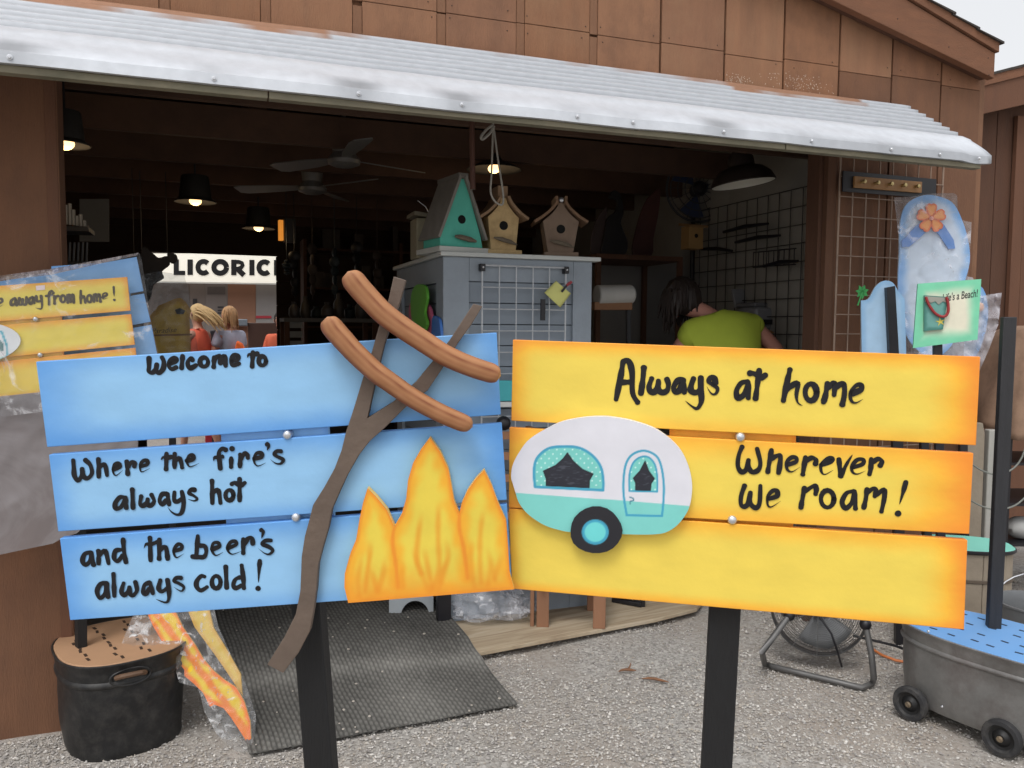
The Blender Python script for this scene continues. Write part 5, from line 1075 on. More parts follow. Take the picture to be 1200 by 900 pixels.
for k in range(n_): z0 = .3 + 1.36 * k / n_; mk('slat', G().bbox(K0 + .019, K0 + .034, KD1 + .12, -.59, z0 + .002, z0 + 1.36 / n_ - .002), GREY2, KI, bevel=.001)
mk('side_wall', G().bbox(K1 - .018, K1 - .001, KD1, KD0 - .035, 0, KH), GREY, KI); mk('back_wall', G().bbox(K0 + .02, K1 - .02, KD1 - .0, KD1 + .016, 0, KH), GREY, KI)
mk('top_board', G().bbox(K0 - .02, K1 + .035, KD1 - .02, KD0 + .03, KH + .001, KH + .021), GREYL, KI, bevel=.003)
mk('corner_skid', G().bbox(K0 - .035, K0 + .03, KD0 + .002, KD0 + .04, .0, .34), BLACKPAINT, KI, bevel=.002)
WG = thing('wire_grid_panel', 'small wire grid clipped to the grey kiosk front', 'grid panel', B(2.12, KD0 + .02, .9))
ga, gb = bu(563.5, 330, KD0)[0], bu(661, 330, KD0)[0]; gz = bu(563.5, 311, KD0)[1]
g = G()
for k in range(6): u = ga + (gb - ga) * k / 5; g.tube([B(u, KD0 + .02, gz), B(u, KD0 + .02, gz - .102 * 9)], .0045 if k in (0, 5) else .0032, 6)
for k in range(10): g.tube([B(ga, KD0 + .0255, gz - .102 * k), B(gb, KD0 + .0255, gz - .102 * k)], .0045 if k == 0 else .003, 6)
mk('wire_mesh', g, mat((196, 200, 205), .4, .15, 20, .1, metal=.2), WG)
for u in (ga, gb): g = G().bbox(u - .012, u + .012, KD0 + .001, KD0 + .034, gz - .028, gz + .006); mk('clip', g, BLACKPAINT, WG, bevel=.002); g = G(); g.ball(B(u, KD0 + .035, gz - .01), .006, 8); mk('screw', g, STEEL, WG)
u, z = bu(633, 363, KD0); mk('price_holder', G().bbox(u - .011, u + .011, KD0 + .029, KD0 + .04, z - .052, z + .05), BLACKPAINT, loc=B(u, KD0 + .03, z), label='small black upright holder on the kiosk grid below the yellow note', cat='holder')
NT = thing('paper_note', 'pale yellow curled paper note held by a red-tipped peg on the kiosk grid', 'note', FB.hit(653, 345, KD0 + .03))
g = G(); qn = [(638, 343), (651.5, 329), (669, 344), (656.5, 360.5)]
for j in range(9):
    for i in range(9):
        a, b = i / 8, j / 8; x = (1 - b) * ((1 - a) * qn[0][0] + a * qn[1][0]) + b * ((1 - a) * qn[3][0] + a * qn[2][0]); y = (1 - b) * ((1 - a) * qn[0][1] + a * qn[1][1]) + b * ((1 - a) * qn[3][1] + a * qn[2][1])
        g.v.append(FB.hit(x, y, KD0 + .034 + .02 * (a - .3) ** 2 + .012 * math.sin(b * 3)))
g.f = [(j * 9 + i, j * 9 + i + 1, (j + 1) * 9 + i + 1, (j + 1) * 9 + i) for j in range(8) for i in range(8)]; mk('paper', g, mat((214, 214, 132), .7, .05, 5, .1), NT, solid=.0004)
g = G(); g.beam(FB.hit(658, 342, KD0 + .052), FB.hit(667, 331, KD0 + .06), .014, .010); mk('peg', g, BLACKPAINT, NT); g = G(); g.beam(FB.hit(664, 334.5, KD0 + .062), FB.hit(670, 330, KD0 + .07), .016, .013); mk('peg_tip', g, mat((150, 40, 50), .5), NT)
# flip-flop shaped cut-outs on the kiosk side
FKS = Fr(B(K0, KD0 - .3, 1.4), -BN, -BU)
def khit(x, y, o): return FKS.hit(x, y, o)
for nm, pts, cc, lb, o in (('flip_flop_cutout', [(484, 338), (490, 333), (498, 336), (500, 350), (497, 366), (500, 380), (494, 392), (486, 388), (482, 372), (481, 352)], (98, 172, 60), 'green flip-flop cut-out on the side of the grey kiosk', .04), ('flip_flop_cutout', [(480, 356), (486, 352), (500, 356), (505, 368), (506, 388), (500, 402), (488, 402), (482, 388), (479, 370)], (196, 96, 128), 'pink flip-flop cut-out behind the green one on the kiosk side', .018), ('flip_flop_cutout', [(506, 374), (511, 371), (515, 378), (516, 405), (506, 410)], (70, 120, 196), 'blue flip-flop cut-out lowest on the kiosk side', .018)):
    P = [khit(x, y, o) for x, y in [tuple(p) for p in cr(pts, 3, True)]]; mk(nm, G().extr(P, FKS.n * -.014), mat(cc, .6), loc=sum(P, Vector()) / len(P), bevel=.002, label=lb, cat='flip-flop cut-out')

wbox('teal_board', 560, 446, 612, 470, KD0 + .075, .02, mat((70, 176, 184), .6, .1), 'teal painted board mounted on the kiosk front, seen between the two signs', 'board')
wbox('white_board', 560, 471, 612, 477, KD0 + .075, .02, mat((214, 216, 214), .6, .05), 'narrow white board below the teal one at the kiosk front', 'board')
CR8 = thing('wooden_crate', 'slatted brown wooden crate standing against the kiosk front, between the two signs', 'crate', B(bu(600, 560, KD0 + .2)[0], KD0 + .15, .045))
for y in (506, 530, 556, 600, 640): P_ = [FB.hit(x, yy_, KD0 + .26) for x, yy_ in ((575, y), (640, y), (640, y + 9), (575, y + 9))]; mk('slat', G().extr(P_, BN * -.012), CED, CR8, bevel=.001)
for x in (576, 634): P_ = [FB.hit(xx, yy_, KD0 + .246) for xx, yy_ in ((x, 505), (x + 6, 505), (x + 6, 690), (x, 690))]; mk('corner_post', G().extr(P_, BN * -.2), CED, CR8, bevel=.001)
g = G(); g.ball(FB.hit(590, 496, KD0 + .2), .034, 14); mk('black_ball', g, BLACKPAINT, loc=FB.hit(590, 496, KD0 + .2), label='black round ball on top of the crate between the two signs', cat='ball')
# bird houses ------------------------------------------------------
def xform(g, c, M):
    g.v = [Vector(c) + M @ p for p in g.v]; return g
zK = KH + .022
def part(nm, g, m, t, c, M, **kw): return mk(nm, xform(g, c, M), m, t, **kw)
def arr(pts, y0, y1): return G().extr([Vector((x, y0, z)) for x, z in pts], Vector((0, y1 - y0, 0)))
s_ = .97
KY = KD0 - .02
def ubase(x, d): return bu(x, 290, d)[0]
# teal A-frame
d0 = KD0 - .04; c = B(ubase(541, d0), d0, zK + .026); M = BMAT @ rotz(R(10)); TEAL = mat((92, 194, 174), .7, .08, 5, .3, st=(1, 1, .4), dirt=.2, dirtc=(52, 120, 108))
b1 = thing('birdhouse', 'tall teal A-frame birdhouse with grey roof, leftmost on the kiosk', 'birdhouse', c)
part('base_board', G().box((0, .10, -.013), (.26, .27, .024)), mat((196, 198, 194), .6), b1, c, M, bevel=.002)
hole = [(.0 + .021 * math.cos(2 * math.pi * k / 16), .115 + .021 * math.sin(2 * math.pi * k / 16)) for k in range(16)]
part('body', arr([(-.112, 0), (.112, 0), (.100, .06), (.016, .318), (-.016, .318), (-.112, .05)], 0, .19), TEAL, b1, c, M, bevel=.002)
for sg in (-1, 1):
    pts = [(sg * .018, .335), (sg * .130, .042), (sg * .118, .038), (sg * .008, .322)]
    part('roof', arr(pts, -.02, .215), mat((132, 128, 122), .85, .2, 6, .4, st=(4, 1, 1)), b1, c, M, bevel=.001)
part('roof_cap', G().box((0, .1, .332), (.05, .235, .02)), mat((112, 108, 102), .85), b1, c, M)
def entr(t, c, M, x, z, y=-.0005, r=.020): part('entrance_hole', G().lathe([(r, 0), (r, .0015), (.0001, .0015)], (0, 0, 0), 20, Matrix(((1, 0, 0), (0, 0, -1), (0, 1, 0)))), mat((8, 8, 8), .9), t, c + M @ Vector((x, y, z)), M)
entr(b1, c, M, .0, .13)
TWIG = mat((112, 102, 88), .9, .3, 25, .5); part('perch', G().tube([(-.045, -.02, .048), (-.02, -.03, .045), (.03, -.03, .036), (.065, -.02, .03)], [.006, .012, .013, .006], 7), TWIG, b1, c, M)
# natural wood house with steeple
def house(name, label, x, wtop, wbot, H, ov, wood, d0, yaw, steeple, zb=.0):
    c = B(ubase(x, d0), d0, zK + zb); M = BMAT @ rotz(R(yaw)); t = thing('birdhouse', label, 'birdhouse', c)
    part('base_board', G().box((0, .07, .011), (wbot * 1.35, .2, .022)), wood, t, c, M, bevel=.002)
    cz = H * .66
    prof_ = [(-wbot / 2, .022), (wbot / 2, .022), (wtop / 2, cz)] + [(wtop / 2 * (1 - f) ** 1.5 + .012 * f, cz + (H - cz) * f) for f in (.25, .5, .75, 1)] + [(-(wtop / 2 * (1 - f) ** 1.5 + .012 * f), cz + (H - cz) * f) for f in (1, .75, .5, .25)] + [(-wtop / 2, cz)]
    part('body', arr(prof_, 0, .15), wood, t, c, M, bevel=.0015)
    R2 = mat((150, 122, 96), .85, .25, 9, .4) if steeple else mat((132, 104, 82), .85, .25, 9, .4)
    for sg in (-1, 1):
        fs = (-.16, .1, .36, .62, .90, 1.0) 
        for k in range(5):
            f0, f1 = fs[k], fs[k + 1] + .03; w = lambda f: wtop / 2 * max(1 - max(f, 0), 0) ** 1.5 + .014 + (.16 * (-f) if f < 0 else 0); z = lambda f: cz + (H - cz) * f
            a = (sg * w(f0), z(f0) + .004); b = (sg * w(f1), z(f1) + .004); nx_ = Vector((b[1] - a[1], -(b[0] - a[0]))).normalized() * .013 * sg * (1 if True else 1); nx_ = Vector((abs(nx_.x) * sg, abs(nx_.y)))
            part('roof_slat', arr([a, b, (b[0] + nx_.x, b[1] + nx_.y), (a[0] + nx_.x, a[1] + nx_.y)], -.022, .172), R2, t, c, M, bevel=.001)
    if steeple: part('steeple', G().box((0, .075, H + .03), (.05, .12, .06)), R2, t, c, M, bevel=.002)
    else:
        for sg in (-1, 1): part('ridge_horn', G().beam((sg * .02, .07, H - .01), (sg * .024, .07, H + .03), .013, .17, Vector((0, 1, 0))), R2, t, c, M)
        part('ridge_bead', G().ball((0, -.01, H + .012), .013, 8), STEEL, t, c, M)
    entr(t, c, M, 0, cz * .78, r=.0215)
    part('perch', G().tube([(-.055, -.02, cz * .44), (-.02, -.03, cz * .40), (.03, -.03, cz * .33), (.062, -.02, cz * .27)], [.004, .011, .010, .003], 7), TWIG, t, c, M)
    return t
NATW = mat((204, 176, 128), .8, .18, 4, .3, 40, st=(1, 1, .35), dirt=.45, dirtc=(120, 88, 52), ds=14)
BRNW = mat((140, 120, 104), .85, .2, 4, .4, 40, st=(1, 1, .35), dirt=.3, dirtc=(84, 68, 56), ds=8)
house('birdhouse', 'natural pale wood birdhouse with a chimney-like steeple, middle of the kiosk', 590, .155, .125, .27, .02, NATW, KD0 - .05, -2, True)
house('birdhouse', 'weathered brown birdhouse with curved slatted roof, rightmost on the kiosk', 657, .178, .125, .265, .02, BRNW, KD0 - .05, -16, False)
c = B(ubase(508, KD0 - .32), KD0 - .40, zK); t = thing('birdhouse', 'plain cream birdhouse box behind the teal one', 'birdhouse', c); part('body', G().box((0, .06, .10), (.14, .14, .20)), mat((160, 152, 130), .8, .15, 6, .3), t, c, BMAT, bevel=.004); part('roof', G().box((0, .06, .212), (.17, .18, .018), Matrix.Rotation(.12, 3, 'Y')), mat((140, 132, 116), .8), t, c, BMAT)
g = G(); g.tube([c + Vector((0, 0, .22)), c + Vector((-.02, 0, .26)), c + Vector((-.06, 0, .29))], .002, 5); mk('hanging_wire', g, STEEL, t)
# rope
g = G(); rt_ = B(bu(578, 150, -.02)[0], -.02, 2.36); h_ = lambda x, y: FB.hit(x, y, -.02)
g.tube([h_(578, 120), h_(578, 145)] , .0045, 6)
g.tube([h_(*p) for p in cr([(578, 145), (577, 175), (576, 205), (575, 225), (580, 236), (588, 240), (590, 232), (588, 215), (584, 190), (580, 160), (578, 146)])], .0042, 6)
g.tube([h_(*p) for p in cr([(577, 147), (570, 152), (564, 160), (566, 163), (574, 156), (579, 148)])], .006, 6)
mk('rope_loop', g, mat((150, 146, 138), .85, .15, 60, .5, 150), loc=h_(578, 145), label='knotted pale rope loop hanging from the header above the birdhouses', cat='rope')

# ================================================================ lamps
SHD = mat((46, 44, 42), .55, .3, 10, .1); 
def pendant(x, y, d, r, label, lit, prof_, ztop=2.42, name='pendant_lamp', shade=None):
    p = FB.hit(x, y, d); t = thing(name, label, 'lamp', p, 'lit pendant lamps under the joists' if lit else None)
    g = G(); g.lathe(prof_, p, 28); mk('lamp_shade', g, shade or SHD, t, solid=.0025)
    g = G(); g.tube([p + ZZ * (prof_[-1][1]), Vector((p.x, p.y, max(ztop, p.z + .2)))], .006, 6); mk('cord', g, BLACKPAINT, t)
    if lit:
        g = G(); g.ball(p + Vector((0, 0, .006)), (.036, .036, .026), 14); mk('bulb', g, mat((255, 214, 150), .5, 0, emit=((255, 204, 140), 3.0)), t)
        l = bpy.data.lights.new('lamp_light', 'POINT'); l.energy = 1.1; l.color = (1, .72, .42); l.shadow_soft_size = .04; lo_ = bpy.data.objects.new('lamp_light', l); col.objects.link(lo_); lo_.parent = t; lo_.location = (0, 0, -.06)
    return t
PB = [(.122, .0), (.116, .008), (.096, .022), (.094, .03), (.080, .15), (.074, .158), (.02, .165)]
pendant(76, 170, -.55, .13, 'lit drum pendant lamp nearest the left corner post', 1, [(r * .78, z * .85) for r, z in PB]); pendant(229, 237, -2.15, .13, 'lit drum pendant lamp, second from the left, over the wrapped signs', 1, PB)
pendant(303, 268, -3.3, .13, 'lit drum pendant lamp farthest back, left of the ceiling fans', 1, PB); pendant(579, 199, -1.3, .12, 'lit shallow pendant lamp seen behind the rope loop', 1, [(.16, .0), (.14, .012), (.05, .05), (.03, .09)])
p = FB.hit(871, 216, -.75); M = Matrix.Rotation(R(-8), 3, 'Y')
t = thing('barn_lamp', 'dark barn-style lamp with a white inside, unlit, at the right of the opening', 'lamp', p)
mk('lamp_shade', G().lathe([(.178, 0), (.182, .006), (.16, .05), (.12, .085), (.075, .1), (.07, .15), (.04, .19), (.0001, .19)], p, 32, M), mat((50, 42, 40), .5, .2), t)
mk('shade_lining', G().lathe([(.174, .002), (.150, .048), (.112, .08), (.06, .094), (.0001, .094)], p, 32, M), mat((226, 224, 214), .5, .03), t)
g = G(); g.tube([p + ZZ * .19, p + ZZ * .34], .008, 6); mk('stem', g, BLACKPAINT, t)
# amber lantern
p = FB.hit(329, 270, -3.6); t = thing('amber_lantern', 'small glowing amber glass lantern near the back wall', 'lantern', p)
g = G().box(p, (.03, .05, .16), rotz(.5)); mk('glass', g, mat((190, 130, 70), .4, .3, 30, emit=((255, 160, 60), .6)), t); mk('lantern_frame', G().box(p + Vector((.06, .03, 0)), (.09, .06, .19), rotz(.5)), BLACKPAINT, t)

# ceiling fans
FANM = mat((104, 102, 100), .45, .1)
def cfan(x, y, d, tips, label, sc=1.0):
    p = FB.hit(x, y, d); t = thing('ceiling_fan', label, 'ceiling fan', p)
    mk('motor_housing', G().lathe([(.0001, -.045), (.05, -.044), (.085, -.03), (.09, -.01), (.075, .012), (.06, .03), (.068, .10), (.072, .125), (.05, .135), (.0001, .136)], p, 24), FANM, t)
    g = G(); g.tube([p + ZZ * .13, Vector((p.x, p.y, 2.42 if p.z + .15 < 2.42 else p.z + .3))], .011, 8); mk('down_rod', g, FANM, t)
    for (tx, ty) in tips:
        r_ = ray(tx, ty); q = EYE + r_ * ((p.z - .0 - CAM_H) / r_.z); dv = Vector((q.x - p.x, q.y - p.y, 0)); L = .52; dv.normalize(); sv = Vector((-dv.y, dv.x, .22)).normalized()
        g = G(); pts = [p + dv * a * L + sv * w for a, w in ((.15, .028), (.45, .05), (.9, .062), (1.0, .045), (1.0, -.045), (.9, -.062), (.45, -.05), (.15, -.028))]; g.extr(pts, ZZ * -.006); mk('blade', g, FANM, t, bevel=.001)
cfan(403, 186, -1.35, [(318, 197), (492, 201), (420, 168)], 'grey ceiling fan nearest the opening'); cfan(366, 219, -2.1, [(270, 222), (428, 211), (402, 234)], 'grey ceiling fan farther back and lower in view')
g = G(); g.tube([FB.hit(553, 140, -.3), FB.hit(554, 222, -.3)], .012, 8); mk('copper_pipe', g, mat((92, 62, 52), .5), loc=FB.hit(554, 222, -.3), label='thin reddish pipe hanging straight left of the rope loop', cat='pipe')

# ================================================================ right interior
FRW = Fr(B(3.90, -1, 1.5), -BN * -1, -BU)
def rwh(x, y, o=0): return FRW.hit(x, y, o)
g = G(); zt_ = 2.06; n1 = 14
for k in range(n1 + 1): d = -.35 - .105 * k; g.tube([B(3.905, d, zt_ + .2), B(3.905, d, .7)], .003, 5)
for k in range(16): z = zt_ + .2 - .105 * k; g.tube([B(3.899, -.35, z), B(3.899, -.35 - .105 * n1, z)], .003, 5)
gp = thing('wire_grid_panel', 'dark wire grid on the pale inner wall behind the person in green', 'grid panel', B(3.9, -1, .7)); mk('wire_mesh', g, WIREDK, gp)
ii = 0
for x0, y0, x1, y1 in ((848, 272, 900, 262), (862, 284, 914, 276), (822, 292, 858, 294), (895, 312, 935, 306)):
    a, b = rwh(x0, y0, .07), rwh(x1, y1, .07); g = G(); g.tube([a, a.lerp(b, .5) + ZZ * .01, b], [.010, .014, .008], 7); ii += 1
    mk('hanging_iron_hook', g, BLACKPAINT, loc=a, label=['long black iron bar hung highest on the inner wire grid', 'black iron bar just below the highest one on the inner grid', 'short black iron bracket left of the inner grid', 'black iron bracket by the right edge of the inner grid'][ii - 1], cat='iron bar')
RKm = thing('wire_rack', 'black wire basket rack on the inner wall behind the person', 'rack', rwh(905, 320, .05)); g = G()
for k in range(9): a = rwh(883 + 6 * k, 296 - .6 * k, .06); g.tube([a, a - ZZ * .09], .003, 4)
for dz in (0, -.09): g.tube([rwh(883, 296, .06) + ZZ * dz, rwh(933, 291, .06) + ZZ * dz], .004, 4)
mk('wire_basket', g, BLACKPAINT, RKm)
# round fan on the wall
c = FB.hit(818, 222, -1.7); M = Matrix((BU, ZZ, BN * 1)).transposed()
Mf = Matrix((BU.lerp(BN, .25).normalized(), ZZ, BU.lerp(BN, .25).normalized().cross(ZZ))).transposed()
t = thing('wall_fan', 'large dark round fan with blue blades on a pole in the shop\'s right side', 'fan', (c.x, c.y, 0))
g = G()
for r in (.05, .1, .15, .2, .225): g.tube([c + Mf @ Vector((r * math.cos(2 * math.pi * k / 36), r * math.sin(2 * math.pi * k / 36), .04)) for k in range(37)], .004 if r < .22 else .009, 5, False)
for k in range(16): a = 2 * math.pi * k / 16; g.tube([c + Mf @ Vector((r * math.cos(a), r * math.sin(a), .045)) for r in (.04, .225)], .002, 4)
mk('wire_guard', g, mat((58, 60, 64), .5), t)
for k in range(3):
    a0 = 2 * math.pi * k / 3 + .3; g = G(); g.extr([c + Mf @ Vector((r * math.cos(a0 + s), r * math.sin(a0 + s), 0)) for r, s in ((.04, 0), (.12, -.45), (.19, -.5), (.205, 0), (.19, .45), (.12, .35))], Mf @ Vector((0, 0, .006))); mk('blade', g, mat((44, 58, 92), .4), t)
g = G(); g.lathe([(.0001, -.06), (.05, -.05), (.05, .04), (.03, .06), (.0001, .062)], c, 18, Mf); mk('motor', g, BLACKPAINT, t)
g = G(); g.tube([c - ZZ * .05 - BN * .05, Vector((c.x, c.y, .03)) - BN * .05], .016, 8); g.lathe([(.22, 0), (.22, .02), (.03, .05)], Vector((c.x, c.y, .022)) - BN * .05, 24); mk('pole_base', g, BLACKPAINT, t)
# garden ornaments on shelf
def orn(pts, d, m, name, label, th=.02, z=None): P = [FB.hit(x, y, d) for x, y in [tuple(p) for p in cr(pts, 3, True)]]; mk(name, G().extr(P, BN * -th), m, loc=min(P, key=lambda p: p.z), bevel=.004, label=label, cat='metal ornament')
DKM = mat((36, 34, 36), .5, .3, 15, .3, metal=.3); RDM = mat((82, 50, 46), .6, .3, 8, .3)
orn([(714, 232), (718, 224), (724, 224), (729, 232), (731, 250), (728, 262), (736, 284), (732, 299), (714, 299), (704, 299), (708, 276), (712, 256), (721, 248), (723, 235)], -1.6, DKM, 'heron_ornament', 'dark metal heron ornament on the shelf right of the kiosk')
orn([(694, 299), (692, 284), (697, 262), (705, 248), (712, 243), (710, 262), (706, 299)], -1.62, mat((60, 46, 44), .6), 'leaf_ornament', 'low dark metal leaf ornament left of the heron', .015)
orn([(742, 299), (746, 268), (756, 238), (766, 226), (774, 222), (772, 250), (766, 280), (764, 299)], -1.75, RDM, 'wing_ornament', 'tall reddish metal wing ornament right of the heron')
t = thing('shelf_unit', 'dark wood shelf along the back behind the kiosk carrying ornaments', 'shelf', B(3.0, -1.75, 0))
ua, ub_ = bu(684, 300, -1.7)[0], bu(782, 300, -1.7)[0]; zsh = bu(730, 300, -1.6)[1]
mk('top', G().bbox(ua, ub_, -2.0, -1.5, zsh - .03, zsh), BROWN_DARK, t); mk('shelf', G().bbox(ua, ub_, -2.0, -1.5, .9, .93), BROWN_DARK, t)
for u in (ua, ub_ - .03):
    for d in (-1.53, -2.0): mk('leg', G().bbox(u, u + .03, d, d + .03, 0, zsh - .03), BROWN_DARK, t)
wbox('cabinet_back', 700, 300, 800, 420, -2.05, .02, mat((120, 118, 116), .8, .1, 3), 'grey panel standing behind the dark shelf', 'panel')
PR = thing('paper_roll', 'pale rounded paper-towel box right of the kiosk', 'dispenser', FB.hit(719, 350, -.9)); a, b = FB.hit(699, 346, -.9), FB.hit(741, 345, -.9); g = G(); g.tube([a, a.lerp(b, .02), b.lerp(a, .06), b], [.05, .056, .056, .046], 16); mk('roll', g, mat((176, 174, 170), .7), PR); mk('tray', G().extr([FB.hit(x, y, -.87) for x, y in ((697, 354), (741, 354), (741, 363), (697, 363))], BN * -.12), mat((128, 92, 66), .8), PR)
mk('leg', G().extr([FB.hit(x, y, -.9) for x, y in ((735, 362), (739, 362), (742, 640), (738, 640))], BN * -.02), BLACKPAINT, PR)
c = FB.hit(811, 279, -1.55); t = thing('birdhouse', 'small tan birdhouse box hanging near the round fan', 'birdhouse', c); part('body', G().box((0, 0, 0), (.11, .1, .15)), mat((166, 132, 84), .8, .1), t, c, BMAT, bevel=.003); part('roof', G().box((0, -.01, .082), (.14, .14, .016), Matrix.Rotation(.18, 3, 'X')), mat((140, 108, 70), .8), t, c, BMAT); entr(t, c, BMAT, 0, .01, -.0505, .014)
PRN = FB.hit(905, 387, -.95); t = thing('office_printer', 'grey plastic printer on a cardboard box behind the person in green', 'printer', PRN); GP_ = mat((134, 134, 138), .5, .05)
part('body', G().box((.0, .10, .07), (.25, .20, .14)), GP_, t, PRN, BMAT, bevel=.02); part('lid', G().box((0, .14, .155), (.21, .2, .028)), mat((110, 110, 114), .5), t, PRN, BMAT, bevel=.01); part('feed_tray', G().box((0, .27, .2), (.2, .02, .13), Matrix.Rotation(-.4, 3, 'X')), GP_, t, PRN, BMAT, bevel=.005)
part('output_slot', G().box((0, -.0105, .05), (.16, .006, .03)), BLACKPAINT, t, PRN, BMAT); part('button', G().box((.06, -.012, .11), (.03, .004, .012)), mat((190, 190, 190), .4), t, PRN, BMAT)
CBX = thing('cardboard_box', 'brown cardboard box under the printer at the right of the opening', 'box', PRN - ZZ * .26); part('carton', G().box((0, .12, -.13), (.26, .26, .255)), mat((168, 126, 82), .85, .08, 4, .1), CBX, PRN, BMAT, bevel=.002); part('flap', G().box((-.1, -.06, .0), (.06, .1, .004), Matrix.Rotation(.3, 3, 'X')), mat((172, 130, 86), .85), CBX, PRN, BMAT)
ct = thing('counter', 'plain dark counter carrying the cardboard box and printer', 'counter', B(bu(905, 387, -.95)[0], -1.1, 0)); uc = bu(905, 387, -.95)[0]; zc = (PRN - ZZ * .262).z
mk('counter_top', G().bbox(uc - .22, 3.92, -1.35, -.88, zc - .03, zc - .0), BROWN_DARK, ct); mk('counter_front', G().bbox(uc - .20, 3.9, -.92, -.90, .022, zc - .031), BROWN_DARK, ct); mk('counter_side', G().bbox(uc - .20, uc - .18, -1.33, -.921, .022, zc - .031), BROWN_DARK, ct)

# ================================================================ left and back interior
t = thing('bottle_rack', 'black rack of upright rods and bottles just inside the left post', 'rack', FB.hit(80, 300, -1.2) * 1.0); g = G()
for k in range(9): x = 69 + 4.2 * k; y0 = 226 + k * 4.2 + (k % 3) * 3; g.tube([FB.hit(x, y0, -1.2), FB.hit(x + .5, 262 + k * .5, -1.2)], .009, 6)
mk('rods', g, mat((150, 148, 144), .5), t); mk('shelf', G().extr([FB.hit(x, y, -1.15) for x, y in ((66, 264), (104, 266), (104, 271), (66, 270))], BN * -.2), BLACKPAINT, t)
g = G()
for k in range(7): x = 72 + 5 * k; g.tube([FB.hit(x, 284, -1.2), FB.hit(x - 1, 304 + k, -1.2)], .006, 5)
mk('lower_rods', g, BLACKPAINT, t); mk('shelf', G().extr([FB.hit(x, y, -1.15) for x, y in ((66, 306), (120, 306), (120, 311), (66, 311))], BN * -.2), BLACKPAINT, t); mk('upright', G().extr([FB.hit(x, y, -1.2) for x, y in ((66, 222), (69, 222), (73, 700), (70, 700))], BN * -.03), BLACKPAINT, t)
wbox('panel_board', 93, 233, 127.5, 283, -3.9, .03, mat((150, 150, 148), .8, .05), 'pale blank board hanging on the back left wall', 'board')
t = thing('ornament_table', 'dark worktable with a slatted pale end in front of the back wall', 'table', B(1.95, -3.6, 0)); za_ = bu(380, 373, -3.5)[1]; u0_, u1_ = bu(332, 373, -3.5)[0], bu(440, 373, -3.5)[0]
mk('table_top', G().bbox(u0_, u1_, -3.9, -3.4, za_ - .03, za_), mat((92, 88, 84), .7), t)
for k in range(9): mk('end_slat', G().bbox(u0_ + .01, u0_ + .14, -3.45, -3.43, za_ - .08 - .075 * k, za_ - .03 - .075 * k), mat((140, 138, 132), .7), t)
for u in (u0_, u1_ - .04):
    for d in (-3.44, -3.9): mk('leg', G().bbox(u, u + .04, d, d + .04, .022, za_ - .031), BROWN_DARK, t)
rr = random.Random(3); jar = None
for k in range(7):
    x = 345 + 13 * k; d = -3.55 - .1 * (k % 3); c = B(bu(x, 373, d)[0], d, za_); h = .10 + .13 * rr.random(); r = .035 + .02 * rr.random()
    nm, lb, ct_ = [('clay_pot', 'round dark clay pot', 'pot'), ('lantern', 'small dark lantern', 'lantern'), ('vase', 'slim dark vase', 'vase'), ('clay_pot', 'squat grey pot', 'pot'), ('figurine', 'hunched dark figurine', 'figurine'), ('vase', 'tall dark bottle vase', 'vase'), ('lantern', 'grey metal lantern', 'lantern')][k]
    mk(nm, G().lathe([(r * .7, 0), (r, h * .2), (r * (.8 + .3 * rr.random()), h * .6), (r * .4, h * .85), (r * .5, h), (.0001, h)], c, 14), mat(((64, 60, 58), (70, 62, 52), (44, 52, 50))[k % 3], .5, .2), loc=c, label=lb + ' on the back worktable, ' + ['at its left end', 'second from the left end', 'third from the left end', 'in the middle', 'third from the right end', 'second from the right end', 'at its right end'][k], cat=ct_)
# hanging dark garden ornaments over the worktable
g = None
for k, (x, y, h) in enumerate(((345, 300, 60), (366, 292, 70), (392, 296, 64), (418, 290, 74), (442, 300, 60), (336, 306, 20), (157, 300, 26))):
    c = FB.hit(x, y, -3.2 if k < 6 else -2.6); hh = .33 * h / 60; g = G(); g.tube([c + ZZ * (2.45 - c.z), c], .003, 4)
    for j in range(5): q = c - ZZ * hh * j / 5; g.ball(q, (.05 - .005 * j, .02, hh * .12), 8, rotz(j + k)); g.tube([q, q - ZZ * hh / 5], .004, 4)
    mk('wind_chime', g, (DKM, mat((60, 48, 40), .6), mat((40, 50, 54), .5))[k % 3], loc=c, label='dark hanging wind chime ' + ['just right of the licorice stand', 'second right of the licorice stand', 'above the lower hot dog tip', 'above the upper hot dog tip', 'nearest the kiosk', 'across the end of the licorice sign', 'at the left end of the licorice sign'][k], cat='wind chime')
t = thing('tool_shelf', 'tall dark shelf unit full of small goods against the back wall', 'shelf', B(2.3, -4.7, 0))
for k in range(6): mk('shelf', G().bbox(1.5, 3.3, -4.85, -4.55, .35 + .36 * k, .37 + .36 * k), BROWN_DARK, t)
for u in (1.5, 2.4, 3.27): mk('upright', G().bbox(u, u + .03, -4.86, -4.551, .022, 2.25), BROWN_DARK, t)
g = G()
for k in range(60): u = 1.55 + 1.65 * rr.random(); z = .37 + .36 * rr.randrange(6); h = .08 + .16 * rr.random(); g.bbox(u, u + .04 + .07 * rr.random(), -4.8, -4.6, z, z + h)
mk('shelf_goods', g, mat((74, 64, 54), .7, .5, 5), t, kind='stuff', label='small dark goods packed on the shelves')
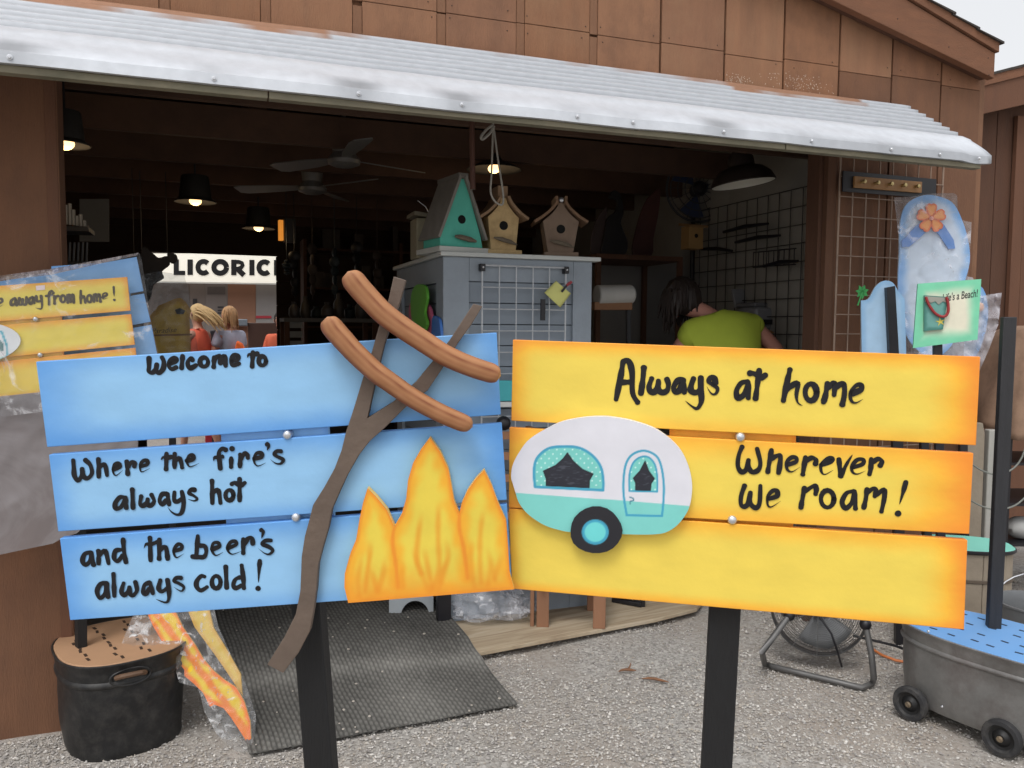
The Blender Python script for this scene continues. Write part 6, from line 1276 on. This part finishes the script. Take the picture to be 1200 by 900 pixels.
# dim wrapped sign inside, "Paradise"
FIN = Fr(B(0.6, -.45, 1.4), BU, BN); base = FIN.hit(205, 430, 0)
t = thing('wrapped_sign', 'dim ochre scalloped "Paradise" sign in smoky plastic, in front of the licorice stand', 'sign', (base.x, base.y, .02))
pp = [(174, 372), (186, 358), (196, 354), (205, 350), (212, 349), (218, 354), (224, 364), (222, 372), (226, 470), (176, 470)]
mk('board', plate(FIN, pp, 0, .012, lambda X, Y, D: mixc((150, 112, 40), (176, 144, 56), sst(D, 1, 8)), 3, side_col=(130, 100, 40)), PAINT, t)
for y in (392, 417): fbox(FIN, [(176, y), (225, y - 1), (225, y + 1), (176, y + 2)], .002, mat((112, 78, 40), .7), 'groove_line', t, off=.002)
tcu = bpy.data.curves.new('t', 'FONT'); tcu.body = "Paradise"; tcu.size = 1; tcu.shear = .35; tob = bpy.data.objects.new('t', tcu); tm = bpy.data.meshes.new_from_object(tob); wmax = max(v.co.x for v in tm.vertices); g = G()
for v in tm.vertices: f = v.co.x / wmax; g.v.append(FIN.hit(177 + 30 * f, 391 - f * 2 - v.co.y * 8.5, .0008))
g.f = [tuple(p.vertices) for p in tm.polygons]; mk('lettering', g, mat((60, 44, 24), .6), t, smooth=0); bpy.data.objects.remove(tob)
g = G(); g.extr([FIN.hit(x, y, .006) for x, y in ((205, 363), (211, 361), (217, 364), (215, 368), (207, 368))], FIN.n * -.004); mk('emblem', g, BLACKPAINT, t)
mk('plastic_wrap', film(FIN, [(166, 322), (186, 318), (216, 322), (222, 345), (232, 410), (234, 480), (172, 480)], .04, .03, 24, 3, 8.0), film_mat(.22, (100, 104, 106), .5, 7), t, smooth=60)
mk('stake', G().extr([FIN.hit(x, y, -.014) for x, y in ((198, 360), (206, 360), (206, 700), (198, 700))], BN * -.03), BLACKPAINT, t)

# dark hanging goods at the left end of the back opening
for k, (pts, lb) in enumerate((([(166, 292), (178, 296), (186, 302), (196, 300), (199, 310), (190, 318), (192, 326), (180, 334), (176, 350), (166, 352)], 'dark leafy metal cut-out hanging left of the licorice sign'), ([(196, 296), (206, 298), (208, 305), (203, 309), (198, 306)], 'small dark round charm hanging beside the leafy cut-out'))):
    P = [FB.hit(x, y, -2.5) for x, y in [tuple(p) for p in cr(pts, 3, True)]]; g = G().extr(P, BN * -.015); q = P[0]; g.tube([q, Vector((q.x, q.y, 2.42))], .003, 4); mk('metal_cut_out', g, DKM, loc=q, label=lb, cat='metal cut-out')
# ================================================================ across the lane: licorice stand
dS = -8.3
FSg = Fr(B(0, dS, 0), BU, BN)
LS = thing('licorice_stand', 'pale food stand across the lane with a large LICORICE sign', 'food stand', B(1.2, dS - 1, 0))
SB = lambda x0, y0, x1, y1, d=dS: [FSg.hit(x, y, d - dS) for x, y in ((x0, y0), (x1, y0), (x1, y1), (x0, y1))]
mk('sign_panel', G().extr([FSg.hit(x, y) for x, y in ((100, 297), (420, 297), (420, 333), (100, 328.5))], BN * -.08), mat((250, 246, 232), .5, .03, emit=((255, 250, 235), .28)), LS, label='faintly glowing cream sign panel with black letters')  # small emission makes the panel brighter
mk('sign_edge', G().extr([FSg.hit(x, y, .003) for x, y in ((100, 328.8), (420, 333.3), (420, 334.8), (100, 330.2))], BN * -.07), mat((196, 196, 190), .5), LS)
lt = G()
def seg(pts, w, o=.006):
    P = [Vector(p) for p in pts]; m = len(P); L = []; Rr = []
    for i, p in enumerate(P):
        t_ = (P[min(i + 1, m - 1)] - P[max(i - 1, 0)]).normalized(); n_ = Vector((-t_.y, t_.x)) * w / 2; L.append(p + n_); Rr.append(p - n_)
    V_ = [FSg.hit(p.x, p.y, o) for p in L + Rr]; lt.add(V_, [(i, i + 1, m + i + 1, m + i) for i in range(m - 1)])
ty, by = 304.0, 322.2; hL = by - ty; k_ = [0]
def yy(x, f): return ty + f * hL + (x - 222) * .006
def arcp_(cx, rx, a0, a1, n=14): return [(cx + rx * math.cos(R(a0 + (a1 - a0) * i / n)), yy(cx, .5) + (hL / 2 - 2.2) * math.sin(R(a0 + (a1 - a0) * i / n))) for i in range(n + 1)]
seg([(206.5, yy(205, 0)), (206.5, yy(205, 1))], 6.2); seg([(204, yy(205, .87)), (217, yy(217, .87))], 5, .0062)
seg([(222.8, yy(222, 0)), (222.8, yy(222, 1))], 6.4)
seg(arcp_(238.5, 6.6, -42, -318), 6.0, .0061); seg(arcp_(258, 7.4, 0, 360, 20), 6.2, .0063)
seg([(274, yy(272, 0)), (274, yy(272, 1))], 6.2, .0064); seg([(272, yy(272, .14)), (280, yy(279, .14)), (283.6, yy(283, .22)), (284.4, yy(283, .36)), (282.6, yy(283, .5)), (279, yy(279, .58)), (272, yy(272, .58))], 4.8, .0065); seg([(278, yy(278, .58)), (286, yy(284, 1))], 6.2, .0066)
seg([(295.2, yy(292, 0)), (295.2, yy(292, 1))], 6, .0061); seg(arcp_(310, 6.6, -42, -318), 6.0, .0062)
seg([(324, yy(321, 0)), (324, yy(321, 1))], 6, .0064)
for f in (.12, .5, .88): seg([(322, yy(321, f)), (334, yy(332, f))], 4.4, .0065)
lt.v = [p + Vector() for p in lt.v]; mk('lettering', lt, mat((24, 24, 26), .5), LS, smooth=0)
for q in ((170,), (264,),): pass
PAN = [(100, 222, (118, 110, 106)), (222, 241, (126, 116, 110)), (241, 267, (130, 122, 118)), (267, 300, (150, 110, 88)), (300, 325, (150, 146, 144)), (325, 380, (150, 140, 134)), (380, 460, (150, 140, 134))]
for a, b, cc in PAN: mk('wall_panel', G().extr([FSg.hit(x, y, -.25) for x, y in ((a, 325), (b - .3, 325), (b - .3, 470), (a, 470))], BN * -.05), mat(cc, .7, .05), LS, label='tan brown wall panel' if b == 300 else None)
mk('service_window', G().extr([FSg.hit(x, y, -.245) for x, y in ((243, 336), (264, 336), (264, 345), (243, 345))], BN * -.02), mat((98, 92, 90), .4), LS); 
for a, b, y0, y1 in ((255, 262, 359, 361), (255, 260, 363, 364.5), (255, 262, 366, 367.5), (226, 231, 350, 362)): mk('menu_line', G().extr([FSg.hit(x, y, -.243) for x, y in ((a, y0), (b, y0), (b, y1), (a, y1))], BN * -.005), mat((60, 58, 60), .6), LS)
mk('red_band', G().extr([FSg.hit(x, y, -.24) for x, y in ((300, 370), (318, 370), (318, 373), (300, 373))], BN * -.01), mat((176, 60, 70), .6), LS)
mk('stand_body', G().bbox(-2.0, 5, dS - 2.5, dS - .35, 0, 3.2), mat((140, 134, 128), .8), LS)
mk('stand_eave', G().bbox(-2.0, 5, dS - 2.5, dS - .09, 2.46, 2.62), mat((190, 186, 176), .6), LS)
def lanebox(name, x0, y0, x1, d, zb, m, label, cat, dep=.4):
    u0, z1 = bu(x0, y0, d); u1 = bu(x1, y0, d)[0]; return mk(name, G().bbox(u0, u1, d - dep, d, zb, z1), m, loc=B(u0, d - dep / 2, zb), bevel=.01, label=label, cat=cat)
lanebox('counter', 290, 378, 326, dS + .9, 0, mat((72, 50, 42), .6), 'dark brown counter at the right of the licorice stand', 'counter'); lanebox('cooler', 274, 382, 291, dS + .9, 0, mat((140, 100, 80), .6), 'tan cabinet beside the dark counter of the licorice stand', 'cabinet')
lanebox('menu_board', 276, 374, 290, dS + .95, 1.18 if False else bu(276, 382, dS + .95)[1], mat((120, 130, 140), .5), 'small grey-blue menu board standing on the tan cabinet', 'menu board', .05)
lanebox('red_bin', 238, 391, 247, dS + 1.0, 0, mat((170, 38, 52), .5), 'red bin between the two blonde women, left half', 'bin'); lanebox('red_bin', 253, 392, 262, dS + 1.0, 0, mat((170, 38, 52), .5), 'red bin between the two blonde women, right half', 'bin'); lanebox('dark_bin', 246, 387, 254, dS + 1.1, 0, mat((34, 32, 38), .5), 'black bin standing between two red bins', 'bin')

# ================================================================ people
SKIN = mat((206, 152, 128), .6, .06, 12, .1); SKIN2 = mat((196, 138, 116), .6, .06, 12, .1)
def skin_obj(name, joints, edges, material, parent, loc, M, sub=2, label=None, root=0):
    me = bpy.data.meshes.new(name); me.from_pydata([tuple(M @ Vector(j[0])) for j in joints], edges, []); o = bpy.data.objects.new(name, me); col.objects.link(o)
    if parent: o.parent = parent
    else: o.location = loc
    sk = o.modifiers.new('skin', 'SKIN'); sk.use_smooth_shade = True
    for i, j in enumerate(joints): r = j[1] if isinstance(j[1], tuple) else (j[1], j[1]); me.skin_vertices[0].data[i].radius = r; me.skin_vertices[0].data[i].use_root = (i == root)
    s = o.modifiers.new('subd', 'SUBSURF'); s.levels = sub; s.render_levels = sub; me.materials.append(material)
    if label: o['label'] = label
    return o
def person(label, base, yaw, J, cloth, hair, S=1.0):
    """J: dict of joints in metres, body facing +y"""
    t = thing('person', label, 'person', base); M = rotz(yaw) @ Matrix.Diagonal((S, S, S))
    n = ['pelvis', 'waist', 'chest', 'neckb', 'neck', 'jaw', 'head', 'crown', 'shl', 'ell', 'wrl', 'hal', 'shr', 'elr', 'wrr', 'har', 'hil', 'knl', 'anl', 'tol', 'hir', 'knr', 'anr', 'tor']
    rad = [(.13, .10), (.115, .085), (.125, .095), (.062, .055), (.048, .048), (.055, .06), (.074, .088), (.05, .06), .052, .040, .026, .03, .052, .040, .026, .03, .085, .058, .038, .035, .085, .058, .038, .035]
    idx = {a: i for i, a in enumerate(n)}
    E = [('pelvis', 'waist'), ('waist', 'chest'), ('chest', 'neckb'), ('neckb', 'neck'), ('neck', 'jaw'), ('jaw', 'head'), ('head', 'crown'), ('chest', 'shl'), ('shl', 'ell'), ('ell', 'wrl'), ('wrl', 'hal'), ('chest', 'shr'), ('shr', 'elr'), ('elr', 'wrr'), ('wrr', 'har'), ('pelvis', 'hil'), ('hil', 'knl'), ('knl', 'anl'), ('anl', 'tol'), ('pelvis', 'hir'), ('hir', 'knr'), ('knr', 'anr'), ('anr', 'tor')]
    jo = [(J[a], rad[i]) for i, a in enumerate(n)]; ed = [(idx[a], idx[b]) for a, b in E]
    # fingers and thumb as short chains rooted in the palm
    for h, w in (('hal', 'wrl'), ('har', 'wrr')):
        hv = Vector(J[h]); d = (hv - Vector(J[w])).normalized(); s = d.cross(Vector((0, 1, .2))).normalized()
        for k in range(4):
            b = hv + d * .02 + s * (k - 1.5) * .019; i0 = len(jo); L = (.052, .062, .058, .045)[k]; jo += [(b, .010), (b + d * L * .6, .009), (b + d * L + Vector((0, .012, 0)), .007)]; ed += [(idx[h], i0), (i0, i0 + 1), (i0 + 1, i0 + 2)]
        b = hv + s * .034 - d * .01; i0 = len(jo); jo += [(b, .011), (b + d * .03 + s * .014, .009)]; ed += [(idx[h], i0), (i0, i0 + 1)]
    # nose and ears
    hd = Vector(J['head']); up = (Vector(J['crown']) - Vector(J['jaw'])).normalized(); f = Vector(J.get('face', (0, 1, 0))).normalized(); f = (f - up * f.dot(up)).normalized(); sd = f.cross(up)
    skin_obj('body', jo, ed, cloth['skin'], t, None, M)
    for s in (-1, 1):
        g = G(); g.ball(base + M @ (hd + f * .083 + sd * s * .030 + up * .012), .011 * S, 8); e = mk('eye', g, mat((60, 60, 66), .3), t); g = G(); g.ball(base + M @ (hd + sd * s * .083 - up * .005), (.012 * S, .02 * S, .028 * S), 8); mk('ear', g, cloth['skin'], t)
    g = G(); g.tube([base + M @ (hd + f * .086 + up * .015), base + M @ (hd + f * .105 - up * .015), base + M @ (hd + f * .09 - up * .024)], [.006 * S, .013 * S, .012 * S], 8); mk('nose', g, cloth['skin'], t)
    g = G(); g.tube([base + M @ (hd + f * .083 - up * .05 - sd * .022), base + M @ (hd + f * .090 - up * .052), base + M @ (hd + f * .083 - up * .05 + sd * .022)], [.003, .006, .003], 6); mk('mouth', g, mat((168, 88, 84), .5), t)
    # clothes
    sl = cloth.get('sleeve', .5)
    jt = [J['pelvis'], J['waist'], J['chest'], J['neckb']]; ra = [(.142, .112), (.13, .10), (.142, .112), (.075, .07)]; fat = cloth.get('fat', 1.0)
    sj = [(p, (r[0] * fat, r[1] * fat)) for p, r in zip(jt, ra)]; se = [(0, 1), (1, 2), (2, 3)]
    for a, b in (('shl', 'ell'), ('shr', 'elr')):
        i0 = len(sj); A_, B_ = Vector(J[a]), Vector(J[b]); sj.append((A_, .066 * fat)); se.append((2, i0))
        if sl > 0: sj.append((A_.lerp(B_, sl), .060 * fat)); se.append((i0, i0 + 1))
    skin_obj('shirt', sj, se, cloth['shirt'], t, None, M, label=cloth.get('shirt_label'))
    pj = [(J['waist'], (.12 * fat, .095 * fat)), (J['pelvis'], (.145 * fat, .115 * fat))]; pe = [(0, 1)]; pl_ = cloth.get('leg', 1.0)
    for a, b, c_ in (('hil', 'knl', 'anl'), ('hir', 'knr', 'anr')):
        i0 = len(pj); pj += [(J[a], .10 * fat), (Vector(J[a]).lerp(Vector(J[b]), min(pl_ * 2, .95)), .075)]; pe += [(1, i0), (i0, i0 + 1)]
        if pl_ > .6: pj.append((J[c_], .055)); pe.append((i0 + 1, i0 + 2))
    skin_obj('trousers', pj, pe, cloth['pants'], t, None, M, root=1)
    for a in ('tol', 'tor'): q = Vector(J[a]); g = G(); g.ball(base + M @ (q + Vector((0, -.05, .01))), (.048 * S, .12 * S, .045 * S), 10, rotz(yaw)); mk('shoe', g, cloth['shoe'], t)
    # hair: skull cap plus locks
    g = G(); n0 = 0; g.ball((0, 0, 0), 1, 18)
    FM_ = Matrix((sd, f, up)).transposed()
    for i, p in enumerate(g.v):
        k = 1 + .07 * noise.noise(p * 3) + .04 * noise.noise(p * 9); q = Vector((p.x * .088 * k, p.y * .100 * k - .018, p.z * .115 * k + .012))
        if p.y > .35 and p.z < .45: q.y = min(q.y, .055); 
        g.v[i] = base + M @ (hd + FM_ @ q)
    rh = random.Random(hair['seed'])
    for k in range(hair['n']):
        a = rh.uniform(hair['a0'], hair['a1']); e = rh.uniform(-.3, .9); st_ = Vector((math.sin(a) * .085 * math.cos(e), -math.cos(a) * .1 * math.cos(e) - .01, .10 * math.sin(e) + .02)); L = hair['len'] * rh.uniform(.7, 1.1); fl = Vector(hair['flow']); jit = Vector((rh.uniform(-1, 1), rh.uniform(-1, 1), rh.uniform(-1, 1))) * hair.get('jit', .12)
        pts = []
        for s in range(6): ff = s / 5; off_ = (fl + jit) * L * (ff ** 1.2) + Vector((0, 0, -1)) * L * hair['drop'] * ff * ff; pts.append(base + M @ (hd + FM_ @ (st_ * (1 + .12 * ff))) + rotz(0) @ (off_ * S))
        g.tube(pts, [.012 * S, .014 * S, .013 * S, .011 * S, .008 * S, .003 * S], 5)
    mk('hair', g, hair['mat'], t, smooth=70)
    return t
def stance(dy=0, step=.0, arms=((-.24, .04, 1.12), (-.24, .16, .90), (.24, .04, 1.12), (.24, .16, .90))):
    a, b, c_, d = [Vector(q) for q in arms]
    return dict(pelvis=(0, 0, .94), waist=(0, 0, 1.10), chest=(0, -.01, 1.33), neckb=(0, -.01, 1.45), neck=(0, .0, 1.50), jaw=(0, .015, 1.56), head=(0, .015, 1.63), crown=(0, .01, 1.70), shl=(-.165, -.01, 1.40), ell=a, wrl=b, hal=b + (b - a).normalized() * .06, shr=(.165, -.01, 1.40), elr=c_, wrr=d, har=d + (d - c_).normalized() * .06,
                hil=(-.09, 0, .88), knl=(-.10, .02 + step * .6, .48), anl=(-.10, step * .9, .08), tol=(-.11, .13 + step * .9, .035), hir=(.09, 0, .88), knr=(.10, .02 - step * .3, .48), anr=(.10, -.02 - step, .10), tor=(.11, .10 - step, .035))
def gpt(x, Y): r_ = ray(x, 450); return Vector((EYE.x + r_.x * Y, Y, 0))
HB = mat((206, 174, 124), .7, .18, 30, .3); HB2 = mat((178, 138, 98), .7, .2, 30, .3); HD = mat((36, 26, 22), .6, .3, 30, .3)
ctx = dict(skin=SKIN, shirt=mat((246, 112, 84), .8, .05), pants=mat((40, 40, 52), .8), shoe=WHITE, sleeve=0, leg=.3, fat=1.14, shirt_label='bright coral tank top')
w1 = person('woman in a coral tank top with long blonde hair, passing the licorice stand', gpt(232, 9.2), R(75), stance(step=.16, arms=((-.2, .10, 1.13), (-.14, .28, 1.05), (.22, .05, 1.12), (.18, .25, 1.0))), ctx, dict(mat=HB, seed=1, n=70, a0=-1.3, a1=1.3, len=.25, flow=(.8, .1, -.1), drop=.6, jit=.16), .965)
cty = dict(skin=SKIN2, shirt=mat((176, 178, 196), .8, .12, 20), pants=mat((70, 90, 150), .8, .2, 20), shoe=WHITE, sleeve=.55, leg=.3, fat=1.08, shirt_label='pale grey patterned T-shirt')
w2 = person('woman with shoulder-length blonde hair in a pale grey T-shirt carrying an orange bag', gpt(269, 9.4), R(60), stance(step=.12, arms=((-.22, .04, 1.12), (-.2, .2, .96), (.22, .02, 1.12), (.24, .16, .95))), cty, dict(mat=HB2, seed=2, n=60, a0=-1.5, a1=1.5, len=.17, flow=(.02, .0, -.4), drop=.6, jit=.10), .955)
p = gpt(283, 9.25); g = G(); g.extr([p + Vector(v) for v in ((-.06, 0, 1.28), (.0, 0, 1.24), (.09, 0, 1.02), (.06, 0, .94), (-.10, 0, .94), (-.12, 0, 1.05))], (0, .07, 0)); mk('orange_bag', g, mat((250, 112, 44), .7, .05), loc=(p.x, p.y, .94), bevel=.02, label='bright orange shoulder bag carried by the woman in the grey T-shirt', cat='bag')
ctz = dict(skin=SKIN, shirt=mat((246, 122, 88), .8, .05), pants=mat((60, 60, 70), .8), shoe=BLACKPAINT, sleeve=.6, leg=.9)
person('person in an orange shirt beside the dark counter of the licorice stand', gpt(330, 9.3), R(170), stance(arms=((-.2, .04, 1.13), (-.16, .2, .98), (.2, .04, 1.13), (.16, .2, .98))), ctz, dict(mat=HD, seed=3, n=20, a0=-1.2, a1=1.2, len=.08, flow=(0, 0, -.3), drop=.5), .93)
# stooping shopkeeper in green
bs = gpt(858, 4.5); bs.z = .022
Jw = dict(pelvis=(.04, -.06, .98), waist=(.02, -.01, 1.13), chest=(0, .06, 1.36), neckb=(-.05, .12, 1.46), neck=(-.09, .16, 1.50), jaw=(-.13, .20, 1.51), head=(-.17, .24, 1.56), crown=(-.19, .27, 1.63), face=(-.5, 1, -.7),
          shl=(-.20, .11, 1.38), ell=(-.28, .26, 1.14), wrl=(-.2, .44, 1.08), hal=(-.17, .50, 1.07), shr=(.17, .05, 1.42), elr=(.31, -.02, 1.27), wrr=(.28, .14, 1.05), har=(.26, .20, 1.01),
          hil=(-.06, -.05, .90), knl=(-.07, -.02, .50), anl=(-.07, -.05, .08), tol=(-.08, .08, .035), hir=(.14, -.05, .90), knr=(.15, -.02, .50), anr=(.15, -.05, .08), tor=(.16, .08, .035))
ctg = dict(skin=mat((188, 132, 116), .6, .06, 12, .1), shirt=mat((178, 194, 66), .85, .08, 8, .5, 12), pants=mat((30, 30, 34), .8), shoe=BLACKPAINT, sleeve=.30, leg=1.0, fat=1.16, shirt_label='lime green short-sleeved T-shirt')
person('dark-haired shopkeeper in a lime green T-shirt stooping behind the yellow sign', bs, R(22), Jw, ctg, dict(mat=HD, seed=4, n=260, a0=-2.6, a1=2.6, len=.13, flow=(.0, .0, -.4), drop=.6, jit=.16), 1.02)
